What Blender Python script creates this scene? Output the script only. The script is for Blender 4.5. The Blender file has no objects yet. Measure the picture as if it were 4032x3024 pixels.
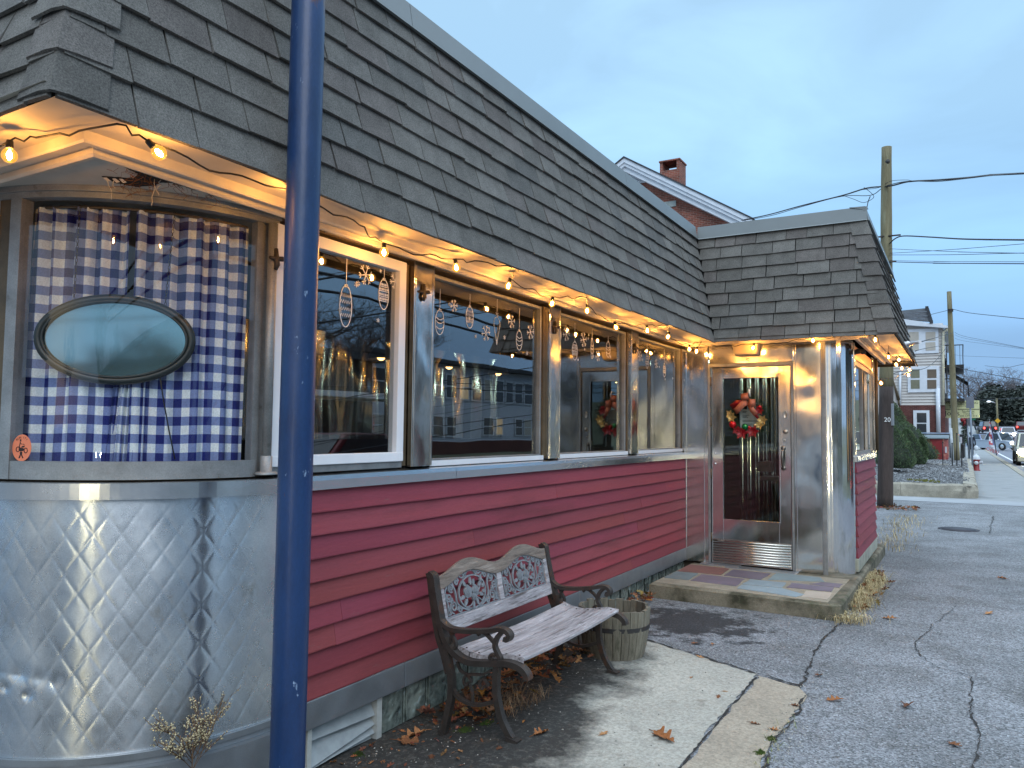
import bpy, math, random
from mathutils import Vector, Matrix
random.seed(7)
PI=math.pi
sc=bpy.context.scene
COL=sc.collection
def S(r,g,b):
    f=lambda c:(c/255/12.92 if c/255<=.04045 else ((c/255+.055)/1.055)**2.4)
    return (f(r),f(g),f(b))
# ------------------------------------------------------------------ camera
CY,CP,CR,CF=math.radians(30.316),math.radians(3.415),math.radians(.641),3028.0
CAM=Vector((2.66,0,1.55))
Fw=Vector((-math.sin(CY)*math.cos(CP),math.cos(CY)*math.cos(CP),math.sin(CP)))
r0=Vector((math.cos(CY),math.sin(CY),0)); u0=r0.cross(Fw)
Rt=math.cos(CR)*r0+math.sin(CR)*u0; Up=-math.sin(CR)*r0+math.cos(CR)*u0
cd=bpy.data.cameras.new('camera'); cam=bpy.data.objects.new('camera',cd); COL.objects.link(cam)
cam.matrix_world=Matrix(((Rt.x,Up.x,-Fw.x,CAM.x),(Rt.y,Up.y,-Fw.y,CAM.y),(Rt.z,Up.z,-Fw.z,CAM.z),(0,0,0,1)))
cd.sensor_width=36; cd.lens=CF/4032*36; cd.clip_end=2000; cd.clip_start=.05
sc.camera=cam
def at(px,py,y):
    """point of the world plane at distance y that a photo pixel shows"""
    d=Fw+(px-2016)/CF*Rt-(py-1512)/CF*Up
    return CAM+d*(y/d.y)
def bgp(u,v,y): return at(3640+u*.2411,1500+v*.2411,y)      # two measuring grids used for the far street
def cgp(u,v,y): return at(3400+u*.3014,1500+v*.3014,y)
def hgp(u,v,y): return at(3400+u*.2531,1180+v*.2531,y)
# ------------------------------------------------------------------ materials
def nt(name):
    m=bpy.data.materials.new(name); m.use_nodes=True
    n=m.node_tree.nodes; l=m.node_tree.links
    return m,n,l,n['Principled BSDF']
def objco(n,l,scale=(1,1,1),space='Object'):
    tc=n.new('ShaderNodeTexCoord'); mp=n.new('ShaderNodeMapping'); mp.inputs['Scale'].default_value=scale
    l.new(tc.outputs[space],mp.inputs[0]); return mp.outputs[0]
def noise(n,l,co,scale,detail=4,rough=.6):
    t=n.new('ShaderNodeTexNoise'); t.inputs['Scale'].default_value=scale; t.inputs['Detail'].default_value=detail; t.inputs['Roughness'].default_value=rough
    l.new(co,t.inputs['Vector']); return t.outputs['Fac']
def rng(n,l,x,a,b,c,d):
    r=n.new('ShaderNodeMapRange'); l.new(x,r.inputs[0])
    for i,v in enumerate((a,b,c,d)): r.inputs[i+1].default_value=v
    return r.outputs[0]
def mul(n,l,a,b,op='MULTIPLY'):
    m=n.new('ShaderNodeMath'); m.operation=op
    for i,x in enumerate((a,b)):
        if isinstance(x,(int,float)): m.inputs[i].default_value=x
        else: l.new(x,m.inputs[i])
    return m.outputs[0]
def mixc(n,l,f,a,b,bt='MIX'):
    m=n.new('ShaderNodeMix'); m.data_type='RGBA'; m.blend_type=bt
    for s,x in ((m.inputs[0],f),(m.inputs[6],a),(m.inputs[7],b)):
        if isinstance(x,(int,float)): s.default_value=x
        elif isinstance(x,tuple): s.default_value=(*x[:3],1)
        else: l.new(x,s)
    return m.outputs[2]
def mat(name,col,rough=.7,metal=0,var=.18,vscale=4,spots=(),bump=0,bscale=60,attr=False,stretch=(1,1,1),spec=.5,rvar=0,aniso=0,fine=0,fscale=300,bump2=0,b2scale=4,b2stretch=None,tint=False):
    m,n,l,p=nt(name); co=objco(n,l,stretch)
    if attr:
        a=n.new('ShaderNodeAttribute'); a.attribute_name='Col'; c=a.outputs['Color']
        if tint: c=mixc(n,l,1.0,c,tuple(col),'MULTIPLY')
    else: c=tuple(col)
    if var:
        g=rng(n,l,noise(n,l,co,vscale),.3,.7,1-var,1+var)
        c=mixc(n,l,1.0,c,g,'MULTIPLY')
    if fine:
        g=rng(n,l,noise(n,l,co,fscale,2,.7),.25,.75,1-fine,1+fine); c=mixc(n,l,1.0,c,g,'MULTIPLY')
    for sp in spots:                                   # (colour, scale, low, high[, stretch])
        sco=objco(n,l,sp[4]) if len(sp)>4 else co
        f=rng(n,l,noise(n,l,sco,sp[1],5,.65),sp[2],sp[3],0,1)
        c=mixc(n,l,f,c,tuple(sp[0]))
    if isinstance(c,tuple): p.inputs['Base Color'].default_value=(*c,1)
    else: l.new(c,p.inputs['Base Color'])
    p.inputs['Metallic'].default_value=metal; p.inputs['Roughness'].default_value=rough
    p.inputs['Specular IOR Level'].default_value=spec
    if rvar: l.new(rng(n,l,noise(n,l,co,vscale*2.3,5),.3,.7,max(.02,rough-rvar),rough+rvar),p.inputs['Roughness'])
    if aniso: p.inputs['Anisotropic'].default_value=aniso
    last=None
    if bump:
        b=n.new('ShaderNodeBump'); b.inputs['Strength'].default_value=bump; b.inputs['Distance'].default_value=.01
        l.new(noise(n,l,co,bscale,5,.65),b.inputs['Height']); last=b
    if bump2:
        b=n.new('ShaderNodeBump'); b.inputs['Strength'].default_value=bump2; b.inputs['Distance'].default_value=.02
        co2=objco(n,l,b2stretch or (1,1,1)); l.new(noise(n,l,co2,b2scale,1,.4),b.inputs['Height'])
        if last: l.new(last.outputs[0],b.inputs['Normal'])
        last=b
    if last: l.new(last.outputs[0],p.inputs['Normal'])
    return m
def emit(name,col,strength,sample=True):
    m,n,l,p=nt(name); p.inputs['Base Color'].default_value=(*[min(1,c) for c in col],1)
    p.inputs['Emission Color'].default_value=(*col,1); p.inputs['Emission Strength'].default_value=strength
    if not sample: m.cycles.emission_sampling='NONE'
    return m
def glassmat(name,ior=1.65,tint=(.9,.93,.92),rough=0.0,wave=.0):
    m,n,l,p=nt(name); n.remove(p)
    out=n['Material Output']; tr=n.new('ShaderNodeBsdfTransparent'); tr.inputs[0].default_value=(*tint,1)
    gl=n.new('ShaderNodeBsdfGlossy'); gl.inputs['Roughness'].default_value=rough; gl.inputs[0].default_value=(1,1,1,1)
    fr=n.new('ShaderNodeFresnel'); fr.inputs[0].default_value=ior
    geo=n.new('ShaderNodeNewGeometry')
    mx=n.new('ShaderNodeMixShader')
    # the same reflection from either face
    b=mul(n,l,fr.outputs[0],mul(n,l,1,geo.outputs['Backfacing'],'SUBTRACT'))
    b=mul(n,l,b,mul(n,l,geo.outputs['Backfacing'],.08),'ADD')
    l.new(b,mx.inputs[0]); l.new(tr.outputs[0],mx.inputs[1]); l.new(gl.outputs[0],mx.inputs[2]); l.new(mx.outputs[0],out.inputs[0])
    if wave:
        bp=n.new('ShaderNodeBump'); bp.inputs['Strength'].default_value=wave; bp.inputs['Distance'].default_value=.02
        l.new(noise(n,l,objco(n,l),2.2,1,.4),bp.inputs['Height']); l.new(bp.outputs[0],gl.inputs['Normal'])
    return m
# ------------------------------------------------------------------ mesh builder
ROOTLOC={}
class MB:
    def __init__(s): s.v=[];s.f=[];s.m=[];s.c=[];s.s=[];s.uv=None
    def add(s,vs,fs,m=0,col=None,sm=False):
        o=len(s.v); s.v+= [tuple(v) for v in vs]
        for f in fs: s.f.append([i+o for i in f]); s.m.append(m); s.c.append(col); s.s.append(sm)
        return s
    def box(s,x0,x1,y0,y1,z0,z1,m=0,col=None):
        vs=[(x,y,z) for z in (z0,z1) for y in (y0,y1) for x in (x0,x1)]
        return s.add(vs,[(0,2,3,1),(4,5,7,6),(0,1,5,4),(2,6,7,3),(0,4,6,2),(1,3,7,5)],m,col)
    def obox(s,c,sz,M=None,m=0,col=None):
        c=Vector(c); M=M or Matrix.Identity(3); h=[q/2 for q in sz]
        vs=[c+M@Vector((a*h[0],b*h[1],d*h[2])) for d in (-1,1) for b in (-1,1) for a in (-1,1)]
        return s.add(vs,[(0,2,3,1),(4,5,7,6),(0,1,5,4),(2,6,7,3),(0,4,6,2),(1,3,7,5)],m,col)
    def quad(s,a,b,c,d,m=0,col=None): return s.add([a,b,c,d],[(0,1,2,3)],m,col)
    def tube(s,pts,r,n=8,m=0,cap=True,col=None,closed=False,sq=1.0,sqax=None):
        P=[Vector(p) for p in pts]; k=len(P); R=r if isinstance(r,(list,tuple)) else [r]*k
        vs=[];prev=None
        for i,p in enumerate(P):
            if closed: t=P[(i+1)%k]-P[i-1]
            else: t=P[min(i+1,k-1)]-P[max(i-1,0)]
            t=t.normalized() if t.length>1e-9 else Vector((0,0,1))
            if prev is None:
                a=sqax and Vector(sqax) or (Vector((0,0,1)) if abs(t.z)<.9 else Vector((1,0,0)))
            else: a=prev
            if sqax: a=Vector(sqax)
            a=(a-t*a.dot(t)); a=a.normalized() if a.length>1e-6 else t.orthogonal().normalized()
            prev=a; b=t.cross(a)
            for j in range(n):
                th=2*PI*j/n; vs.append(p+R[i]*(math.cos(th)*a*sq+math.sin(th)*b))
        fs=[]
        for i in range(k if closed else k-1):
            i2=(i+1)%k
            for j in range(n): fs.append((i*n+j,i*n+(j+1)%n,i2*n+(j+1)%n,i2*n+j))
        s.add(vs,fs,m,col,True)
        if cap and not closed:
            o=len(s.v)-k*n
            s.f.append([o+j for j in range(n)][::-1]); s.m.append(m); s.c.append(col); s.s.append(False)
            s.f.append([o+(k-1)*n+j for j in range(n)]); s.m.append(m); s.c.append(col); s.s.append(False)
        return s
    def lathe(s,prof,n=20,c=(0,0,0),m=0,col=None,sm=True,a0=0,a1=2*PI,M=None):
        c=Vector(c); full=abs(a1-a0-2*PI)<1e-6; k=n if full else n+1; vs=[]
        for r,z in prof:
            for j in range(k):
                th=a0+(a1-a0)*j/n; q=Vector((r*math.cos(th),r*math.sin(th),z)); vs.append(c+(M@q if M else q))
        fs=[]
        for i in range(len(prof)-1):
            for j in range(n):
                j2=(j+1)%k; fs.append((i*k+j,i*k+j2,(i+1)*k+j2,(i+1)*k+j))
        return s.add(vs,fs,m,col,sm)
    def ball(s,c,r,n=12,k=8,m=0,col=None,M=None):
        R=r if isinstance(r,(list,tuple)) else (r,r,r); c=Vector(c); vs=[]; fs=[]
        for i in range(k+1):
            ph=-PI/2+PI*i/k
            for j in range(n):
                th=2*PI*j/n; q=Vector((R[0]*math.cos(ph)*math.cos(th),R[1]*math.cos(ph)*math.sin(th),R[2]*math.sin(ph)))
                vs.append(c+(M@q if M else q))
        for i in range(k):
            for j in range(n): fs.append((i*n+j,i*n+(j+1)%n,(i+1)*n+(j+1)%n,(i+1)*n+j))
        return s.add(vs,fs,m,col,True)
    def prism(s,poly,o,u,v,w,d,m=0,col=None,sm=False):
        """polygon (a,b) in the plane o+a*u+b*v, pushed out by d along w"""
        o,u,v,w=Vector(o),Vector(u),Vector(v),Vector(w); k=len(poly)
        A=[o+a*u+b*v for a,b in poly]; B=[p+w*d for p in A]
        s.add(A+B,[tuple(range(k))[::-1],tuple(range(k,2*k))],m,col)
        o2=len(s.v)-2*k
        for i in range(k):
            s.f.append([o2+i,o2+(i+1)%k,o2+k+(i+1)%k,o2+k+i]); s.m.append(m); s.c.append(col); s.s.append(sm)
        return s
    def band(s,pts,w,o,u,v,dv,d,m=0,col=None):
        """flat bar following a 2-D polyline (a,b) of width w, thickness d"""
        o,u,v,dv=Vector(o),Vector(u),Vector(v),Vector(dv); k=len(pts); W=w if isinstance(w,(list,tuple)) else [w]*k
        P=[Vector((a,b)) for a,b in pts]; vs=[]
        for i in range(k):
            t=(P[min(i+1,k-1)]-P[max(i-1,0)]); t=t.normalized() if t.length>0 else Vector((1,0)); nn=Vector((-t.y,t.x))*W[i]/2
            for q in (P[i]+nn,P[i]-nn):
                a=o+q.x*u+q.y*v; vs+= [a-dv*d/2,a+dv*d/2]
        fs=[]
        for i in range(k-1):
            a=i*4;b=a+4
            fs+= [(a,b,b+1,a+1),(a+3,b+3,b+2,a+2),(a+1,b+1,b+3,a+3),(a+2,b+2,b,a)]
        fs+= [(0,1,3,2),((k-1)*4,(k-1)*4+2,(k-1)*4+3,(k-1)*4+1)]
        return s.add(vs,fs,m,col)
    def grid(s,fn,nu,nv,m=0,col=None,sm=True):
        vs=[fn(i/nu,j/nv) for j in range(nv+1) for i in range(nu+1)]
        fs=[(j*(nu+1)+i,j*(nu+1)+i+1,(j+1)*(nu+1)+i+1,(j+1)*(nu+1)+i) for j in range(nv) for i in range(nu)]
        return s.add(vs,fs,m,col,sm)
    def build(s,name,mats,parent=None,bevel=0,solid=0):
        me=bpy.data.meshes.new(name); off=ROOTLOC.get(parent.name,Vector()) if parent else Vector()
        me.from_pydata([(v[0]-off.x,v[1]-off.y,v[2]-off.z) for v in s.v],[],s.f)
        for x in (mats if isinstance(mats,(list,tuple)) else [mats]): me.materials.append(x)
        me.polygons.foreach_set('material_index',s.m); me.polygons.foreach_set('use_smooth',s.s)
        if any(c is not None for c in s.c):
            a=me.attributes.new('Col','FLOAT_COLOR','FACE'); fl=[]
            for c in s.c: fl+= [*(c or (.5,.5,.5)),1]
            a.data.foreach_set('color',fl)
        if s.uv:
            ul=me.uv_layers.new(name='UVMap'); fl=[]
            for f in s.f:
                for i in f: fl+=s.uv[i]
            ul.data.foreach_set('uv',fl)
        me.update(); o=bpy.data.objects.new(name,me); COL.objects.link(o)
        if parent: o.parent=parent; ROOTLOC[o.name]=off
        if bevel:
            b=o.modifiers.new('bevel','BEVEL'); b.width=bevel; b.segments=2; b.limit_method='ANGLE'
        if solid:
            b=o.modifiers.new('solid','SOLIDIFY'); b.thickness=solid
        return o
def tag(o,label=None,cat=None,group=None,kind=None):
    for k,v in (('label',label),('category',cat),('group',group),('kind',kind)):
        if v: o[k]=v
    return o
def thing(name,label,cat,loc=(0,0,0),group=None):
    o=bpy.data.objects.new(name,None); COL.objects.link(o); o.location=loc; ROOTLOC[o.name]=Vector(loc)
    return tag(o,label,cat,group)
def local(name,label,cat,group=None):
    o=thing(name,label,cat,(0,0,0),group); return o
def dup(root,loc,rz=0,label=None,scale=1):
    r=root.copy(); COL.objects.link(r); r.location=loc; r.rotation_euler=(0,0,rz); r.scale=(scale,)*3
    if label: r['label']=label
    for ch in list(root.children):
        c=ch.copy(); COL.objects.link(c); c.parent=r
        for g in list(ch.children):
            d=g.copy(); COL.objects.link(d); d.parent=c
    return r
def text(body,size,o,u,v,depth=.001,font_scale=1,align='CENTER'):
    """letters as a mesh builder, lying in the plane o,u,v"""
    cu=bpy.data.curves.new('t','FONT'); cu.body=body; cu.size=size; cu.align_x=align; cu.align_y='CENTER'
    ob=bpy.data.objects.new('t',cu); COL.objects.link(ob)
    dg=bpy.context.evaluated_depsgraph_get(); me=bpy.data.meshes.new_from_object(ob.evaluated_get(dg))
    mb=MB(); o,u,v=Vector(o),Vector(u),Vector(v); w=u.cross(v)
    mb.add([o+p.co.x*font_scale*u+p.co.y*v+w*depth for p in me.vertices],[tuple(p.vertices) for p in me.polygons])
    bpy.data.objects.remove(ob); bpy.data.curves.remove(cu); bpy.data.meshes.remove(me)
    return mb
def merge(a,b,m=0):
    a.add(b.v,b.f,m); return a
R=random.uniform
# ------------------------------------------------------------------ material palette
M={}
M['shingle']=mat('asphalt_shingle',(.1,.1,.1),.95,attr=True,var=.16,vscale=9,fine=.5,fscale=170,bump=.5,bscale=330,spec=.15)
M['under']=mat('felt_and_hole_shade',(.012,.012,.012),.95)
M['fascia']=mat('grey_fascia_metal',S(118,122,122),.45,.2,var=.08,vscale=2,spec=.4)
M['soffit']=mat('cream_soffit_paint',(.62,.56,.46),.65,var=.1,vscale=3,spots=((S(120,100,78),2.2,.62,.85),),bump=.08,bscale=8)
M['moulding']=mat('cream_trim_paint',(.6,.55,.47),.55,var=.12,vscale=6,spots=((S(110,80,55),5,.66,.8),))
M['rot']=mat('rotten_wood',S(60,38,22),.95,var=.5,vscale=20,bump=1,bscale=60)
M['steel']=mat('brushed_steel',(.74,.73,.71),.13,1,var=.1,vscale=3,rvar=.06,bump2=.6,b2scale=2.4,spots=((S(120,112,98),3.5,.62,.85),),fine=.06,fscale=90,stretch=(1,1,.35))
M['steel_post']=mat('brushed_steel_post',(.64,.62,.58),.16,1,var=.12,vscale=4,rvar=.06,bump2=.4,b2scale=7,b2stretch=(1,1,.6),fine=.08,fscale=120,stretch=(1,1,.3))
M['steel_sill']=mat('steel_sill_band',(.63,.64,.65),.24,1,var=.06,vscale=3,rvar=.06,bump2=.15,b2scale=4,fine=.05,fscale=150,stretch=(1,.15,1))
M['alu_dull']=mat('dull_aluminium_trim',S(150,154,158),.42,.75,var=.1,vscale=4,rvar=.1,spots=((S(112,88,62),7,.68,.82),),fine=.08,fscale=200,bump2=.05,b2scale=3)
M['frame']=mat('weathered_aluminium_frame',S(142,144,144),.5,.5,var=.2,vscale=9,fine=.15,fscale=180,spots=((S(70,58,44),8,.62,.8),))
M['frame_dark']=mat('bronze_frame',S(92,78,58),.55,.35,var=.25,vscale=9,fine=.15,fscale=160)
M['white_frame']=mat('white_vinyl_frame',(.78,.8,.83),.45,var=.05)
M['red']=mat('red_painted_clapboard',(.30,.03,.055),.62,attr=True,var=.1,vscale=2.2,fine=.1,fscale=220,bump=.25,bscale=40,stretch=(1,.12,1),spots=((S(150,112,118),14,.70,.84),(S(84,34,36),3,.55,.8),(S(120,92,88),9,.66,.8,(1,.5,2.2))))
M['glass']=glassmat('window_glass',2.35,(.78,.8,.8),wave=.035)
M['glass_curve']=glassmat('curved_window_glass',1.6,(.9,.92,.93),wave=.05)
M['doorglass']=glassmat('door_glass',1.42,(.8,.84,.82),wave=.04)
M['dark_in']=mat('dark_interior_paint',S(84,72,58),.8,var=.2,vscale=1.5)
M['seat_in']=mat('dark_green_vinyl',S(40,46,44),.5)
M['counter_in']=mat('interior_counter_steel',S(120,118,112),.3,.8)
M['draw']=mat('white_window_paint',(.8,.8,.78),.8,var=.3,vscale=40)
M['iron']=mat('rusty_cast_iron',S(60,54,50),.5,.35,var=.25,vscale=18,spots=((S(98,58,36),11,.56,.75),),bump=.4,bscale=140)
M['iron_panel']=mat('grey_cast_panel',S(130,134,138),.6,.2,var=.2,vscale=22,bump=.4,bscale=160)
M['wood']=mat('weathered_grey_wood',S(160,154,156),.8,var=.35,vscale=7,spots=((S(78,70,68),6,.54,.68),(S(214,212,214),9,.58,.72)),bump=.6,bscale=42,stretch=(6,.5,6),fine=.2,fscale=60)
M['wood_top']=mat('weathered_brown_wood',S(128,116,106),.85,var=.3,vscale=8,spots=((S(70,60,54),6,.54,.72),(S(176,168,158),8,.6,.8)),bump=.6,bscale=42,stretch=(6,.6,6),fine=.2,fscale=60)
M['barrel']=mat('weathered_barrel_wood',S(112,106,92),.9,attr=True,tint=True,var=.3,vscale=7,spots=((S(62,62,44),5,.56,.75),),bump=.6,bscale=40,stretch=(6,6,.5),fine=.25,fscale=70)
M['hoop']=mat('dark_iron_hoop',S(62,60,60),.6,.5,var=.2)
M['soil']=mat('dark_soil',S(36,28,20),1,var=.5,vscale=30,bump=1,bscale=60)
M['blue']=mat('blue_gloss_paint',(.010,.034,.105),.34,var=.22,vscale=6,bump=.2,bscale=22,bump2=.14,b2scale=9,b2stretch=(1,1,.25),fine=.12,fscale=120,spots=((S(88,56,44),6,.63,.68),(S(140,160,186),20,.655,.70),(S(10,26,62),5,.55,.8)),stretch=(1,1,.45))
M['concrete']=mat('step_concrete',S(134,126,108),.9,var=.25,vscale=5,spots=((S(58,56,40),2.6,.40,.62),(S(58,66,36),3.4,.55,.75)),bump=.6,bscale=70,fine=.35,fscale=150)
M['slate']=mat('slate_paving',(.3,.3,.3),.62,attr=True,var=.15,vscale=5,bump=.3,bscale=25,fine=.12,fscale=140)
M['mortar']=mat('paving_mortar',S(150,140,122),.95,var=.2,vscale=9,bump=.6,bscale=90,fine=.3,fscale=200)
M['leaf']=mat('dry_oak_leaf',(.2,.1,.05),.75,attr=True,var=.3,vscale=30,bump=.4,bscale=120,spec=.3)
M['straw']=mat('dry_grass',S(188,168,122),.85,attr=True,var=.2,vscale=20)
M['moss']=mat('moss',S(66,84,32),.95,var=.4,vscale=30)
M['black']=mat('black_plastic',(.012,.012,.012),.5,var=.1)
M['bulbglass']=None
M['rubber']=mat('tyre_rubber',(.02,.02,.02),.8)
M['carglass']=mat('dark_car_glass',(.015,.018,.022),.08,spec=.7,var=0)
M['chrome']=mat('chrome',(.7,.7,.7),.15,1,var=0)
# fabric and glass specials
def gingham():
    m,n,l,p=nt('blue_gingham_cloth')
    uv=n.new('ShaderNodeUVMap'); sx=n.new('ShaderNodeSeparateXYZ'); l.new(uv.outputs[0],sx.inputs[0])
    a=mul(n,l,mul(n,l,sx.outputs[0],1.0,'FRACT'),.5,'LESS_THAN'); b=mul(n,l,mul(n,l,sx.outputs[1],1.0,'FRACT'),.5,'LESS_THAN')
    t=mul(n,l,a,b,'ADD')
    c1=mixc(n,l,mul(n,l,t,1.0,'MINIMUM'),(.84,.88,.88),(.22,.275,.50))
    c2=mixc(n,l,mul(n,l,t,1.5,'GREATER_THAN'),c1,(.02,.026,.16))
    g=rng(n,l,noise(n,l,objco(n,l),160,2),.3,.7,.86,1.14); c=mixc(n,l,1.0,c2,g,'MULTIPLY')
    l.new(c,p.inputs['Base Color']); p.inputs['Roughness'].default_value=.95; p.inputs['Specular IOR Level'].default_value=.1
    return m
M['gingham']=gingham()
def bulbglass():
    m,n,l,p=nt('glowing_bulb_glass'); n.remove(p); out=n['Material Output']
    tr=n.new('ShaderNodeBsdfTransparent'); tr.inputs[0].default_value=(1,.9,.72,1)
    em=n.new('ShaderNodeEmission'); em.inputs[0].default_value=(1,.42,.06,1); em.inputs[1].default_value=1.7  # amber glow round the filament put into the glass as emission
    gl=n.new('ShaderNodeBsdfGlossy'); gl.inputs['Roughness'].default_value=.02
    lw=n.new('ShaderNodeLayerWeight'); lw.inputs[0].default_value=.35
    a=n.new('ShaderNodeMixShader'); l.new(rng(n,l,lw.outputs['Facing'],0,1,.35,.8),a.inputs[0]); l.new(tr.outputs[0],a.inputs[1]); l.new(em.outputs[0],a.inputs[2])
    fr=n.new('ShaderNodeFresnel'); fr.inputs[0].default_value=1.45
    b=n.new('ShaderNodeMixShader'); l.new(fr.outputs[0],b.inputs[0]); l.new(a.outputs[0],b.inputs[1]); l.new(gl.outputs[0],b.inputs[2])
    l.new(b.outputs[0],out.inputs[0]); m.cycles.emission_sampling='NONE'
    return m
M['bulbglass']=bulbglass()
M['filament']=emit('warm_filament',(1,.48,.11),760)
def brickmat(name,c1,c2,cm,scale,axis='xz',attr=None):
    m,n,l,p=nt(name); tc=n.new('ShaderNodeTexCoord'); sx=n.new('ShaderNodeSeparateXYZ'); l.new(tc.outputs['Object'],sx.inputs[0])
    cb=n.new('ShaderNodeCombineXYZ'); s=n.new('ShaderNodeMath'); s.operation='ADD'; l.new(sx.outputs[0],s.inputs[0]); l.new(sx.outputs[1],s.inputs[1])
    l.new(s.outputs[0],cb.inputs[0]); l.new(sx.outputs[2],cb.inputs[1])
    b=n.new('ShaderNodeTexBrick'); l.new(cb.outputs[0],b.inputs['Vector'])
    b.inputs['Color1'].default_value=(*c1,1); b.inputs['Color2'].default_value=(*c2,1); b.inputs['Mortar'].default_value=(*cm,1)
    b.inputs['Scale'].default_value=scale; b.inputs['Brick Width'].default_value=.21; b.inputs['Row Height'].default_value=.068; b.inputs['Mortar Size'].default_value=.006; b.inputs['Bias'].default_value=-.1
    g=rng(n,l,noise(n,l,objco(n,l),3),.3,.7,.75,1.25); c=mixc(n,l,1.0,b.outputs[0],g,'MULTIPLY'); l.new(c,p.inputs['Base Color']); p.inputs['Roughness'].default_value=.9
    return m
M['brick']=brickmat('red_brick',S(136,74,58),S(100,56,46),S(150,128,116),1)
M['brick_dark']=brickmat('dark_red_brick',S(92,46,42),S(74,38,36),S(104,84,78),1)
M['white_trim']=mat('white_wood_trim',S(206,212,220),.6,var=.08,vscale=3,fine=.06,fscale=90)
M['vinyl']=mat('beige_vinyl_siding',S(188,184,180),.6,var=.06,vscale=2)
M['roof_dark']=mat('dark_roof_shingle',(.04,.043,.05),.9,var=.4,vscale=6,spots=((S(96,100,112),9,.66,.7,(1,1,6)),))
M['pane']=mat('dark_window_pane',(.045,.05,.058),.06,spec=.8,var=.1)
M['blind']=mat('pale_window_blind',S(176,170,160),.4,var=.1)
M['pole']=mat('weathered_pole_wood',S(120,112,86),.9,var=.35,vscale=3,stretch=(2,2,.18),spots=((S(150,152,128),3,.55,.75,(3,3,.3)),),bump=.5,bscale=30,fine=.2,fscale=40)
M['pole_dark']=mat('tarred_pole_wood',S(66,56,52),.9,var=.35,vscale=4,stretch=(2,2,.18),bump=.6,bscale=30,fine=.25,fscale=40)
M['wire']=mat('black_cable',(.012,.014,.02),.6,var=0)
M['gravel']=mat('grey_gravel',S(128,130,132),.95,var=.3,vscale=4,fine=.6,fscale=26,bump=1,bscale=24,spots=((S(62,60,58),12,.55,.7),))
M['kerb']=mat('granite_kerb',S(150,144,130),.9,var=.25,vscale=4,fine=.25,fscale=60,bump=.5,bscale=40,spots=((S(84,82,74),2.5,.55,.75),))
M['yew']=mat('dark_yew_foliage',(.03,.05,.02),.8,attr=True,var=.3,vscale=3)
M['bark_far']=mat('haze_painted_far_bark',S(112,106,108),.9,var=.15)  # paler bark colour stands in for distant haze
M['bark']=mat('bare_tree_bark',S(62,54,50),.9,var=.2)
M['redpaint']=mat('red_metal_paint',S(136,34,38),.5,var=.12,vscale=5)
M['asphalt_road']=mat('road_asphalt',S(112,114,122),.85,var=.1,vscale=1.5,fine=.2,fscale=90)
M['sidewalk']=mat('sidewalk_concrete',S(136,138,138),.85,var=.1,vscale=1.2,fine=.15,fscale=60,spots=((S(110,112,114),.9,.56,.7),))
M['line']=mat('white_road_paint',(.7,.7,.7),.7,var=.15,vscale=8)
# ------------------------------------------------------------------ world and sun
w=bpy.data.worlds.new('World'); sc.world=w; w.use_nodes=True
n=w.node_tree.nodes; l=w.node_tree.links; bg=n['Background']
sky=n.new('ShaderNodeTexSky'); sky.sky_type='NISHITA'; sky.sun_disc=False
SUN_EL,SUN_AZ=math.radians(32),math.radians(140)
GLOW_EL,GLOW_AZ=math.radians(4),math.radians(183)
sky.sun_elevation=SUN_EL; sky.sun_rotation=SUN_AZ; sky.air_density=1.6; sky.dust_density=1.5; sky.ozone_density=3
tc=n.new('ShaderNodeTexCoord'); sx=n.new('ShaderNodeSeparateXYZ'); l.new(tc.outputs['Generated'],sx.inputs[0])
cr=n.new('ShaderNodeValToRGB'); l.new(sx.outputs['Z'],cr.inputs[0])
e=cr.color_ramp.elements
e[0].position=0; e[0].color=(*S(118,160,208),1); e[1].position=1; e[1].color=(1.95,2.4,2.9,1)
for pos,c in ((.10,S(126,172,222)),(.22,S(143,190,234)),(.36,S(165,208,243)),(.52,S(172,212,243)),(.72,(1.15,1.45,1.75))):
    q=cr.color_ramp.elements.new(pos); q.color=(*c,1)
mp=n.new('ShaderNodeMapping'); mp.inputs['Scale'].default_value=(1,1,2.6); l.new(tc.outputs['Generated'],mp.inputs[0])
no=n.new('ShaderNodeTexNoise'); no.inputs['Scale'].default_value=2.9; no.inputs['Detail'].default_value=6; no.inputs['Roughness'].default_value=.5; no.inputs['Distortion'].default_value=.5; l.new(mp.outputs[0],no.inputs[0])
cl=rng(n,l,no.outputs[0],.34,.68,.80,1.1)
cm=mixc(n,l,1.0,cr.outputs[0],cl,'MULTIPLY')
# sunset gap low in the south, behind the viewer
dp=n.new('ShaderNodeVectorMath'); dp.operation='DOT_PRODUCT'; l.new(tc.outputs['Generated'],dp.inputs[0]); dp.inputs[1].default_value=(math.sin(GLOW_AZ)*math.cos(GLOW_EL),math.cos(GLOW_AZ)*math.cos(GLOW_EL),math.sin(GLOW_EL))
g1=mul(n,l,mul(n,l,dp.outputs['Value'],0.0,'MAXIMUM'),40,'POWER')
cm=mixc(n,l,mul(n,l,g1,.8),cm,(1.25,.95,.5))
sc10=n.new('ShaderNodeVectorMath'); sc10.operation='SCALE'; l.new(cm,sc10.inputs[0]); sc10.inputs['Scale'].default_value=9.7
fin=mixc(n,l,.88,sky.outputs[0],sc10.outputs[0]); l.new(fin,bg.inputs[0]); bg.inputs[1].default_value=.1
sd=bpy.data.lights.new('sun','SUN'); so=bpy.data.objects.new('sun',sd); COL.objects.link(so)
sd.energy=.8; sd.angle=math.radians(40); sd.color=(.93,.96,1)
so.rotation_euler=Vector((-math.sin(SUN_AZ)*math.cos(SUN_EL),-math.cos(SUN_AZ)*math.cos(SUN_EL),-math.sin(SUN_EL))).to_track_quat('-Z','Y').to_euler()
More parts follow.
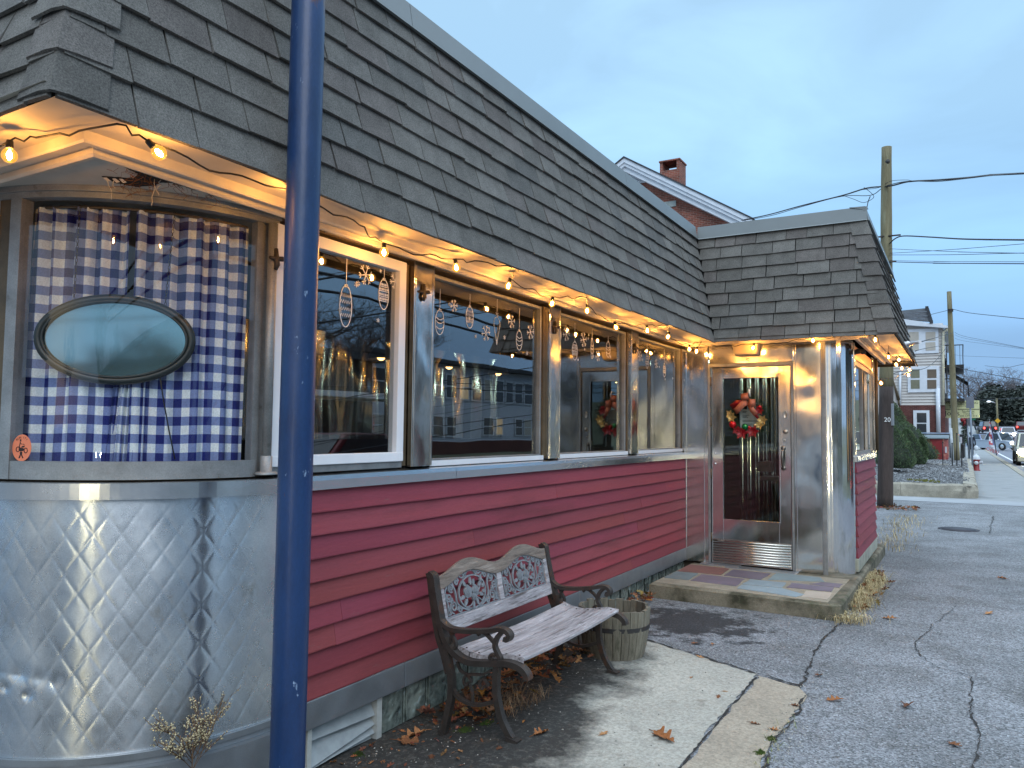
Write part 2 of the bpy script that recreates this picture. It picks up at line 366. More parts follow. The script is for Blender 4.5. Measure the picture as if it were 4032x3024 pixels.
sc.view_settings.view_transform='Standard'; sc.view_settings.look='None'; sc.view_settings.exposure=.55; sc.view_settings.gamma=1
cy=sc.cycles; cy.use_denoising=True; cy.max_bounces=10; cy.transparent_max_bounces=16; cy.glossy_bounces=6; cy.sample_clamp_indirect=6; cy.caustics_reflective=False; cy.caustics_refractive=False
try: cy.denoiser='OPENIMAGEDENOISE'; cy.denoising_prefilter='ACCURATE'
except Exception: pass
# ------------------------------------------------------------------ ground
def sm(x): x=max(0,min(1,x)); return x*x*(3-2*x)
def gz(x,y):
    z=-.07*sm((.75-x)/.65)*sm((4.9-y)/1.2)
    if y>104: z+=.05*(y-104)*(min(1,(y-104)/20))
    return z
def sheet(name,xs,ys,m,dz=0,ragged=None):
    mb=MB(); k=len(xs)
    vs=[(x,y,gz(x,y)+dz) for y in ys for x in xs]
    mb.add(vs,[(j*k+i,j*k+i+1,(j+1)*k+i+1,(j+1)*k+i) for j in range(len(ys)-1) for i in range(k-1)],0,None,True)
    return tag(mb.build(name,m),kind='structure')
def asphalt():
    m,n,l,p=nt('worn_asphalt_paving'); co=objco(n,l)
    base=mixc(n,l,rng(n,l,noise(n,l,co,.9,4),.35,.65,0,1),S(106,108,110),S(132,134,137))
    base=mixc(n,l,rng(n,l,noise(n,l,co,2.2,6,.65),.48,.70,0,.7),base,S(92,91,90))
    # stone chips
    vo=n.new('ShaderNodeTexVoronoi'); vo.inputs['Scale'].default_value=105; l.new(co,vo.inputs['Vector'])
    cs=n.new('ShaderNodeSeparateColor'); l.new(vo.outputs['Color'],cs.inputs[0])
    base=mixc(n,l,1.0,base,rng(n,l,cs.outputs[0],0,1,.38,1.6),'MULTIPLY')
    base=mixc(n,l,rng(n,l,cs.outputs[1],.94,1,0,.7),base,(.5,.52,.54))
    # damp black patch in front of the step
    geo=n.new('ShaderNodeNewGeometry'); ds=n.new('ShaderNodeVectorMath'); ds.operation='SUBTRACT'; l.new(geo.outputs['Position'],ds.inputs[0]); ds.inputs[1].default_value=(.72,6.25,0)
    sc_=n.new('ShaderNodeVectorMath'); sc_.operation='MULTIPLY'; l.new(ds.outputs[0],sc_.inputs[0]); sc_.inputs[1].default_value=(1.0,1.1,1)
    ln=n.new('ShaderNodeVectorMath'); ln.operation='LENGTH'; l.new(sc_.outputs[0],ln.inputs[0])
    f=mul(n,l,ln.outputs['Value'],mul(n,l,noise(n,l,co,4.5,6,.7),2.2),'ADD')
    base=mixc(n,l,rng(n,l,f,1.5,1.72,.88,0),base,S(34,34,36))
    l.new(base,p.inputs['Base Color']); p.inputs['Roughness'].default_value=.8; p.inputs['Specular IOR Level'].default_value=.35
    b=n.new('ShaderNodeBump'); b.inputs['Strength'].default_value=.7; b.inputs['Distance'].default_value=.006; l.new(mul(n,l,noise(n,l,co,110,4,.7),mul(n,l,vo.outputs['Distance'],1),'ADD'),b.inputs['Height']); l.new(b.outputs[0],p.inputs['Normal'])
    return m
def slabm(name,light,dark,edge):
    m,n,l,p=nt(name); co=objco(n,l)
    c=mixc(n,l,rng(n,l,noise(n,l,co,1.6,5),.35,.65,0,1),light,tuple(x*.8 for x in light))
    c=mixc(n,l,1.0,c,rng(n,l,noise(n,l,co,55,4,.75),.3,.7,.62,1.3),'MULTIPLY')
    c=mixc(n,l,rng(n,l,noise(n,l,co,190,2,.7),.62,.75,0,.5),c,(.06,.06,.055))
    # black grime creeping out from the wall
    geo=n.new('ShaderNodeNewGeometry'); sx=n.new('ShaderNodeSeparateXYZ'); l.new(geo.outputs['Position'],sx.inputs[0])
    e=mul(n,l,sx.outputs['X'],mul(n,l,mul(n,l,noise(n,l,co,2.1,6,.65),.5,'SUBTRACT'),1.5),'ADD')
    e=mul(n,l,e,mul(n,l,mul(n,l,sx.outputs['Y'],4.1,'SUBTRACT'),.22),'ADD')
    f=rng(n,l,e,edge+.04,edge+.36,.96,0)
    f=mul(n,l,f,rng(n,l,noise(n,l,co,30,4,.8),.25,.5,.72,1))
    c=mixc(n,l,f,c,dark)
    c=mixc(n,l,mul(n,l,rng(n,l,noise(n,l,co,4.2,5),.62,.76,0,.7),1),c,S(92,78,60))
    l.new(c,p.inputs['Base Color']); p.inputs['Roughness'].default_value=.9
    b=n.new('ShaderNodeBump'); b.inputs['Strength'].default_value=.6; b.inputs['Distance'].default_value=.006; l.new(noise(n,l,co,90,5,.75),b.inputs['Height']); l.new(b.outputs[0],p.inputs['Normal'])
    return m
M['asphalt']=asphalt()
M['slab']=slabm('grimy_concrete_slab',S(176,172,160),S(30,28,26),.70)
M['strip']=slabm('stained_concrete_strip',S(168,156,138),S(80,70,58),.2)
xs=[-400,-120,-40,-12,-4,-1.5,-.6,-.2]+[i*.1 for i in range(0,10)]+[1.2,1.8,2.4,3,3.8,4.62]
ys=[-400,-150,-50,-15,-4,0,1,2,2.6,3,3.2,3.4,3.6,3.8,4,4.2,4.4,4.6,4.8,5,5.6,6.5,8,11,14,20.3]
sheet('ground',xs,ys,M['asphalt'])
far=[20.3,30,45,60,80,100,104,108,112,116,120,124,130,140,160,190,230,300,400,700]
M['grassy']=mat('far_dull_grass',S(90,92,72),.95,var=.3,vscale=.3)
sheet('far_ground',[-700,-200,-60,-20,-6,0,1.2,3,3.8,4.62],far,M['sidewalk'])
sheet('far_ground.001',[13.5,16,30,60,150,400,700],[-400,-100,0]+far,M['grassy'])
sheet('road',[4.9,7,9,11,13.5],[-400,-100,-30,0,10]+far,M['asphalt_road'],-.06)
mb=MB()
for a,b in zip([-60,0,20]+far[1:14],[0,20]+far[1:15]): mb.box(4.62,4.9,a,b-.02,-.3,gz(4.7,(a+b)/2)+.02)
tag(mb.build('kerb',M['kerb']),kind='structure')
mb=MB(); ysl=[20+i*4 for i in range(22)]
for a,b in zip(ysl[:-1],ysl[1:]): mb.box(5.35,5.5,a,b,-.055,-.052)
for i in range(14): mb.box(9.1,9.25,22+i*6,25+i*6,-.055,-.052)
tag(mb.build('road_marking',M['line']),kind='structure')
# concrete slab in front of the diner wall and the strip beside it (sheets 4 mm up, broken edges)
def ragged(name,poly,m,dz,step=.06,amp=.012):
    pts=[]
    for (x0,y0),(x1,y1) in zip(poly,poly[1:]+poly[:1]):
        L=math.hypot(x1-x0,y1-y0); k=max(1,int(L/step))
        for i in range(k): t=i/k; pts.append((x0+(x1-x0)*t+R(-amp,amp),y0+(y1-y0)*t+R(-amp,amp)))
    import bmesh
    bm=bmesh.new(); vs=[bm.verts.new((x,y,0)) for x,y in pts]; bm.faces.new(vs); bmesh.ops.triangulate(bm,faces=bm.faces[:])
    for it in range(2): bmesh.ops.subdivide_edges(bm,edges=[e for e in bm.edges if e.calc_length()>.35],cuts=2,use_grid_fill=True)
    bmesh.ops.triangulate(bm,faces=bm.faces[:])
    for v in bm.verts: v.co.z=gz(v.co.x,v.co.y)+dz
    me=bpy.data.meshes.new(name); bm.to_mesh(me); bm.free(); me.materials.append(m)
    o=bpy.data.objects.new(name,me); COL.objects.link(o); return tag(o,kind='structure')
ragged('concrete_slab',[(-.3,-3),(1.5,-3),(1.5,3.56),(1.49,4.32),(1.5,5.02),(1.49,5.14),(.88,5.41),(.73,5.49),(.35,5.62),(-.3,5.66)],M['slab'],.006)
ragged('concrete_strip',[(1.515,-3),(1.83,-3),(1.82,3.75),(1.81,4.02),(1.83,4.4),(1.83,4.9),(1.77,5.02),(1.52,5.12),(1.515,4.3)],M['strip'],.006,amp=.016)
# driveway apron of paler concrete before the stone kerb
mb=MB(); k=12
xs2=[.2+i*(4.4/k) for i in range(k+1)]
mb.add([(x,y,.004) for y in (20.3,21.3) for x in xs2],[(i,i+1,k+2+i,k+1+i) for i in range(k)])
# cracks
def ribbon(mb,pts,w,dz=.0075,seg=.035,amp=.012):
    P=[]
    for (x0,y0),(x1,y1) in zip(pts[:-1],pts[1:]):
        L=math.hypot(x1-x0,y1-y0); k=max(1,int(L/seg))
        for i in range(k): t=i/k; P.append((x0+(x1-x0)*t,y0+(y1-y0)*t))
    P.append(pts[-1]); d=0; Q=[]
    for x,y in P: d=.8*d+R(-amp,amp); Q.append((x+d+R(-amp,amp)*.4,y+d*.7))
    vs=[]
    for i,(x,y) in enumerate(Q):
        a=Q[max(0,i-1)]; b=Q[min(len(Q)-1,i+1)]; t=Vector((b[0]-a[0],b[1]-a[1])); t=t.normalized() if t.length else Vector((1,0))
        ww=w*.42*R(.1,1.6)*(0 if random.random()<.06 else 1); z=gz(x,y)+dz
        vs+= [(x-t.y*ww/2,y+t.x*ww/2,z),(x+t.y*ww/2,y-t.x*ww/2,z)]
    mb.add(vs,[(2*i,2*i+1,2*i+3,2*i+2) for i in range(len(Q)-1)])
mb=MB()
M['crack']=mat('dirt_filled_crack',S(46,44,42),1,var=.4,vscale=30)
for pts,w_ in (([(1.76,6.87),(1.74,6.2),(1.72,5.9),(1.75,5.69),(1.79,5.05)],.035),([(1.84,6.96),(2.39,6.96),(2.93,6.9)],.014),([(2.58,8.18),(2.4,6.97),(2.33,6.5),(2.36,6.23),(2.48,5.95),(2.69,5.83),(2.96,5.83),(4.4,5.6)],.018),
  ([(2.69,5.83),(2.68,4.28),(2.69,2)],.024),([(2.06,8.22),(2.69,8.25),(4.5,8.4)],.016),([(1.97,10.88),(3.26,11.02),(4.5,11.05)],.02),([(1.2,6.55),(1.5,6.2)],.01),([(3.0,14.4),(3.15,17.5)],.03),([(2,13.2),(4.6,13.3)],.03),([(2.6,16.6),(4.6,16.8)],.04)):
    ribbon(mb,pts,w_)
tag(mb.build('pavement_crack',M['crack']),kind='structure')
mb=MB()
ribbon(mb,[(1.508,1),(1.508,3.56),(1.505,4.32),(1.515,5.08)],.03,.009,amp=.004); ribbon(mb,[(.35,5.64),(.73,5.5),(.88,5.42),(1.49,5.15),(1.79,5.04)],.05,.010,amp=.012)
ribbon(mb,[(1.84,4.92),(1.83,4.33),(1.82,4.0),(1.84,3.7),(1.83,2)],.03,.009,amp=.012)
tag(mb.build('paving_joint',M['crack']),kind='structure')
mb=MB(); mb.add([(.9,20.3,.006),(4.6,20.3,.006),(4.6,21.6,.006),(.9,21.6,.006)],[(0,1,2,3)])
M['apron']=mat('pale_concrete_apron',S(146,149,152),.85,var=.12,vscale=1.5,fine=.1,fscale=60)
tag(mb.build('driveway_apron',M['apron']),kind='structure')
mb=MB(); mb.lathe([(0,.012),(.25,.012),(.25,.006)],20,(2.58,14.7,0)); mb.lathe([(.255,.009),(.3,.009),(.3,.0)],20,(2.58,14.7,0),0)
tag(mb.build('manhole_cover',mat('rusty_iron_cover',S(60,58,64),.6,.4)),'round dark iron access cover set flush in the asphalt pavement','manhole cover')
# ------------------------------------------------------------------ the diner
D=thing('diner','low steel and red clapboard diner with dark shingled mansard roof and corner entrance','diner',(0,0,0))
YD=8.345; CC=(-.86,2.45)
def cyl(rr,th,z): return (CC[0]+rr*math.cos(th),CC[1]+rr*math.sin(th),z)
rad=math.radians
def ring(mb,r0,r1,z0,z1,a0,a1,n=40,m=0):
    vs=[]
    for i in range(n+1):
        th=a0+(a1-a0)*i/n
        vs+= [cyl(r0,th,z0),cyl(r1,th,z0),cyl(r1,th,z1),cyl(r0,th,z1)]
    fs=[]
    for i in range(n):
        a=4*i;b=a+4
        for k in range(4): fs.append((a+k,b+k,b+(k+1)%4,a+(k+1)%4))
    fs+= [(0,1,2,3),(4*n+3,4*n+2,4*n+1,4*n)]
    mb.add(vs,fs,m,None,False)
# --- clapboard
mb=MB(); nb=9; z0,z1=.285,1.256; h=(z1-z0)/nb
def clap(mb,a,b,o,u,w,n=9,z0=.285,z1=1.256):
    """boards from a to b along u, facing w"""
    h=(z1-z0)/n; o,u,w=Vector(o),Vector(u),Vector(w)
    for i in range(n):
        cuts=[a]+sorted(R(a,b) for _ in range(random.randint(1,2) if b-a>3 else 0))+[b]
        for c0,c1 in zip(cuts[:-1],cuts[1:]):
            t=R(.82,1.14); col=(.232*t,.037*t*R(.85,1.15),.051*t*R(.85,1.15))
            zz=z0+i*h; zt=zz+h+.004; A=o+u*(c0+.001); B=o+u*(c1-.001); k=max(2,int((c1-c0)/.25))
            vs=[]
            for j in range(k+1):
                p=A+(B-A)*(j/k); wob=R(-.002,.002); wz=R(-.002,.002)
                vs+= [p+w*(-.005)+Vector((0,0,zz)),p+w*(.022+wob)+Vector((0,0,zz+wz)),p+w*(.0225+wob)+Vector((0,0,zz+.006+wz)),p+w*.001+Vector((0,0,zt))]
            fs=[]
            for j in range(k):
                q=4*j;r=q+4
                for e in range(3): fs.append((q+e,r+e,r+e+1,q+e+1))
            fs+= [(0,1,2,3),(4*k+3,4*k+2,4*k+1,4*k)]
            mb.add(vs,fs,0,col)
clap(mb,2.455,8.335,(0,0,0),(0,1,0),(1,0,0))
mb.build('siding',M['red'],D)
mb=MB(); clap(mb,8.60,10.56,(1.71,0,0),(0,1,0),(1,0,0)); mb.build('siding',M['red'],D)
# inner shell
mb=MB()
mb.box(-.14,-.02,2.45,8.36,.152,1.30); mb.box(-.14,-.02,2.4,8.36,2.5,3.0)
mb.box(-5.2,-.14,2.2,8.36,-.1,.2); mb.box(-5.2,-.14,1.7,12,2.62,2.7)     # floor, ceiling
mb.box(-3.0,-2.9,1.8,11.3,.2,2.62); mb.box(-5,-2.9,1.55,1.62,0,3.6)
mb.box(-3,1.6,10.9,11,.2,2.62); mb.box(1.5,1.6,8.62,10.9,.2,1.25); mb.box(-.1,1.42,8.42,10.9,.05,.2); mb.box(-.14,1.42,8.41,10.9,2.53,2.6)
mb.box(-3.0,-2.9,8.36,11.2,.2,2.6); mb.box(-4.9,1.0,11.2,13,0,3.6)
mb.build('inner_wall',M['dark_in'],D)
for i in range(7):
    y=2.9+i*.85; mb=MB(); mb.box(-1.1,-.2,y,y+.12,.2,1.12); mb.build('booth_seat',M['seat_in'],D,bevel=.03)
mb=MB(); mb.box(-2.5,-2.0,2.4,8.2,.95,1.0); mb.box(-2.44,-2.06,2.4,8.2,.2,.95); mb.build('counter',M['counter_in'],D)
mb=MB(); mb.grid(lambda u,v:(-2.2+.015*math.sin(u*90)+.01*math.sin(u*33+v*5),2.6+5.4*u,1.45+.95*v),160,6); mb.build('rippled_back_panel',M['steel'],D)
for i in range(6):
    y=3.0+i*.95+R(-.1,.1); mb=MB(); mb.lathe([(.02,2.28),(.10,2.16),(.11,2.12)],14,(-1.45,y,0)); mb.tube([(-1.45,y,2.28),(-1.45,y,2.62)],.006,5); pl_=mb.build('added_glint_lamp',M['counter_in'],D)  # invented pendants, added for warm glints behind the windows
    mb=MB(); mb.ball((-1.45,y,2.14),.035,8,6); mb.build('added_glint_bulb',emit('added_bulb_glow',(1,.55,.18),7,False) if 'added_bulb_glow' not in bpy.data.materials else bpy.data.materials['added_bulb_glow'],pl_)
# --- sill band, base trim
mb=MB(); ring(mb,.82,.93,1.262,1.325,rad(-97),0,44)
for a,b in ((2.452,3.84),(3.844,6.1),(6.104,8.344)): mb.add([(-.03,a,1.258),(.032,a,1.256),(.034,a,1.30),(.03,a,1.322),(-.08,a,1.345),(-.08,b,1.345),(.03,b,1.322),(.034,b,1.30),(.032,b,1.256),(-.03,b,1.258)],[(1,8,7,2),(2,7,6,3),(3,6,5,4),(0,9,8,1),(0,1,2,3,4),(9,5,6,7,8)])
mb.build('sill_band',M['steel_sill'],D)
for a,b in ((2.452,3.391),(3.396,5.6),(5.604,8.344)):
    mb=MB(); mb.box(-.02,.024,a,b,.150,.282); mb.build('base_trim',M['alu_dull'],D,bevel=.004)
mb=MB(); mb.box(-.01,.016,2.452,8.34,.2826,.2875); mb.build('base_flashing',M['steel_sill'],D)
mb=MB(); ring(mb,.86,.915,.262,.286,rad(-97),-.004,44); ring(mb,.86,.905,.235,.2615,rad(-97),-.004,44)
ring(mb,.86,.935,.09,.2345,rad(-97),-.002,44); mb.build('corner_base_trim',M['alu_dull'],D)
# --- quilted corner panel
mb=MB(); R0=.9; NU,NV=380,170; A0=rad(-97)
def tri(p): f=p-math.floor(p); return abs(2*f-1)
dents=[(-64,.60,.035,.011),(-61.5,.52,.02,.008),(-67.5,.545,.018,.007),(-58.5,.585,.03,.006),(-70,.60,.05,.006),(-55,.57,.03,.005)]
def qp(u,v):
    th=A0*(1-u); z=.2865+v*(1.262-.2865); s=th*R0
    p=s/.100+z/.150; q=s/.100-z/.150
    tp,tq=tri(p),tri(q)
    ed=min(1,(z-.2865)/.06,(1.262-z)/.10,-th/.10+.0)
    hh=.0013*((1-tp**6)*(1-tq**6))**.8*max(0,ed)
    hh+=.0035*math.sin(s*7+1)*math.sin(z*5+.5)
    for a,zz,rr,dd in dents:
        d2=((s-rad(a)*R0)**2+(z-zz)**2)/rr**2
        hh-=dd*math.exp(-d2)
    hh-=.0022*math.exp(-((z-.585+.12*(s+.95))/.012)**2)*math.exp(-((s+1.06)/.12)**2)
    return cyl(R0+hh,th,z)
mb.grid(qp,NU,NV); mb.uv=[(i/NU,j/NV) for j in range(NV+1) for i in range(NU+1)]
m_,n_,l_,p_=nt('quilted_steel'); co=objco(n_,l_)
c=mixc(n_,l_,rng(n_,l_,noise(n_,l_,co,3.2,5),.35,.65,0,1),S(214,218,220),S(180,186,192))
c=mixc(n_,l_,rng(n_,l_,noise(n_,l_,objco(n_,l_,(1,1,.6)),7,6,.7),.58,.78,0,.62),c,S(132,116,84))
c=mixc(n_,l_,1.0,c,rng(n_,l_,noise(n_,l_,co,180,3),.3,.7,.9,1.1),'MULTIPLY')
l_.new(c,p_.inputs['Base Color']); p_.inputs['Metallic'].default_value=.95
l_.new(rng(n_,l_,noise(n_,l_,co,6,5),.3,.7,.22,.34),p_.inputs['Roughness'])
p_.inputs['Anisotropic'].default_value=.85; p_.inputs['Anisotropic Rotation'].default_value=.25
tg=n_.new('ShaderNodeTangent'); tg.direction_type='UV_MAP'; l_.new(tg.outputs[0],p_.inputs['Tangent'])
M['quilt']=m_
mb.build('quilted_panel',M['quilt'],D)
mb=MB(); mb.box(-.06,.012,2.425,2.452,.286,1.262); mb.build('panel_edge_strip',M['frame'],D)
mb=MB(); ring(mb,.84,.87,.1,1.26,rad(-97),0,30); mb.build('corner_backing',M['under'],D)
# end wall (seen only from the side)
mb=MB(); mb.box(-4.8,-.9,1.545,1.6,0,2.6); mb.build('end_wall',M['steel'],D)
# --- corner window
a0,a1=rad(-72.6),rad(-7.3)
mb=MB(); ring(mb,.80,.846,1.333,1.405,a0-.02,a1+.02); ring(mb,.80,.85,2.465,2.51,rad(-97),0.0,44); ring(mb,.80,.865,2.488,2.512,rad(-97),.0,44)
ring(mb,.79,.85,1.333,2.466,rad(-76.2),a0,3); ring(mb,.79,.836,1.34,2.466,a1,rad(-5),3)
ring(mb,.77,.815,1.333,2.466,rad(-5),rad(0),3)
cw=mb.build('corner_window',M['frame'],D)
mb=MB(); ring(mb,.78,.842,1.333,2.466,rad(-80.5),rad(-76.2),3); ring(mb,.70,.80,1.30,1.334,rad(-97),0,30); mb.build('corner_post',M['frame_dark'],D)
mb=MB(); mb.grid(lambda u,v:cyl(.828,a0+(a1-a0)*u,1.404+v*1.064),40,2); mb.build('glass',M['glass_curve'],cw)
mb=MB(); ring(mb,.80,.845,1.333,2.466,rad(-97),rad(-80.5),5); mb.build('steel_cover',M['steel_post'],D)
# sticker on the glass
st_c=Vector(cyl(.831,rad(-69.6),1.457)); n_r=Vector((math.cos(rad(-69.6)),math.sin(rad(-69.6)),0)); su=Vector((-n_r.y,n_r.x,0)); sv=Vector((0,0,1)); st_c+=n_r*.004
mb=MB(); mb.prism([(.043*math.cos(t*PI/24),.053*math.sin(t*PI/24)) for t in range(48)],st_c,su,sv,n_r,.0012,0)
o2=st_c+n_r*.0016
def st_poly(p): mb.prism(p,o2,su,sv,n_r,.0006,1)
for cx_,cz_ in ((-.017,-.006),(.019,-.010)):
    mb.tube([o2+su*(cx_+.0075*math.cos(t*PI/10))+sv*(cz_+.0095*math.sin(t*PI/10)) for t in range(20)],.0016,5,1,closed=True)
st_poly([(-.012,-.011),(-.013,-.003),(-.006,.001),(.006,-.001),(.012,-.004),(.008,-.012),(-.004,-.014)])
st_poly([(-.003,.002),(.004,.008),(.013,.008),(.015,.010),(.012,.003),(.004,.001)])
st_poly([(-.013,.002),(-.008,.024),(-.005,.023),(-.009,.004),(-.003,-.003),(-.006,-.004)])
st_poly([(-.008,.021),(.0,.016),(.01,.016),(.012,.011),(.010,.011),(.008,.014),(-.002,.014)])
st_poly([(-.009,.025),(-.009,.034),(-.004,.034),(-.003,.026)])
st_poly([(-.007,-.018),(-.004,-.015),(.001,-.015),(.004,-.018),(.003,-.028),(-.006,-.028)])
st_poly([(-.007,-.028),(-.002,-.028),(-.006,-.041),(-.012,-.040)]); st_poly([(.004,-.028),(-.001,-.028),(.005,-.041),(.010,-.040)])
for i,ch in enumerate('RUN IT!'):
    an=rad(132-i*14); o3=o2+su*(.0325*math.cos(an))+sv*(.002+.040*math.sin(an)); t_u=su*math.sin(an)-sv*math.cos(an); t_v=su*math.cos(an)+sv*math.sin(an)
    if ch!=' ': merge(mb,text(ch,.0125,o3+n_r*.0004,t_u,t_v),1)
mb.build('sticker',[mat('orange_sticker',S(226,128,92),.6,var=.06),mat('black_print',(.015,.008,.008),.7,var=0)],cw)
# conduit pipe on the right of the corner window
mb=MB(); mb.tube([(.012,2.392,1.35),(.012,2.392,2.46)],.021,10); mb.lathe([(.05,1.343),(.05,1.352),(.026,1.356),(.026,1.42),(.021,1.425)],14,(.012,2.392,0)); mb.ball((.02,2.392,2.20),.014)
mb.build('conduit_pipe',M['frame'],D)
# --- the four flat windows and their posts
WIN=((2.42,3.357,'white_frame',.058),(3.628,5.035,'frame',.022),(5.278,6.70,'frame',.022),(6.925,8.315,'frame',.022))
draws=[]
def ln(pts,w=.0035): draws.append((pts,w))
def flush(name):
    mb=MB()
    for pts,ww in draws: mb.band(pts,ww,(gx+.0016,0,0),(0,1,0),(0,0,1),(1,0,0),.001)
    mb.build(name,M['draw'],wf); draws.clear()
def flake(y,z,r):
    for k in range(6):
        a=k*PI/3+.2; ln([(y,z),(y+r*math.cos(a),z+r*math.sin(a))],.005)
        for s_ in (-.5,.5): ln([(y+.62*r*math.cos(a),z+.62*r*math.sin(a)),(y+.95*r*math.cos(a+s_*.6),z+.95*r*math.sin(a+s_*.6))],.0035)
def star(y,z,r):
    for k in range(3): a=k*PI/3+.5; ln([(y-r*math.cos(a),z-r*math.sin(a)),(y+r*math.cos(a),z+r*math.sin(a))],.003)
def bauble(y,z,ry,rz,top,kind):
    ln([(y,z+rz),(y,top)],.003); ln([(y+ry*math.cos(t*PI/14),z+rz*math.sin(t*PI/14)) for t in range(29)],.0045)
    ln([(y-.012,z+rz),(y+.012,z+rz)],.014)
    for lv in ((-.45,-.15,.2,.5) if kind%2==0 else (-.35,.1,.4)):
        hw=ry*math.sqrt(1-lv*lv)*.93
        if kind%3==0: ln([(y-hw+2*hw*k/10,z+lv*rz+(.010 if k%2 else -.006)) for k in range(11)],.0035)
        elif kind%3==1: ln([(y-hw+2*hw*k/8,z+lv*rz-.014*math.sin(PI*k/8)) for k in range(9)],.004)
        else:
            ln([(y-hw,z+lv*rz),(y+hw,z+lv*rz)],.0035)
            for k in range(5): star(y-hw*.8+hw*.4*k,z+(lv+.14)*rz,.007)
DR=[[(0,2.906,2.165,.044,.105,2.41,0),(0,3.20,2.272,.041,.082,2.43,2),(0,2.6,2.235,.045,.09,2.42,1),(1,3.052,2.352,.055),(1,3.293,2.359,.045),(1,2.52,2.30,.03)],
 [(0,3.77,2.195,.045,.075,2.40,1),(0,4.098,2.269,.042,.07,2.42,0),(0,4.741,2.189,.042,.07,2.42,1),(1,3.92,2.318,.04),(1,4.294,2.19,.055),(1,4.63,2.31,.05),(1,4.905,2.267,.055),(2,4.434,2.235)],
 [(0,5.36,2.298,.045,.068,2.43,2),(0,5.656,2.20,.05,.075,2.43,2),(0,5.996,2.25,.024,.085,2.42,1),(0,6.343,2.277,.045,.07,2.40,1),(1,5.498,2.321,.06),(1,5.824,2.31,.065),(1,6.12,2.2,.05)],
 [(0,7.0,2.2,.045,.07,2.42,1),(0,7.33,2.26,.035,.08,2.43,0),(1,7.13,2.289,.055),(1,7.6,2.25,.05),(0,7.85,2.2,.04,.07,2.42,2)]]
for wi,(a,b,fm,fw) in enumerate(WIN):
    zb=1.346 if wi else 1.372; zt=2.472
    x0,x1=(-.05,.012) if wi==0 else (-.075,-.03)
    mb=MB(); mb.box(x0,x1,a,b,zb,zb+(.05 if wi==0 else .03)); mb.box(x0,x1,a,b,zt-fw,zt)
    mb.box(x0+.001,x1-.001,a,a+fw,zb+.03,zt-fw*.5); mb.box(x0+.001,x1-.001,b-fw,b,zb+.03,zt-fw*.5)
    wf=mb.build('window',M[fm],D,bevel=.004)
    gx=-.058 if wi else -.02
    mb=MB(); mb.box(gx-.003,gx,a+fw*.6,b-fw*.6,zb+.02,zt-fw*.6); mb.build('glass',M['glass'],wf)
    draws.clear()
    for d in DR[wi]:
        draws.clear()
        if d[0]==0: bauble(*d[1:])
        elif d[0]==1: flake(*d[1:])
        else:
            y,z=d[1:]; ln([(y,z+.08),(y,2.44)],.003); star(y,z+.1,.02); ln([(y,z-.11),(y-.04,z+.03),(y-.03,z+.07),(y+.005,z+.085),(y+.035,z+.06),(y+.04,z+.03),(y,z-.11)],.004)
            for k in range(8): ln([(y-.005+.004*k,z-.09+.017*k),(y+.034-.002*k,z+.035)],.009)
        flush(('bauble_drawing','snowflake_drawing','cone_drawing')[d[0]])
    for _ in range(7): star(R(a+.1,b-.1),R(2.1,2.4),R(.010,.018)); flush('star_drawing')
    if wi:
        mb=MB(); mb.box(-.08,-.012,a,b,1.338,1.352); mb.box(-.014,-.008,a,b,1.334,1.366); mb.build('window_ledge',M['white_frame'],D)
        mb=MB(); mb.box(-.085,-.02,b+.002,b+.05,1.345,2.474); mb.build('window_reveal',M['frame_dark'],D); mb=MB(); mb.box(-.085,-.035,a-.04,a-.001,1.345,2.474); mb.build('window_reveal',M['frame_dark'],D)
    else:
        mb=MB(); mb.box(-.07,.0,a,b,1.338,1.370); mb.build('window_ledge',M['frame'],D)
        mb=MB(); mb.box(-.085,-.02,b+.002,b+.06,1.345,2.474); mb.build('window_reveal',M['frame_dark'],D)
for a,b in ((3.424,3.618),(5.075,5.262),(6.72,6.908),(8.33,8.344)):
    mb=MB(); mb.box(-.07,.014,a,b,1.34,2.50)
    if b-a>.1: mb.box(.014,.017,a+.012,a+.02,1.34,2.50); mb.box(.014,.017,b-.02,b-.012,1.34,2.50)
    mb.build('window_post',M['steel_post'],D,bevel=.004)
# awning hooks on the posts
def hook(y,z,x=.02,ax=(0,1,0)):
    u=Vector(ax); w=Vector((1,0,0)) if ax[1] else Vector((0,-1,0)); o=Vector((x,y,z)); mb=MB()
    mb.ball(o,.017,8,6); mb.tube([o-Vector((0,0,.05)),o-Vector((0,0,.03))+w*.01,o+Vector((0,0,.045))],[.008,.013,.009],7)
    mb.tube([o-u*.035,o,o+u*.02+w*.02,o+u*.045+w*.012],[.007,.011,.012,.006],7)
    mb.build('awning_hook',M['iron'],D)
for y in (3.50,5.15,6.80): hook(y,2.33)
hook(2.392,2.30,.035)
# --- header, soffit, mouldings
mb=MB()
def sweep(mb,prof,xin=0):
    """profile of (d,z), d = distance out from the wall, run along main wall, round the inner and outer corners"""
    path=[((-4.5,1.60),(0,-1)),((.0,1.60),(1,-1)),((.0,8.345),(1,-1)),((1.71,8.345),(1,-1)),((1.71,11.4),(1,0))]
    vs=[]
    for (x,y),(dx,dy) in path:
        for d,z in prof: vs.append((x+dx*d,y+dy*d,z))
    k=len(prof); fs=[]
    for i in range(len(path)-1):
        for j in range(k-1): fs.append((i*k+j,(i+1)*k+j,(i+1)*k+j+1,i*k+j+1))
    mb.add(vs,fs)
sweep(mb,[(.02,2.508),(.05,2.508),(.05,2.488),(.075,2.482),(.085,2.490),(.085,2.514),(.115,2.514),(.120,2.496),(.160,2.490),(.165,2.498),(.168,2.532)])
mb.build('soffit_moulding',M['moulding'],D)
mb=MB(); sweep(mb,[(.15,2.530),(.42,2.522),(.445,2.520)]); mb.build('soffit',M['soffit'],D)
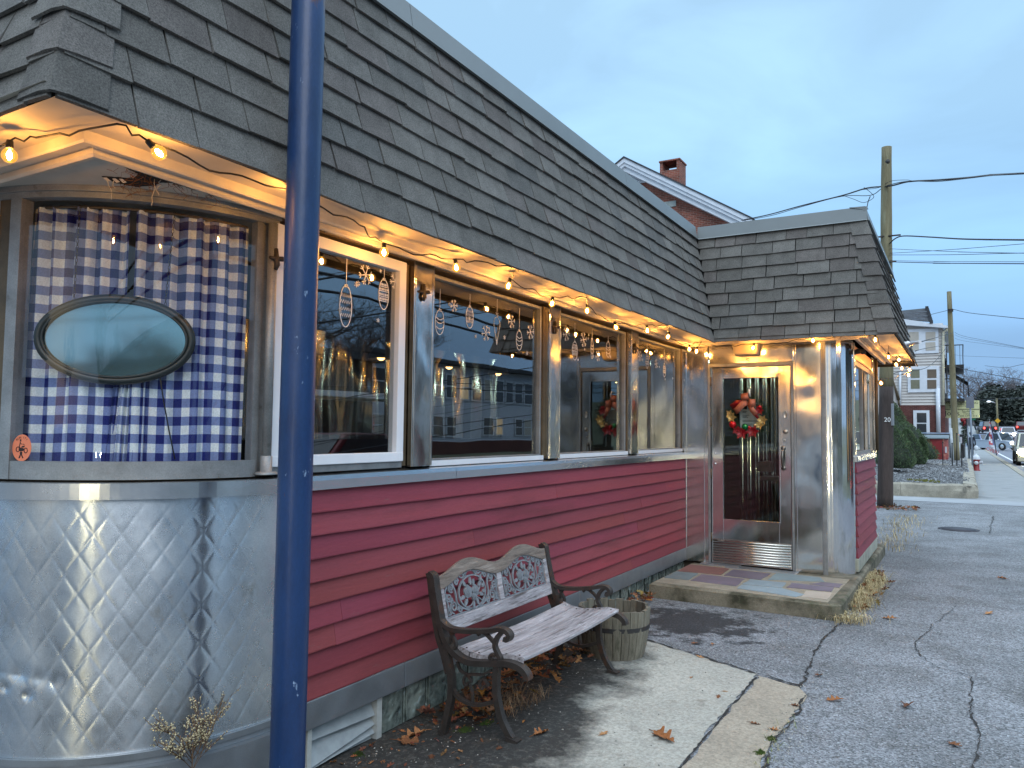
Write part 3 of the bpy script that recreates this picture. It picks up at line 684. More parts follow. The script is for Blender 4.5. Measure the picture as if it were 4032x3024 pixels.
mb=MB(); mb.add([(-4.5,1.5,2.512),(.06,1.5,2.512),(.06,2.8,2.512),(-4.5,2.8,2.512)],[(0,1,2,3)]); mb.box(-.1,.02,2.75,8.4,2.5075,2.518); mb.box(-.05,1.72,8.32,8.45,2.5075,2.518)
mb.build('inner_soffit',M['moulding'],D)
# torn corner soffit, the hole's darkness painted as a flat black piece
mb=MB(); edge=[(-.2,1.745),(-.185,1.719),(-.154,1.75),(-.13,1.776),(-.106,1.79),(-.06,1.78),(-.03,1.76),(-.013,1.70),(.012,1.645),(.022,1.66),(.02,1.76),(.016,1.9),(.012,2.05),(.0,2.12),(-.008,2.0),(-.02,1.9),(-.05,1.872),(-.091,1.883),(-.14,1.878),(-.178,1.866),(-.2,1.83),(-.213,1.79)]
pp=[]
for (x0,y0),(x1,y1) in zip(edge,edge[1:]+edge[:1]):
    for t in (0,.33,.66): pp.append((x0+(x1-x0)*t+R(-.006,.006),y0+(y1-y0)*t+R(-.006,.006)))
mb.prism(pp,(0,0,2.509),(1,0,0),(0,1,0),(0,0,1),.002,3)
for _ in range(42):
    x,y=random.choice([(R(-.05,.01),R(1.68,1.85)),(R(-.01,.016),R(1.75,2.1)),(R(-.2,-.05),R(1.78,1.86))]); q=[Vector((x,y,2.508))]
    for k in range(4): q.append(q[-1]+Vector((R(-.03,.03),R(-.03,.03),R(-.02,.004))))
    mb.tube(q,R(.0005,.0013),4,1)
for x,y,L in ((-.185,1.73,.085),(-.165,1.75,.035),(-.03,1.83,.11),(-.02,1.85,.06)):
    q=[Vector((x,y,2.508))]
    for k in range(6): q.append(q[-1]+Vector((R(-.008,.008),R(-.008,.008),-L/6)))
    mb.tube(q,.0016,4,2)
for x,y in ((-.19,1.72),(-.17,1.745),(-.15,1.76)): mb.add([(x,y,2.507),(x+.014,y+.006,2.507),(x+.018,y+.022,2.497),(x+.004,y+.016,2.494)],[(0,1,2,3)],2)
mb.build('torn_soffit',[M['rot'],mat('brown_fibre',S(120,78,42),.95),M['moulding'],M['under']],D)
# header band of the entrance wall
mb=MB(); mb.box(.28,1.16,8.34,8.40,2.292,2.512); mb.build('entry_header',M['steel'],D,bevel=.004)
# --- roof
EX,EZ=.45,2.49; TX,TZ=.19,3.66; NS=9
SLOPE=math.hypot(EX-TX,TZ-EZ); EXPO=SLOPE/NS
def shingles(mb,o,u,vtop,umin,umax,nrm,wmin=.2,wmax=.33):
    """o eave corner, u along the eave, vtop unit up-slope; umin/umax functions of up-slope distance"""
    o,u,vtop,nrm=Vector(o),Vector(u),Vector(vtop),Vector(nrm)
    for r in range(NS):
        a=umin(r*EXPO); b=umax(r*EXPO); x=a-R(0,.2); rowt=R(.95,1.05)
        while x<b:
            wd=R(wmin,wmax); x0,x1=max(x,a),min(x+wd-R(.004,.010),b); x+=wd
            if x1-x0<.02: continue
            v0=r*EXPO+R(-.005,.004)-(.012 if r==0 else 0); v1=(r+1)*EXPO+.012
            la,lb=R(.015,.025),R(.015,.025); tt=.006
            dz=R(-.004,.004)
            k0=max(x0,umin(v1)) if x0<=a+1e-6 else x0; k1=min(x1,umax(v1)) if x1>=b-1e-6 else x1
            if k1-k0<.01: k0=k1=(k0+k1)/2
            P=lambda uu,vv,hh:o+u*uu+vtop*vv+nrm*hh
            g=R(.86,1.15)*rowt; ty=random.random()
            col=(.142*g,.134*g,.122*g) if ty<.74 else ((.138*g,.124*g,.114*g) if ty<.9 else (.13*g,.126*g,.118*g))
            vs=[P(x0,v0,la),P(x1,v0+dz,lb),P(k1,v1,.002),P(k0,v1,.002),P(x0,v0,la-tt*2.2),P(x1,v0+dz,lb-tt*2.2),P(k1,v1,0),P(k0,v1,0)]
            mb.add(vs,[(0,1,2,3),(4,5,1,0),(5,6,2,1),(7,4,0,3),(7,6,5,4)],0,col)
sl=Vector((TX-EX,0,TZ-EZ)).normalized(); k=(EX-TX)/SLOPE       # inward run per metre up the slope
nm=Vector((TZ-EZ,0,EX-TX)).normalized()
EY0=1.18; VY=7.92; OX=2.14
mb=MB()
shingles(mb,(EX,0,EZ),(0,1,0),sl,lambda v:EY0+k*v,lambda v:VY+k*v,nm)
mb.build('roof_shingles',M['shingle'],D)
mb=MB(); shingles(mb,(0,EY0,EZ),(1,0,0),Vector((0,EX-TX,TZ-EZ)).normalized(),lambda v:-4.6,lambda v:EX-k*v,Vector((0,-(TZ-EZ),EX-TX)).normalized()); mb.build('roof_shingles',M['shingle'],D)
mb=MB(); shingles(mb,(0,VY,EZ),(1,0,0),Vector((0,EX-TX,TZ-EZ)).normalized(),lambda v:EX-k*v,lambda v:OX-k*v,Vector((0,-(TZ-EZ),EX-TX)).normalized()); mb.build('roof_shingles',M['shingle'],D)
mb=MB(); shingles(mb,(OX,0,EZ),(0,1,0),sl,lambda v:VY+k*v,lambda v:11.95-k*v,nm); mb.build('roof_shingles',M['shingle'],D)
# decking behind the shingles
mb=MB(); ins=.012
def deck(a,b,c,d): mb.add([a,b,c,d],[(0,1,2,3)])
e_,t_=EX-ins,TX-ins
deck((e_,EY0+ins,EZ),(e_,VY+ins,EZ),(t_,VY+.26+ins,TZ),(t_,EY0+.26+ins,TZ)); deck((-4.6,EY0+ins,EZ),(e_,EY0+ins,EZ),(t_,EY0+.26+ins,TZ),(-4.6,EY0+.26+ins,TZ))
deck((e_,VY+ins,EZ),(OX-ins,VY+ins,EZ),(OX-.26-ins,VY+.26+ins,TZ),(t_,VY+.26+ins,TZ)); deck((OX-ins,VY+ins,EZ),(OX-ins,11.95-ins,EZ),(OX-.26-ins,11.69-ins,TZ),(OX-.26-ins,VY+.26+ins,TZ))
deck((OX-ins,11.95-ins,EZ),(-4.6,11.95-ins,EZ),(-4.6,11.69-ins,TZ),(OX-.26-ins,11.69-ins,TZ))
deck((-4.6,EY0+.3,3.70),(TX-.02,EY0+.3,3.70),(TX-.02,11.6,3.70),(-4.6,11.6,3.70)); deck((TX-.03,VY+.3,3.70),(OX-.3,VY+.3,3.70),(OX-.3,11.6,3.70),(TX-.03,11.6,3.70))
deck((1.69,11.4,2.515),(OX-.02,11.4,2.515),(OX-.02,11.94,2.515),(-4,11.94,2.515))
mb.build('roof_deck',M['under'],D)
# hip caps
def hip(mb,o,dirv,ua,ub,na,nb,L):
    o,dirv,ua,ub,na,nb=map(Vector,(o,dirv,ua,ub,na,nb)); mn=(na+nb).normalized(); nn=int(L/.15)
    for i in range(nn):
        b0=o+dirv*(i*.15); b1=o+dirv*min(L,(i+1)*.15+.02); g=R(.78,1.15); ty=random.random()
        col=(.142*g,.134*g,.122*g) if ty<.7 else (.136*g,.124*g,.114*g); w_=.145+R(-.012,.012); lo,hi=.024+R(0,.008),.010
        dn=dirv*(-.012)
        A=[b0+ua*w_+na*lo+R(-.004,.004)*dirv,b0+dn*.3+ua*.03+na*(lo+.004),b0+dn+mn*(lo+.008),b0+dn*.3+ub*.03+nb*(lo+.004),b0+ub*w_+nb*lo+R(-.004,.004)*dirv]
        B=[b1+ua*w_+na*hi,b1+ua*.03+na*(hi+.004),b1+mn*(hi+.008),b1+ub*.03+nb*(hi+.004),b1+ub*w_+nb*hi]
        C_=[p-mn*.012 for p in A]
        mb.add(A+B+C_,[(j,j+1,6+j,5+j) for j in range(4)]+[(10+j,11+j,j+1,j) for j in range(4)],0,col,False)
nS=Vector((0,-(TZ-EZ),EX-TX)).normalized(); hd=Vector((TX-EX,EX-TX,TZ-EZ)); HL=hd.length
mb=MB(); hip(mb,(EX,EY0,EZ),hd.normalized(),(-1,0,0),(0,1,0),nS,nm,HL); mb.build('hip_shingles',M['shingle'],D)
mb=MB(); hip(mb,(OX,VY,EZ),hd.normalized(),(-1,0,0),(0,1,0),nS,nm,HL); mb.build('hip_shingles',M['shingle'],D)
# valley and top fascia
mb=MB(); f0,f1=TZ-.012,TZ+.125
def fas(a,b,w,t=.012):
    a,b,w=Vector(a),Vector(b),Vector(w)
    p=[a-w*.14+Vector((0,0,f1+.006)),a+w*.006+Vector((0,0,f1)),a+w*.030+Vector((0,0,f0+.004)),a+w*.042+Vector((0,0,f0-.008)),a+w*.02+Vector((0,0,f0-.006)),a-w*.02+Vector((0,0,f1-.03))]
    q=[x+(b-a) for x in p]; mb.add(p+q,[(i,i+1,7+i,6+i) for i in range(5)]+[(0,1,2,3,4,5),(11,10,9,8,7,6)])
X=(1,0,0); SY=(0,-1,0)
for a,b in ((EY0+.24,3.1),(3.104,6.1),(6.104,VY+.22)): fas((TX,a,0),(TX,b,0),X)
fas((TX+.02,VY+.26,0),(OX-.24,VY+.26,0),SY); fas((OX-.26,VY+.245,0),(OX-.26,11.7,0),X); fas((-4.6,EY0+.26,0),(TX+.02,EY0+.26,0),SY)
mb.build('roof_fascia',M['fascia'],D)
# --- foundation: vent and glass blocks
mb=MB(); mb.box(-.3,-.09,2.3,8.4,-.3,.15); mb.build('foundation',mat('foundation_concrete',S(110,106,98),.9,var=.2),D)
mb=MB(); mb.box(-.08,-.0,3.195,3.235,-.09,.148); mb.box(-.08,.0,2.70,2.728,-.12,.148); mb.box(-.085,-.075,2.728,3.195,-.12,.15,1)
vent=mb.build('wall_vent',[mat('painted_vent_frame',S(176,176,170),.7,var=.2,vscale=8,fine=.12),M['under']],D)
for i,(lt,lb_,rt,rb,tw) in enumerate(((.150,.079,.150,.058,0),(.066,-.040,.050,.012,.012),(-.020,-.052,.020,-.032,.006),(-.046,-.125,-.020,-.100,0))):
    mb=MB(); L0,L1=2.73,3.193
    mb.add([(-.058,L0,lt),(-.058,L1,rt),(-.012,L1,rb),(-.012+tw,L0,lb_),(-.064,L0,lt),(-.064,L1,rt),(-.018,L1,rb-.003),(-.018+tw,L0,lb_-.003)],[(0,1,2,3),(7,6,5,4),(3,2,6,7),(1,0,4,5),(0,3,7,4),(2,1,5,6)])
    mb.build('vent_slat',mat('galvanised_slat',S(160,164,164),.6,.3,var=.15,vscale=12) if i==0 else bpy.data.materials['galvanised_slat'],vent)
def gblock():
    m,n,l,p=nt('glass_block'); co=objco(n,l)
    c=mixc(n,l,rng(n,l,noise(n,l,co,9,4),.35,.65,0,1),S(74,82,78),S(136,144,134)); c=mixc(n,l,rng(n,l,noise(n,l,co,120,3,.7),.66,.74,0,.8),c,(.6,.62,.6))
    l.new(c,p.inputs['Base Color']); p.inputs['Roughness'].default_value=.15; p.inputs['Specular IOR Level'].default_value=.8
    wv=n.new('ShaderNodeTexWave'); wv.inputs['Scale'].default_value=9; wv.inputs['Distortion'].default_value=6; wv.inputs['Detail'].default_value=2; l.new(co,wv.inputs[0])
    b=n.new('ShaderNodeBump'); b.inputs['Strength'].default_value=.7; b.inputs['Distance'].default_value=.02; l.new(wv.outputs['Fac'],b.inputs['Height']); l.new(b.outputs[0],p.inputs['Normal'])
    return m
M['gblock']=gblock()
y=3.24
while y<8.2:
    mb=MB(); mb.box(-.09,-.028,y+.004,y+.2,-.075,.149); mb.box(-.028,-.014,y+.018,y+.186,-.06,.149)
    mb.build('glass_block',M['gblock'],D,bevel=.004); y+=.206
# --- vestibule walls
mb=MB(); mb.box(.0,.272,8.335,8.40,.145,2.508); mb.box(.225,.231,8.330,8.336,.145,2.5); mb.box(.0,.03,8.325,8.336,.28,2.5); mb.build('entry_panel',M['steel'],D,bevel=.003)
mb=MB(); mb.box(1.163,1.43,8.335,8.40,.14,2.508); mb.box(1.185,1.19,8.331,8.336,.14,2.5); mb.build('entry_panel',M['steel'],D,bevel=.003)
mb=MB(); mb.box(1.432,1.476,8.33,8.40,.13,2.508); mb.box(1.446,1.450,8.326,8.331,.13,2.508)
for z in (.35,.75,1.2,1.72,2.3): mb.ball((1.455,8.327,z),.007,8,5)
mb.build('joint_strip',M['frame'],D,bevel=.003)
RC=.245; cc=(1.71-RC,8.335+RC)
mb=MB(); nA=28
vs=[(1.474,8.333,.128),(1.474,8.333,2.508)]
for i in range(nA+1):
    th=-PI/2+PI/2*i/nA; wob=.0016*math.sin(i*1.7)
    for z in (.128,2.508): vs.append((cc[0]+(RC+wob)*math.cos(th),cc[1]+(RC+wob)*math.sin(th),z))
mb.add(vs,[(2*i,2*i+2,2*i+3,2*i+1) for i in range(nA+1)],0,None,True); mb.build('rounded_corner_panel',M['steel'],D)
mb=MB(); mb.lathe([(RC-.03,.125),(RC-.03,.128)],14,(cc[0],cc[1],0),a0=-PI/2,a1=-.3); mb.box(1.16,1.48,8.36,8.42,.08,.14); mb.build('corner_base',M['black'],D)
# street side of the vestibule
mb=MB(); mb.box(1.66,1.738,8.585,10.565,1.258,1.325); mb.build('sill_band',M['steel_sill'],D,bevel=.005)
mb=MB(); mb.box(1.66,1.732,8.585,10.565,.150,.282); mb.build('base_trim',mat('stained_pale_trim',S(176,176,160),.5,.4,var=.2,vscale=5,spots=((S(120,112,84),7,.55,.75),)),D,bevel=.004)
for q in ((1.70,1.735,10.50,10.565),(1.69,1.725,10.40,10.47),(1.69,1.725,10.30,10.36),(1.69,1.72,8.585,8.64)): mb=MB(); mb.box(*q,1.325,2.49); mb.build('window_post',M['steel_post'],D,bevel=.003)
mb=MB(); mb.box(1.66,1.70,8.64,10.3,1.325,1.36); mb.box(1.66,1.70,8.64,10.3,2.28,2.33); mb.box(1.665,1.7,9.5,9.53,1.36,2.28); sw=mb.build('window',M['frame'],D)
mb=MB(); mb.box(1.677,1.68,8.64,10.3,1.35,2.3); mb.build('glass',M['glass'],sw)
mb=MB(); mb.box(1.69,1.718,8.64,10.42,2.33,2.46); mb.build('copper_header',mat('copper_toned_header',S(170,96,72),.35,.7,var=.15),D)
mb=MB(); mb.tube([(1.75,10.55,1.34),(1.75,10.55,2.49)],.02,8); mb.build('downpipe',M['frame_dark'],D)
for (x,y) in ((1.70,8.64),): 
    mb=MB(); mb.tube([(1.70,8.62,2.38),(1.76,8.60,2.40),(1.79,8.585,2.395)],[.02,.03,.02],8); mb.ball((1.80,8.58,2.39),.028,8,6); mb.build('awning_bracket',M['black'],D)
# --- door
mb=MB(); mb.box(.274,.297,8.325,8.42,.145,2.29); mb.box(1.14,1.161,8.325,8.42,.145,2.29); mb.box(.297,1.14,8.325,8.42,2.258,2.29)
mb.build('door_jamb',M['frame'],D)
dx0,dx1=.308,1.134; g0,g1,gz0,gz1=.432,1.010,.625,2.13
mb=MB(); fy0,fy1=8.345,8.39
mb.box(dx0,g0,fy0,fy1,.15,2.25); mb.box(g1,dx1,fy0,fy1,.15,2.25); mb.box(g0,g1,fy0+.001,fy1,gz1,2.249); mb.box(g0,g1,fy0+.001,fy1,.151,gz0)
mb.box(g0-.014,g0,fy0-.006,fy0+.01,gz0-.014,gz1+.014); mb.box(g1,g1+.014,fy0-.006,fy0+.01,gz0-.014,gz1+.014); mb.box(g0,g1,fy0-.0055,fy0+.01,gz1,gz1+.014); mb.box(g0,g1,fy0-.0055,fy0+.01,gz0-.014,gz0)
mb.box(dx0,dx0+.008,fy0-.006,fy0,.16,2.24); mb.box(dx1-.008,dx1,fy0-.006,fy0,.16,2.24)
door=mb.build('door',M['steel'],D,bevel=.003)
mb=MB(); mb.box(g0-.004,g1+.004,8.358,8.362,gz0-.004,gz1+.004); mb.build('glass',M['doorglass'],door)
mb=MB(); mb.box(dx0+.012,dx1-.012,fy0-.008,fy0+.002,.158,.160); mb.box(dx0+.012,dx1-.012,fy0-.008,fy0+.002,.402,.408)
for i in range(9): mb.tube([(dx0+.014,fy0-.008,.174+i*.0268),(dx1-.014,fy0-.008,.174+i*.0268)],.0088,8)
mb.build('kick_plate',mat('ribbed_kick_plate',(.66,.63,.56),.22,1,var=.1,vscale=4,bump2=.2,b2scale=4),door)
mb=MB(); mb.tube([(1.055,fy0,1.385),(1.055,fy0-.045,1.36),(1.053,fy0-.055,1.29),(1.053,fy0-.045,1.215),(1.052,fy0,1.19)],[.011,.012,.014,.012,.011],8)
for z in (1.39,1.185): mb.lathe([(.0,-.012),(.022,-.010),(.026,0)],12,(1.054,fy0,z),M=Matrix.Rotation(PI/2,3,'X').inverted())
mb.build('door_handle',mat('tarnished_handle',S(112,108,100),.3,.9),door)
Ry=Matrix.Rotation(PI/2,3,'X')
mb=MB(); mb.lathe([(0,.02),(.014,.02),(.024,.012),(.027,0)],16,(1.078,fy0,1.563),M=Ry); mb.lathe([(0,.012),(.010,.010),(.012,0)],12,(1.068,fy0,1.472),M=Ry); mb.build('door_lock',mat('worn_lock_metal',S(170,160,146),.3,.9),door)
mb=MB(); mb.lathe([(.0,.003),(.014,.003),(.0155,.0055),(.018,.005),(.019,0)],20,(1.078,fy0,1.74),M=Ry@Matrix.Diagonal((1,2.2,1))); mb.build('oval_plate',mat('oval_plate_metal',S(180,172,160),.3,.9),door)
for z in (.42,1.1,1.66,2.1): mb=MB(); mb.tube([(.302,8.335,z-.05),(.302,8.335,z+.05)],.009,8); mb.build('hinge',M['frame_dark'],door)
for x,z in ((.345,1.32),(.345,1.21)): mb=MB(); mb.lathe([(0,.012),(.01,.01),(.012,0)],10,(x,fy0,z),M=Ry); mb.build('door_stud',M['chrome'],door)
# the paper notice taped behind the door glass
mb=MB(); nt_o=Vector((.70,8.366,1.70)); mb.box(.61,.815,8.365,8.3665,1.585,1.80,0)
for i,(zz,ln_) in enumerate(((1.775,.05),(1.762,.04),(1.735,.07),(1.722,.05),(1.709,.06),(1.68,.15),(1.667,.17),(1.64,.16),(1.627,.12))):
    mb.box(.635,.635+ln_,8.3638,8.3648,zz-.0028,zz+.0028,1)
mb.build('paper_notice',[mat('white_paper',(.75,.77,.8),.8,var=.03),mat('grey_print',(.12,.12,.14),.8,var=0)],door)
# room behind the door: pale bar of interior light lives in the real world as a dim lamp-lit counter
mb=MB()
for i,x in enumerate((.50,.58,.80,.88)): mb.box(x,x+.012,10.2,10.22,.4,2.2)
mb.box(.45,.95,10.0,10.3,.95,1.0); mb.box(.50,.66,9.6,9.75,1.08,1.2); mb.build('interior_shelf',M['counter_in'],D)
mb=MB(); mb.grid(lambda u,v:(.1+1.3*u,10.4+.02*abs(math.sin(u*40)),.2+2.3*v),120,1); mb.build('ribbed_inner_wall',M['steel'],D)
mb=MB(); mb.box(.45,1.0,9.35,9.40,2.40,2.43); mb.build('ceiling_tube',emit('pale_tube_light',(.75,1,.85),22),D)
mb=MB(); mb.box(.21,.62,8.20,8.335,.128,.150); mb.build('threshold_plate',M['alu_dull'],D,bevel=.004)
mb=MB(); mb.box(.50,1.20,8.15,8.33,.126,.142); mb.build('threshold_plate',M['alu_dull'],D,bevel=.004)
# porch light box above the door, unlit
mb=MB(); mb.add([(.56,8.335,2.502),(.84,8.335,2.502),(.84,8.20,2.502),(.56,8.20,2.502),(.575,8.335,2.36),(.825,8.335,2.36),(.815,8.22,2.37),(.585,8.22,2.37)],[(0,1,2,3),(7,6,5,4),(3,2,6,7),(1,0,4,5),(0,3,7,4),(2,1,5,6)]); mb.build('porch_light',mat('frosted_lamp_cover',S(196,180,150),.35,var=.08),D,bevel=.02)
mb=MB(); mb.ball((.70,8.333,2.33),(.022,.012,.016),10,6); mb.build('door_button',M['chrome'],D)
# service insulator at the roof corner
mb=MB(); q=at(3512,1363,9.1); a=at(3400+880*.2531,1180+655*.2531,9.0); c_=at(3400+690*.2531,1180+700*.2531,9.4)
mb.ball(c_,(.035,.05,.04),10,8); mb.tube([c_,a],[.02,.016],8); mb.lathe([(.0,.03),(.05,.03),(.045,-.03),(0,-.03)],12,c_+Vector((-.03,0,0))); mb.build('wire_insulator',mat('white_porcelain',(.75,.75,.78),.25,var=.05),D)
# --- doorstep
DS=thing('doorstep','low concrete doorstep paved with grey and purple slate under the steel door','doorstep',(.9,7.6,0))
mb=MB()
prof=[(.10,6.965),(1.70,6.94),(1.755,6.975),(1.772,7.05),(1.775,11.1),(1.2,11.12),(1.2,8.30),(.10,8.30)]
n8=len(prof); vs=[(x,y,z) for z in (-.1,.118) for x,y in prof]+[(x+(.02 if x<1 else -.022)*(1 if y<11 else 1),y+(.022 if y<7.2 else 0),.134) for x,y in prof]
fs=[(i,(i+1)%n8,n8+(i+1)%n8,n8+i) for i in range(n8)]+[(n8+i,n8+(i+1)%n8,2*n8+(i+1)%n8,2*n8+i) for i in range(n8)]+[tuple(range(2*n8,3*n8))]
mb.add(vs,fs); mb.build('concrete_base',M['concrete'],DS)
sl_c={'g':S(128,142,144),'p':S(104,94,106),'r':S(122,84,78),'b':S(136,150,156),'t':S(178,164,148),'d':S(112,124,126)}
tiles=[('r',[(.13,8.12),(.55,8.10),(.57,7.72),(.14,7.68)]),('d',[(.14,7.64),(.36,7.66),(.38,7.28),(.14,7.26)]),('p',[(.40,7.64),(.82,7.63),(.84,7.24),(.40,7.26)]),('p',[(.60,8.08),(.98,8.06),(.96,7.68),(.60,7.70)]),
 ('g',[(1.02,8.14),(1.44,8.12),(1.50,7.92),(1.02,7.72)]),('b',[(.87,7.64),(1.20,7.66),(1.21,7.40),(.87,7.36)]),('b',[(.87,7.33),(1.22,7.37),(1.44,7.2),(1.40,7.06),(.87,7.14)]),('p',[(1.25,7.68),(1.62,7.66),(1.62,7.46),(1.25,7.44)]),('p',[(1.48,7.88),(1.66,7.9),(1.66,7.70),(1.40,7.72)]),
 ('t',[(1.42,7.38),(1.64,7.42),(1.64,7.1),(1.44,7.08)]),('g',[(1.0,7.98),(.99,7.70),(.9,7.69),(.9,7.9)][:0])]
mb=MB()
for cn,p in tiles:
    if not p: continue
    cxm=sum(x for x,_ in p)/len(p); cym=sum(y for _,y in p)/len(p); pl=[]
    for (xa,ya),(xb,yb) in zip(p,p[1:]+p[:1]):
        for t in (0,.25,.5,.75): pl.append((xa+(xb-xa)*t+R(-.006,.006),ya+(yb-ya)*t+R(-.006,.006)))
    t=R(.9,1.1); mb.prism(pl,(0,0,.131),(1,0,0),(0,1,0),(0,0,1),.009+R(0,.003),0,tuple(x*t for x in sl_c[cn]))
mb.build('slate_paving',M['slate'],DS)
mb=MB(); mb.prism([(.13,7.02),(1.66,6.99),(1.69,8.2),(.12,8.2)],(0,0,.1335),(1,0,0),(0,1,0),(0,0,1),.004); mb.build('mortar_bed',M['mortar'],DS)
# ------------------------------------------------------------------ curtains behind the corner window
def curtain(label,t0,t1,seed,zt0,gather,lean=0):
    rnd=random.Random(seed); ph=[rnd.uniform(0,6) for _ in range(5)]
    mb=MB(); nu,nv=150,36; uv=[]
    for j in range(nv+1):
        v=j/nv; z=1.395+v*(zt0-1.395); s=0; prev=None
        for i in range(nu+1):
            u=i/nu
            fold=.016*math.sin(u*26+ph[0]+.6*math.sin(3*v+ph[1]))+.010*math.sin(u*51+ph[2]+.8*v)+gather*.02*math.sin(u*14+ph[3]-1.2*v)*(1-u)
            fold*=1.1*(.45+.55*v) ; fold+=.004*math.sin(u*140+ph[4])*max(0,(v-.8)*5)
            th=rad(t0+(t1-t0)*u+lean*(1-v)*(1-u)); p=cyl(.735+fold,th,z)
            if prev: s+=math.hypot(p[0]-prev[0],p[1]-prev[1])
            prev=p; mb.v.append(p); uv.append((((t1-t0)*PI/180*.735*u*1.15+ .35*s*0)/.073+seed*.37,(z-1.4)/.0765+.03*math.sin(u*9+ph[1])))
    for j in range(nv):
        for i in range(nu):
            a=j*(nu+1)+i; mb.f.append([a,a+1,a+nu+2,a+nu+1]); mb.m.append(0); mb.c.append(None); mb.s.append(True)
    mb.uv=uv
    return tag(mb.build('curtain',M['gingham']),label,'curtain','gingham curtains in the curved corner window')
curtain('wide blue and white gingham curtain panel hanging right of the gap, beside the conduit pipe',-42.5,-6.2,1,2.45,.5)
curtain('gingham curtain panel left of the gap, tightly folded above the orange sticker',-76,-44.3,2,2.452,1.2,-1.5)
curtain('short overlapping gingham curtain edge hanging behind the lower right of the oval sign',-46,-38,3,1.9,.6,-3)
mb=MB(); mb.tube([cyl(.75,rad(a),2.452) for a in range(-73,-5,3)],.006,6); tag(mb.build('curtain_rod',M['frame_dark']),'thin brown curved rod the gingham curtains hang from','curtain rod')
# oval hanging sign between glass and curtains
oc=Vector(cyl(.775,rad(-46.4),1.902)); on=Vector((math.cos(rad(-46.4)),math.sin(rad(-46.4)),0)); ou=Vector((-on.y,on.x,0)); ov=Vector((0,0,1))
OS=thing('oval_sign','dark framed oval mirror like window sign hanging on two chains before gingham curtains','hanging sign',tuple(oc))
def oell(a,b,k=56): return [(a*math.cos(2*PI*i/k),b*math.sin(2*PI*i/k)) for i in range(k)]
mb=MB(); mb.tube([oc+ou*a+ov*b for a,b in oell(.288,.170)],.017,8,closed=True); mb.tube([oc+ou*a+ov*b+on*.012 for a,b in oell(.272,.156)],.006,6,closed=True); mb.build('sign_frame',mat('dark_green_black_frame',S(30,38,38),.35,var=.1),OS)
mb=MB(); mb.prism(oell(.276,.16),oc-on*.006,ou,ov,on,.006); mb.build('sign_face',mat('mirror_like_sign_face',S(150,184,186),.05,.85,var=.06,vscale=5,spec=.8),OS)
def chain(p,q,parent):
    mb=MB(); p,q=Vector(p),Vector(q); k=int((q-p).length/.013)
    for i in range(k):
        a=p+(q-p)*(i/k); b=p+(q-p)*((i+1)/k); d=ou*.0035 if i%2 else on*.0035
        mb.tube([a-d,a+d,b+d,b-d],.0016,4,closed=True)
    mb.build('chain',mat('dull_chain',S(70,66,60),.4,.7) if 'dull_chain' not in bpy.data.materials else bpy.data.materials['dull_chain'],parent)
chain(oc+ou*-.165+ov*.14,Vector(cyl(.775,rad(-58.5),2.455)),OS); chain(oc+ou*.18+ov*.135,Vector(cyl(.775,rad(-31.5),2.455)),OS)
mb=MB(); mb.tube([oc+ou*.17-ov*.14+on*.004,oc+ou*.185-ov*.25+on*-.02,oc+ou*.21-ov*.38-on*.03,oc+ou*.235-ov*.49-on*.03],.003,5); mb.build('power_cord',M['black'],OS)
# ------------------------------------------------------------------ string of warm lights
LS=thing('string_lights','string of warm round bulbs on black cord hanging under the cream diner soffit','string lights',(.3,3,2.5))
BUL=[(-.02,1.30,2.43),(.40,1.55,2.446),(.36,2.17,2.452),(.19,2.945,2.425),(.28,3.45,2.435),(.27,4.03,2.433),(.21,4.73,2.432),(.28,5.16,2.437),(.17,5.98,2.42),(.29,6.40,2.436),(.30,6.92,2.437),(.18,7.96,2.425),(.20,8.15,2.42),
 (.81,8.1,2.425),(1.40,8.07,2.47),(1.96,8.1,2.452)]
for px,py,y,dz in ((3499,1406,9.4,0),(3539.5,1416,10.6,0),(3529,1436,10.05,0),(3551,1450,10.9,0),(3581,1456,11.6,0),(3577,1477,11.65,0),(3469,1509,9.7,0)):
    p=at(px,py,y); BUL.append(tuple(p))
HOOKS={0:[(.02,1.36,2.515),(.37,1.42,2.51)],4:[(.33,3.62,2.50),(.42,3.9,2.515)],6:[(.36,4.98,2.515)],9:[(.39,6.62,2.51)],10:[(.15,7.3,2.505)],11:[(.30,8.0,2.515)],12:[(.24,8.18,2.50),(.5,8.22,2.48)],13:[(1.1,8.12,2.47)],14:[(1.62,8.2,2.50),(1.72,8.0,2.515)]}
HOOKS[2]=[(.30,2.6,2.49)]
bulb_o=None; cordpts=[]
random.seed(11)
for i,(x,y,z) in enumerate(BUL):
    tilt=Vector((R(-.25,.25),R(-.25,.25),-1)).normalized()
    if i in (1,): tilt=Vector((.1,.75,-.55)).normalized()
    if i==3: tilt=Vector((0,.05,-1)).normalized()
    rs=.0245
    c=Vector((x,y,z)); top=c-tilt*.040
    q=tilt.to_track_quat('-Z','Y').to_matrix()
    mb=MB(); mb.lathe([(.0,-rs)]+[(rs*math.sin(PI*k/10),-rs*math.cos(PI*k/10)) for k in range(1,9)]+[(.010,.025),(.009,.029)],14,c,M=q)
    b=mb.build('bulb',M['bulbglass'],LS)
    mb=MB(); mb.lathe([(.0,.052),(.009,.051),(.0105,.046),(.0115,.030),(.0115,.024),(.0,.023)],12,c,M=q); mb.build('socket',M['black'],b)
    mb=MB(); mb.ball(c,(.0085,.0085,.0155),8,6,M=q); mb.build('filament',M['filament'],b)
    cordpts.append((i,top-tilt*.008))
mb=MB(); path=[]
full=[Vector((-1.2,1.33,2.49))]
for i,p in cordpts:
    full.append(p)
    for h in HOOKS.get(i,[]): full.append(Vector(h))
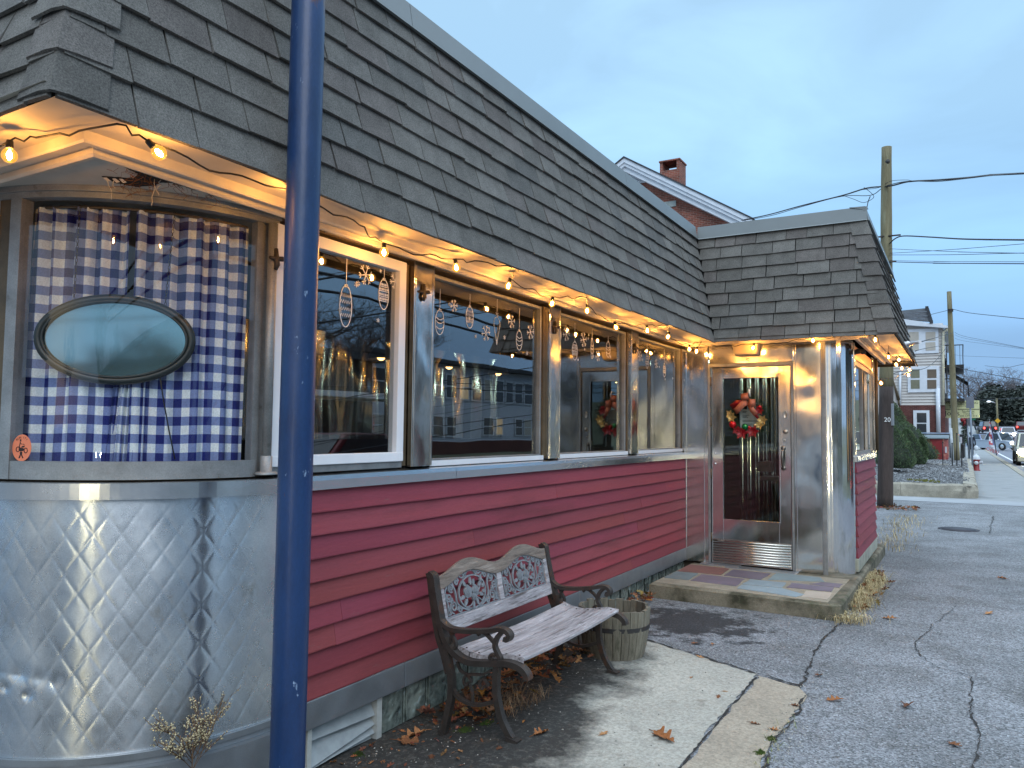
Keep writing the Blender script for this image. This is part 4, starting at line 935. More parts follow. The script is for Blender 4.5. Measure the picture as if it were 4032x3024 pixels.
for a,b in zip(full[:-1],full[1:]):
    L=(b-a).length; k=max(4,int(L/.05)); ph=R(0,6)
    for j in range(k):
        t=j/k; p=a.lerp(b,t); p.z-=.03*min(1,L)*4*t*(1-t); w_=math.sin(PI*t)*.012; p+=Vector((w_*math.sin(9*t+ph),0,w_*math.sin(13*t+ph*2))); 
        if p.z>2.503 and p.x<2.14: p.z=2.503
        path.append(p)
path.append(full[-1]); mb.tube(path,.0036,6); mb.build('cord',M['black'],LS)
# bunched tail of spare bulbs has its own hanging leads
mb=MB()
for px,py,i in ((3497,1330,16),(3538,1365,17)):
    p=at(px,py,BUL[i][1]); mb.tube([p,Vector(BUL[i])+Vector((0,0,.05))],.003,5)
mb.build('hanging_lead',M['black'],LS)
# ------------------------------------------------------------------ blue post
BP=thing('blue_post','tall glossy blue painted steel post standing in front of the diner corner','post',(.55,2.045,0))
mb=MB(); rr=[.0625+.0005*math.sin(i*2.1) for i in range(26)]
mb.tube([(.55,2.045,gz(.55,2.045)-.02+i*.23) for i in range(26)],rr,28); mb.build('post_shaft',M['blue'],BP)
mb=MB(); mb.box(.43,.67,1.925,2.165,-.02,.012); mb.build('base_plate',M['blue'],BP,bevel=.004)
# ------------------------------------------------------------------ bench
BN=thing('park_bench','weathered wooden bench with rusty cast iron scroll arms and rose panels against clapboard wall','bench',(.5,4.03,0))
Ux,Uz,Wy=(1,0,0),(0,0,1),(0,1,0)
def bez(pts,n=5):
    P=[Vector(p) for p in pts]; out=[]
    for i in range(len(P)-1):
        p0=P[max(0,i-1)];p1=P[i];p2=P[i+1];p3=P[min(len(P)-1,i+2)]
        for k in range(n):
            t=k/n; out.append(.5*((2*p1)+(-p0+p2)*t+(2*p0-5*p1+4*p2-p3)*t*t+(-p0+3*p1-3*p2+p3)*t**3))
    out.append(P[-1]); return [tuple(p) for p in out]
def side_frame(y,zf):
    mb=MB(); B=lambda pts,w,d=.03,n=6: mb.band(bez(pts,n),w,(0,y,0),Ux,Uz,Wy,d)
    B([(.175,.775),(.20,.76),(.212,.70),(.235,.60),(.262,.50),(.30,.425),(.36,.375),(.44,.352),(.55,.362),(.66,.380),(.735,.372),(.775,.345),(.783,.318)],.030,.05)
    B([(.168,.778),(.178,.74),(.20,.62),(.232,.47),(.275,.36),(.305,.27)],.026,.03)
    B([(.285,.42),(.305,.33),(.325,.25),(.325,.15),(.300,.04),(.285,-.035)],.034,.034)
    B([(.285,-.035),(.27,-.05)],[.05]*7,.045)
    B([(.605,.362),(.600,.29),(.605,.20),(.635,.10),(.680,.03),(.70,.012)],.032,.034)
    B([(.67,.018),(.70,.012),(.735,.004)],.022,.05)
    B([(.325,.215),(.36,.165),(.44,.140),(.52,.150),(.605,.185)],.018,.024)
    B([(.235,.555),(.275,.515),(.34,.497),(.44,.505),(.55,.525),(.62,.540),(.66,.536),(.678,.517),(.668,.497),(.648,.500),(.645,.515)],[.024],.05) if 0 else mb.band(bez([(.228,.585),(.258,.535),(.32,.503),(.43,.506),(.55,.525),(.615,.541),(.657,.538),(.678,.518),(.668,.497),(.648,.500)],6),.022,(0,y,0),Ux,Uz,Wy,.046)
    B([(.640,.535),(.605,.500),(.590,.455),(.607,.420),(.622,.395),(.610,.372)],.020,.028)
    B([(.495,.512),(.53,.508),(.565,.485),(.592,.462)],.014,.022); B([(.492,.516),(.487,.502),(.498,.494)],.012,.022)
    B([(.31,.502),(.325,.47),(.345,.44),(.35,.415),(.338,.40)],.014,.022); B([(.36,.50),(.335,.48),(.318,.455),(.322,.43)],.012,.02)
    B([(.575,.378),(.560,.392),(.572,.410),(.588,.402)],.012,.022)
    for s_ in (0,1):
        x0=.42+.1*s_; B([(x0+.03*math.cos(t*.5)*(1-t/16),.245+.04*math.sin(t*.5)*(1-t/16)) for t in range(14)],.011,.016,2)
    B([(.46,.15),(.455,.2),(.44,.235)],.011,.016); B([(.36,.34),(.38,.30),(.42,.285),(.46,.29),(.52,.30),(.57,.33)],.012,.016)
    return mb.build('side_frame',M['iron'],BN,bevel=.004)
BY0,BY1=3.42,4.655
side_frame(3.40,0); side_frame(4.675,0)
# seat slats follow the seat curve, sagging a little
slp=[(.385,.392,-.30),(.462,.378,-.10),(.545,.382,.12),(.628,.397,.15),(.705,.402,-.06)]
for i,(x,z,ti) in enumerate(slp):
    mb=MB(); M3=Matrix.Rotation(-ti,3,'Y'); w_=.072+R(-.004,.003)
    def fn(x=x,z=z,M3=M3,w_=w_):
        vs=[];k=12
        for j in range(k+1):
            t=j/k; y=BY0+(BY1-BY0)*t; sag=-.012*4*t*(1-t)+R(-.0012,.0012)
            for a,b in ((-w_/2,-.010),(w_/2,-.010),(w_/2,.010),(-w_/2,.010)):
                q=M3@Vector((a,0,b)); vs.append((x+q.x+R(-.0015,.0015),y,z+q.z+sag))
        fs=[(4*j+e,4*j+4+e,4*j+4+(e+1)%4,4*j+(e+1)%4) for j in range(k) for e in range(4)]+[(3,2,1,0),(4*k,4*k+1,4*k+2,4*k+3)]
        return vs,fs
    mb.add(*fn()); mb.build('seat_slat',M['wood'],BN,bevel=.005)
mb=MB()
for y in (3.45,4.625):
    for x,z,ti in slp: mb.ball((x,y,z+.011),(.006,.006,.003),8,4)
mb.build('bolt',M['iron'],BN)
# back: plane leaning to the wall
bo=Vector((.262,0,.452)); bu=Vector((0,1,0)); bv=Vector((-.205,0,.98)).normalized(); bw=bu.cross(bv)
def bp(poly,d0,d1,m,name,bev=.004):
    mb=MB(); mb.prism(poly,bo+bw*d0,bu,bv,bw,d1-d0); return mb.build(name,m,BN,bevel=bev)
bp([(BY0,.005),(BY1,.005),(BY1,.078),(BY0,.078)],-.011,.011,M['wood'],'lower_rail')
def hump(y):
    t=(y-BY0)/(BY1-BY0); s=(t*2)%1 if t<1 else 1; return math.sin(PI*s)**2
N_=48
ysv=[BY0+(BY1-BY0)*i/N_ for i in range(N_+1)]
bp([(y,.238+.062*hump(y)) for y in ysv]+[(y,.308+.062*hump(y)) for y in ysv[::-1]],-.011,.011,M['wood_top'],'top_rail',.003)
YM=(BY0+BY1)/2
for a,b,h_ in ((BY0,BY0+.045,.24),(YM-.024,YM+.024,.24),(BY1-.045,BY1,.24)): bp([(a,.079),(b,.079),(b,h_),(a,h_)],-.009,.009,M['wood'],'stile')
def iron_panel(ya,yb):
    mb=MB(); cy_=(ya+yb)/2; hw=(yb-ya)/2; o=bo
    T=lambda pts,w=.008,d=.009: mb.band(pts,w,o,bu,bv,bw,d)
    top=lambda y:.245+.058*hump(y)
    T([(ya+.004+(2*hw-.008)*i/24,top(ya+.004+(2*hw-.008)*i/24)-.005) for i in range(25)],.008); T([(ya+.004,.083),(yb-.004,.083)],.007); 
    cz=.178; T([(cy_+.135*math.cos(t*PI/18),cz+.092*math.sin(t*PI/18)) for t in range(37)],.009)
    def spiral(y,z,r,a,d,turn=1.6,w=.0085):
        T([(y+d*r*(1-.8*k/20)*math.cos(a+turn*2*PI*k/20),z+r*(1-.8*k/20)*math.sin(a+turn*2*PI*k/20)) for k in range(21)],w)
    for s_ in (-1,1):
        spiral(cy_+s_*.20,.128,.036,-1.5,s_); spiral(cy_+s_*.235,.185,.026,2.2,-s_); spiral(cy_+s_*.205,.232,.026,-2,s_); spiral(cy_+s_*.145,.255,.022,0,-s_); spiral(cy_+s_*.245,.108,.02,1,s_)
        spiral(cy_+s_*.06,.286,.018,2,s_); spiral(cy_+s_*.145,.105,.022,0,s_); spiral(cy_+s_*.21,.16,.016,1,-s_)
        T(bez([(cy_+s_*.03,.085),(cy_+s_*.10,.10),(cy_+s_*.16,.14),(cy_+s_*.165,.20),(cy_+s_*.19,.26)],5),.009)
        T(bez([(cy_+s_*.26,.09),(cy_+s_*.25,.15),(cy_+s_*.27,.2),(cy_+s_*.24,.245)],5),.008); T(bez([(cy_+s_*.02,.30),(cy_+s_*.08,.268),(cy_+s_*.12,.285)],5),.008)
    # roses, leaves and stems
    def rose(y,z,r):
        for k in range(4):
            rr=r*(1-.24*k); mb.prism([(y+rr*(1+.1*math.sin(5*t*PI/10+k))*math.cos(t*PI/10),z+rr*(1+.1*math.sin(5*t*PI/10+k))*math.sin(t*PI/10)) for t in range(20)],o-bw*.005,bu,bv,bw,.010+.003*k)
    rose(cy_-.045,.185,.036); rose(cy_+.030,.180,.032); rose(cy_+.012,.150,.024)
    def lf(y,z,a,L,wd):
        c_,s2=math.cos(a),math.sin(a); pl=[(0,0),(.3*L,wd),(.7*L,wd*.8),(L,0),(.7*L,-wd*.8),(.3*L,-wd)]
        mb.prism([(y+p*c_-q*s2,z+p*s2+q*c_) for p,q in pl],o-bw*.004,bu,bv,bw,.009)
    for y,z,a,L in ((-.06,.215,2.2,.05),(-.01,.215,1.5,.05),(.012,.21,1.1,.04),(-.08,.165,3.3,.05),(-.06,.15,4.0,.05),(.0,.13,4.5,.055),(.03,.14,5.0,.05),(.06,.16,5.9,.05),(.065,.2,.5,.045),(.09,.215,1.2,.05),(.10,.16,.2,.035),(.105,.185,.9,.03)):
        lf(cy_+y,z,a,L,.011)
    T(bez([(cy_+.02,.15),(cy_+.06,.13),(cy_+.10,.10)],5),.005); T(bez([(cy_+.0,.12),(cy_-.04,.105),(cy_-.09,.11)],5),.005); T(bez([(cy_+.06,.17),(cy_+.085,.20),(cy_+.1,.24)],5),.005)
    mb.build('rose_panel',M['iron_panel'],BN)
iron_panel(BY0+.045,YM-.024); iron_panel(YM+.024,BY1-.045)
# ------------------------------------------------------------------ barrel planter
BR=thing('barrel_planter','weathered half barrel planter of grey staves behind the far end of the bench','planter',(.53,5.1,0))
mb=MB(); ns=26; bc=(.53,5.1)
for i in range(ns):
    a=2*PI*i/ns; b=2*PI*(i+1)/ns-.018; top=.33+R(-.012,.008); t=R(.75,1.2); tw=R(-.004,.004)
    def ra(z): 
        s=(z+.02)/.35; return .20+.05*s+.012*math.sin(PI*s)
    vs=[];zs=[-.02,.08,.18,.27,top]
    for z in zs:
        r1=ra(z)+tw; r0=r1-.022
        for an,rr in ((a,r1),((a+b)/2,r1+.0015),(b,r1),(b,r0),(a,r0)): vs.append((bc[0]+rr*math.cos(an),bc[1]+rr*math.sin(an),z))
    fs=[(5*j+e,5*j+(e+1)%5,5*j+5+(e+1)%5,5*j+5+e) for j in range(4) for e in range(5)]+[(20,21,22,23,24)]
    mb.add(vs,fs,0,(t,t,t))
M['barrel'].node_tree.nodes
mb.build('staves',M['barrel'],BR)
for z0_,z1_ in ((.195,.225),):
    mb=MB(); mb.lathe([(ra(z0_)+.0035,z0_),(ra(z1_)+.0045,z1_)],40,(bc[0],bc[1],0)); mb.lathe([(ra(z1_)+.0045,z1_),(ra(z1_)-.002,z1_+.001)],40,(bc[0],bc[1],0)); mb.build('hoop',M['hoop'],BR)
mb=MB(); mb.lathe([(.0,.20),(.1,.195),(.225,.19)],20,(bc[0],bc[1],0)); mb.build('soil',M['soil'],BR)
# ------------------------------------------------------------------ wreath
WR=thing('wreath','christmas wreath with copper bow, red poinsettias and baubles hanging on the diner door','wreath',(.706,8.31,1.725))
wc=Vector((.706,8.322,1.715)); random.seed(5)
mb=MB()
for k in range(1500):
    a=R(0,2*PI); rr=.135+random.gauss(0,.022); p=wc+Vector((rr*math.cos(a),-abs(random.gauss(0,.02))-.004,rr*math.sin(a)))
    d=Vector((math.cos(a+R(-1.6,1.6)),R(-.7,.1),math.sin(a+R(-1.6,1.6)))).normalized()*R(.025,.055); s_=d.cross(Vector((R(-1,1),R(-1,1),R(-1,1)))).normalized()*.0022; g=R(.6,1.4)
    mb.add([p-s_,p+s_,p+d],[(0,1,2)],0,(.012*g,.035*g,.014*g))
mb.build('greenery',M['yew'],WR)
copper=mat('copper_glitter_ribbon',S(172,102,76),.4,.35,var=.25,vscale=120,bump=.5,bscale=300); redm=mat('red_glitter',S(132,12,22),.35,.2,var=.3,vscale=60)
def ribbonq(pts,w,m,name,ax=Vector((0,0,1))):
    mb=MB(); P=[wc+Vector(p) for p in pts]; vs=[]
    for i,p in enumerate(P):
        t=(P[min(i+1,len(P)-1)]-P[max(0,i-1)]).normalized(); s_=t.cross(Vector((0,-1,0))).normalized()*w/2; vs+= [p-s_,p+s_]
    mb.add(vs,[(2*i,2*i+1,2*i+3,2*i+2) for i in range(len(P)-1)],0,None,True); return mb.build(name,m,WR,solid=.002)
ribbonq([(-.02,-.05,.195),(-.015,-.075,.165),(-.005,-.06,.135)],.06,copper,'bow'); ribbonq([(.005,-.055,.125),(-.03,-.075,.105),(-.075,-.06,.06),(-.10,-.05,.045)],.05,copper,'bow')
ribbonq([(.005,-.055,.125),(.035,-.08,.115),(.07,-.06,.115)],.06,copper,'bow'); ribbonq([(.02,-.06,.105),(.045,-.07,.06),(.07,-.06,.02)],.04,copper,'bow')
ribbonq([(-.01,-.05,.12),(-.08,-.045,.115),(-.13,-.035,.08)],.05,redm,'bow'); ribbonq([(.04,-.055,.1),(.055,-.06,.03),(.09,-.05,-.01)],.02,redm,'bow')
def ballp(x,z,r,c,name='bauble'): 
    mb=MB(); mb.ball(wc+Vector((x,-.045,z)),r,14,10); mb.build(name,mat('bauble_%d_%d'%(int(c[0]*100),int(c[1]*100)),c,.18,.5,var=0),WR)
ballp(-.118,-.06,.03,S(190,22,28)); ballp(-.02,-.078,.026,S(18,110,58)); ballp(.02,-.09,.018,S(150,14,24)); ballp(.062,-.066,.014,S(190,160,110)); ballp(.05,-.09,.012,S(180,60,50)); ballp(-.075,.075,.014,S(180,24,30)); ballp(.10,.08,.018,S(150,14,22))
def flower(x,z,r,m,n,name,y=-.05):
    mb=MB()
    for k in range(n):
        for lay in (0,1):
            a=2*PI*k/n+lay*PI/n+R(-.1,.1); d=Vector((math.cos(a),-.25-.2*lay,math.sin(a))); s_=Vector((-math.sin(a),0,math.cos(a))); rr=r*(1-.3*lay); o=wc+Vector((x,y-.006*lay,z))
            mb.add([o,o+d*rr*.5+s_*rr*.22,o+d*rr,o+d*rr*.5-s_*rr*.22],[(0,1,2,3)])
    mb.ball(wc+Vector((x,y-.018,z)),.007,8,6); mb.build(name,m,WR)
gold=mat('gold_leaf',S(188,158,96),.35,.7,var=.2,vscale=60)
flower(-.045,-.125,.062,redm,6,'poinsettia'); flower(.045,-.115,.058,redm,6,'poinsettia'); flower(-.085,-.11,.04,redm,5,'poinsettia'); flower(.095,-.005+.06,.042,redm,6,'poinsettia')
flower(-.125,.0,.045,gold,6,'gold_flower'); flower(.12,-.02,.045,gold,6,'gold_flower'); flower(.10,-.06,.04,gold,5,'gold_flower'); flower(-.14,.03,.035,gold,5,'gold_flower')
mb=MB(); mb.tube([wc+Vector((.02,-.03,.17)),wc+Vector((.02,-.05,.20)),wc+Vector((.015,-.03,.225)),wc+Vector((.01,.01,.22))],.007,8); WR.scale=(1.3,1.15,1.3); mb.build('wreath_hook',mat('white_hook_plastic',(.75,.75,.73),.3,var=0),WR)
# ------------------------------------------------------------------ leaves, weeds, grass
random.seed(21)
LC=[S(150,96,56),S(122,78,48),S(176,128,84),S(104,64,40),S(160,110,70)]
def oak(L,seed,col):
    rnd=random.Random(seed); out=[]; k=26
    for i in range(k+1):
        t=i/k; w_=.30*math.sin(PI*min(1,t*1.02))**.7*(.72+.38*math.cos(t*7*PI+.5)) * (1.15 if t<.75 else .9); out.append((t,max(.012,w_*.8)))
    vs=[];fs=[]; cx_,cy2,tw=rnd.uniform(.1,.5),rnd.uniform(.2,.7),rnd.uniform(-.6,.6)
    for t,w_ in out:
        for s_ in (-1,-.5,0,.5,1):
            z=.10+.35*cx_*(t-.5)**2*2+cy2*abs(s_*w_)*1.1+tw*(t-.5)*s_*w_+.03*rnd.uniform(-1,1)*abs(s_)
            vs.append((L*(t-.5),L*s_*w_,L*(z-.08)))
    for i in range(k):
        for j in range(4): fs.append((i*5+j,i*5+j+1,i*5+j+6,i*5+j+5))
    mb=MB(); mb.add(vs,fs,0,col,True)
    mb.tube([(-.5*L,0,L*.06),(-.62*L,.01*L,L*.05),(-.72*L,.03*L,L*.03)],L*.012,5,0,col=tuple(c*.7 for c in col))
    return mb
LEAF=[]
def leafproto(k):
    col=LC[k%5]; return oak(1.0,40+k,col)
protos=[leafproto(k) for k in range(5)]
meshes=[]
for k,mbp in enumerate(protos):
    o=mbp.build('fallen_leaf',M['leaf']); meshes.append(o)
used=set()
def leaf(k,x,y,L,rz,label,group='fallen leaves on the paving'):
    src=meshes[k]
    o=src if k not in used else src.copy()
    if k in used: COL.objects.link(o)
    used.add(k); o.location=(x,y,gz(x,y)+.006); o.rotation_euler=(R(-.15,.15),R(-.15,.15),rz); o.scale=(L,L,L*R(.7,1.3)); tag(o,label,'leaf',group)
LV=[(.94,5.63,.07,'rusty leaf on dark damp asphalt before the doorstep, left of a smaller leaf'),(1.06,5.68,.05,'small pale leaf on dark damp asphalt before the doorstep'),(1.08,5.31,.07,'leaf lying on the concrete slab close to its black edge'),(1.99,4.89,.10,'pale twisted leaf with dark stem on asphalt nearest the pale strip'),
 (2.36,5.01,.12,'largest pale curled leaf standing up on the open asphalt'),(2.60,4.52,.09,'light tan leaf on asphalt beside the long straight crack'),(2.10,7.26,.12,'flat brown leaf on asphalt right of the doorstep corner, beside the cross crack'),(2.83,7.95,.10,'orange brown leaf on the far asphalt right of the branching crack'),
 (3.0,9.94,.11,'farthest pale leaf, high up at the right on the asphalt'),(1.84,5.33,.08,'dull leaf beside the jagged crack above the strip end'),(1.40,4.58,.05,'small red leaf on the slab close to the joint'),(1.16,4.84,.04,'small reddish leaf in the upper middle of the concrete slab'),(1.41,4.70,.04,'tiny brown leaf on the slab just above another red one'),
 (1.33,3.83,.17,'large curled oak leaf with long stem lying on the concrete slab'),(1.81,4.67,.06,'brown leaf on the right edge of the concrete strip, topmost there'),(1.68,4.27,.06,'rust coloured leaf lying in the rusty stain on the strip'),(1.78,4.24,.06,'leaf on the strip edge beside the moss'),(1.05,3.72,.07,'small curled leaf on the slab in front of the bench foot'),
 (.78,3.55,.10,'thin curved leaf in black grime just behind the front bench foot'),(.42,3.10,.06,'brown leaf fragment on black grime in front of the glass blocks'),(.20,3.24,.17,'big oak leaf propped against the glass blocks'),(.14,3.32,.15,'reddish oak leaf leaning on the glass block beside a bigger one'),(.52,3.2,.05,'tiny leaf scrap on the black grime nearest the wall vent'),(.22,2.98,.05,'leaf scrap on the grime just below the white vent frame')]
for i,(x,y,L,lb) in enumerate(LV): leaf((i*3+1)%5,x,y,L,R(0,6.2),lb)
def heap(name,label,cat,n,fn,Lr,pts=True):
    mb=MB()
    for _ in range(n):
        x,y,z=fn(); src=random.choice(protos); L=R(*Lr); col=tuple(c*R(.55,1.1) for c in random.choice(LC))
        Q=(Matrix.Rotation(R(0,6.3),3,'Z')@Matrix.Rotation(R(-.7,.7),3,'X')@Matrix.Rotation(R(-.6,.6),3,'Y'))
        vs=[Vector((x,y,z+gz(x,y)+.01))+Q@(Vector(v)*L) for v in src.v[:135]]; mb.add(vs,src.f[:104],0,col,True)
    return tag(mb.build(name,M['leaf']),label,cat,kind='stuff')
heap('leaf_pile','drift of brown oak leaves piled along the wall under the bench','leaves',230,lambda:(abs(random.gauss(.16,.13))+.03,R(3.55,5.0),R(0,.05)),(.05,.11))
heap('leaf_pile','small heap of dark leaves in the corner beside the doorstep','leaves',26,lambda:(R(.02,.2),R(6.6,6.95),R(0,.05)),(.06,.11))
heap('leaf_pile','brown leaves gathered round the foot of the dark utility pole','leaves',60,lambda:(1.35+R(-.3,.5),17.9+R(-.5,.5),R(0,.05)),(.08,.16))
heap('leaf_pile','leaves caught in dry grass along the side of the doorstep','leaves',46,lambda:(1.80+abs(random.gauss(0,.1)),R(7.4,9.4),R(0,.06)),(.06,.12))
heap('leaf_pile','scattered leaf scraps and grit on the grime below the vent','leaves',70,lambda:(abs(random.gauss(.2,.2)),R(2.7,3.7),0),(.015,.05))
def tuft(name,label,n,fn,hr,spread,cols,wd=.002):
    mb=MB()
    for _ in range(n):
        x,y=fn(); a=R(0,6.3); L=R(*hr); lean=R(*spread); d=Vector((math.cos(a),math.sin(a),0)); s_=Vector((-d.y,d.x,0))*wd; p=Vector((x,y,gz(x,y)))
        g=R(.6,1.2); col=tuple(c*g for c in random.choice(cols)); q=[p,p+d*L*.35*lean+Vector((0,0,L*.5)),p+d*L*lean+Vector((0,0,L*(.75-.4*lean)))]
        mb.add([q[0]-s_,q[0]+s_,q[1]+s_,q[1]-s_,q[2]],[(0,1,2,3),(3,2,4)],0,col)
    return tag(mb.build(name,M['straw']),label,'grass',kind='stuff')
ST=[S(190,172,128),S(160,140,98),S(206,190,150)]
tuft('dry_grass','dry straw grass sprouting along the side of the doorstep',1500,lambda:(1.79+abs(random.gauss(0,.07)),random.choice([random.gauss(7.75,.22),random.gauss(8.4,.3),random.gauss(8.9,.2)])),(.06,.2),(.3,1.1),ST)
tuft('dry_grass','straw lying round the front corner of the doorstep',300,lambda:(1.76+random.gauss(.05,.08),random.gauss(7.02,.09)),(.05,.14),(.6,1.2),ST)
tuft('dry_grass','pale dry grass along the paving edge before the utility pole',520,lambda:(1.75+random.gauss(0,.16),R(11.3,16.5)),(.03,.16),(.2,1.0),ST,.003)
tuft('dry_grass','thin dry weeds along the crumbling edge of the concrete strip',140,lambda:(1.83+random.gauss(0,.025),R(2.6,4.5)),(.02,.06),(.5,1.3),[S(150,140,90),S(110,120,60),S(190,180,150)],.0015)
tuft('dry_grass','straw caught between bench legs under the seat',220,lambda:(R(.3,.55),R(3.7,4.1)),(.06,.2),(.7,1.2),[S(150,122,92),S(120,90,64)],.0012)
mb=MB()
for cx_,cy2,r in ((.36,3.48,.06),(.42,3.60,.05),(.05,3.0,.04),(1.80,4.1,.03),(1.79,3.9,.03)):
    for _ in range(150):
        a=R(0,6.3); rr=abs(random.gauss(0,r*.55)); x=cx_+rr*math.cos(a); y=cy2+rr*math.sin(a); z=gz(x,y)+.007; h_=R(.006,.02)*(1.4-rr/r)
        mb.add([(x-.003,y,z),(x+.003,y,z),(x+R(-.003,.003),y+R(-.004,.004),z+h_)],[(0,1,2)])
tag(mb.build('moss',M['moss']),'bright green moss patches on the black grime under the bench','moss',kind='stuff')
random.seed(77); mb=MB()
for _ in range(900):
    x,y=random.choice([(R(.1,1.5),R(2.2,5.4)),(R(1.85,3.6),R(2.5,9)),(abs(random.gauss(0,.3))+.05,R(2.3,5)),(R(1.75,1.95),R(2.5,5.2))]); s_=R(.002,.0065); g=R(.25,1.5); z=gz(x,y)+.008; a=R(0,6)
    q=[(x+s_*math.cos(a+k*1.57)*R(.6,1.2),y+s_*math.sin(a+k*1.57)*R(.6,1.2),z) for k in range(4)]+[(x,y,z+s_*.8)]
    mb.add(q,[(0,1,4),(1,2,4),(2,3,4),(3,0,4)],0,(.34*g,.32*g,.28*g))
tag(mb.build('grit',mat('loose_grit',(.3,.3,.3),.95,attr=True,var=.1)),'loose grit and pale crumbs strewn over the paving','grit',kind='stuff')
# dried weed against the quilted panel
WD=MB(); random.seed(9)
root=Vector((.055,2.02,gz(.055,2.02)))
WDt=thing('dried_weed','dried brown weed with feathery seed heads standing against the quilted steel corner','weed',tuple(root))
st=[root+Vector((0,0,.0)),root+Vector((.01,.0,.15)),root+Vector((.0,.01,.30)),root+Vector((.012,.0,.40))]
WD.tube(st,.0022,5)
def twig(p,d,L,lv):
    q=[p]; 
    for k in range(4): q.append(q[-1]+(d+Vector((R(-.25,.25),R(-.25,.25),R(-.1,.25)))).normalized()*L/4)
    WD.tube(q,.0011 if lv else .0016,4)
    if lv<2:
        for k in range(5): twig(q[random.randint(1,4)],(d+Vector((R(-.9,.9),R(-.9,.9),R(-.1,.7)))).normalized(),L*R(.4,.6),lv+1)
    else:
        for k in range(3):
            c=q[-1-k%3]+Vector((R(-.006,.006),R(-.006,.006),R(-.006,.006))); WD.ball(c,R(.0018,.0042),5,4,1)
for k in range(9): twig(st[2].lerp(st[3],R(-.3,1)),Vector((R(-.3,.5),R(-.9,.9),.8)).normalized(),R(.12,.2),0)
WD.build('stem',[mat('dry_weed_stem',S(112,88,66),.95),mat('pale_seed_head',S(190,176,140),.95)],WDt)
# ------------------------------------------------------------------ bare trees
def bare(seed,H,spread=.5,levels=5,br=3,n0=5,thin=1):
    rnd=random.Random(seed); T=MB(); C_=MB()
    def grow(p,d,L,r,lv):
        q=[p]; rr=[r]; k=4 if lv<2 else 3
        for i in range(k):
            d=(d+Vector((rnd.uniform(-1,1),rnd.uniform(-1,1),rnd.uniform(-.3,.6)))*(.16+.05*lv)).normalized(); q.append(q[-1]+d*L/k); rr.append(r*(1-.45*(i+1)/k))
        (T if lv==0 else C_).tube(q,rr,6 if lv<2 else (4 if lv<4 else 3),0,cap=False)
        if lv>=levels: return
        nb=n0 if lv==0 else br
        for i in range(nb):
            t=rnd.uniform(.35,1) if lv else rnd.uniform(.45,1); idx=min(k-1,int(t*k)); pp=q[idx].lerp(q[idx+1],t*k-idx) if t<1 else q[-1]
            a=rnd.uniform(0,6.28); side=Vector((math.cos(a),math.sin(a),rnd.uniform(-.1,.5)))
            nd=(d*(1-spread)+side*spread*1.3).normalized(); grow(pp,nd,L*rnd.uniform(.55,.8),max(.012*thin,r*.5),lv+1)
    grow(Vector((0,0,-.2)),Vector((0,0,1)),H*.36,H*.018*thin,0)
    return T,C_
TREES=[]
def tree(x,y,H,seed,label,group,bk='bark',**kw):
    t=thing('bare_tree',label,'tree',(0,0,0),group); T,C_=bare(seed,H,**kw)
    T.build('trunk',M[bk],t); C_.build('crown',M[bk],t); t.location=(x,y,gz(x,y)); return t
t0=tree(36,43,16,3,'broad bare tree behind the long white building across the street','bare trees behind the white building',levels=6,br=3,n0=6)
dup(t0,(37,37.5,-.3),2.1,'bare tree behind the dark flat roofed building across the street',1.05)
dup(t0,(38,49,0),4.0,'bare tree farthest along behind the long white building',.9)
for x,y,s,rz,lb in ((24,-52,.95,1,'bare tree behind the long grey shop, mirrored in the oval sign'),(4,-56,.8,3,'bare tree standing behind the pale grey block shop'),(34,-58,.9,5,'bare tree farther back behind the long grey shop'),(30,-48,.7,2,'small bare tree close behind the long grey shop')): dup(t0,(x,y,0),rz,lb,s)
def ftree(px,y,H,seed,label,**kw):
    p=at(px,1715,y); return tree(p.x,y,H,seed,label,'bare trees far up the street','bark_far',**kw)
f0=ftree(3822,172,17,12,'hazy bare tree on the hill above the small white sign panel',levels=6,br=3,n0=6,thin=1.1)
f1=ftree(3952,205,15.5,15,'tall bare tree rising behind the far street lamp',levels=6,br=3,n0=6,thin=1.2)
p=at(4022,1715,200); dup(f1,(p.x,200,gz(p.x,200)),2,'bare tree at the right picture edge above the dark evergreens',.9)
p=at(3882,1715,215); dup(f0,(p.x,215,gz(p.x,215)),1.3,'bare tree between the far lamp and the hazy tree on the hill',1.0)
# ------------------------------------------------------------------ evergreen wood on the far hill
random.seed(31)
mb=MB()
for k in range(150):
    px=R(3830,4130); y=R(170,215); p=at(px,1715,y); base=gz(p.x,y)-1; H=R(5.5,8.2)*y/180*(1.0 if px>3862 else .72); W=R(2.2,3.4)
    for j in range(260):
        t=random.random()**.8; a=R(0,6.3); rr=W*(1-t*.85)*R(.75,1.05); c=Vector((p.x+rr*math.cos(a),y+rr*math.sin(a),base+H*t)); s_=R(.2,.55); g=R(.55,1.25)
        d1=Vector((R(-1,1),R(-1,1),R(-.6,.3))).normalized()*s_; d2=d1.cross(Vector((R(-1,1),R(-1,1),1))).normalized()*s_*.5
        mb.add([c-d1,c+d2,c+d1,c-d2],[(0,1,2,3)],0,(.055*g,.068*g,.056*g))  # greens lightened in the colour to look hazy with distance
tag(mb.build('evergreen_wood',M['yew']),'dark evergreen wood covering the hill at the far end of the street','wood',kind='stuff')
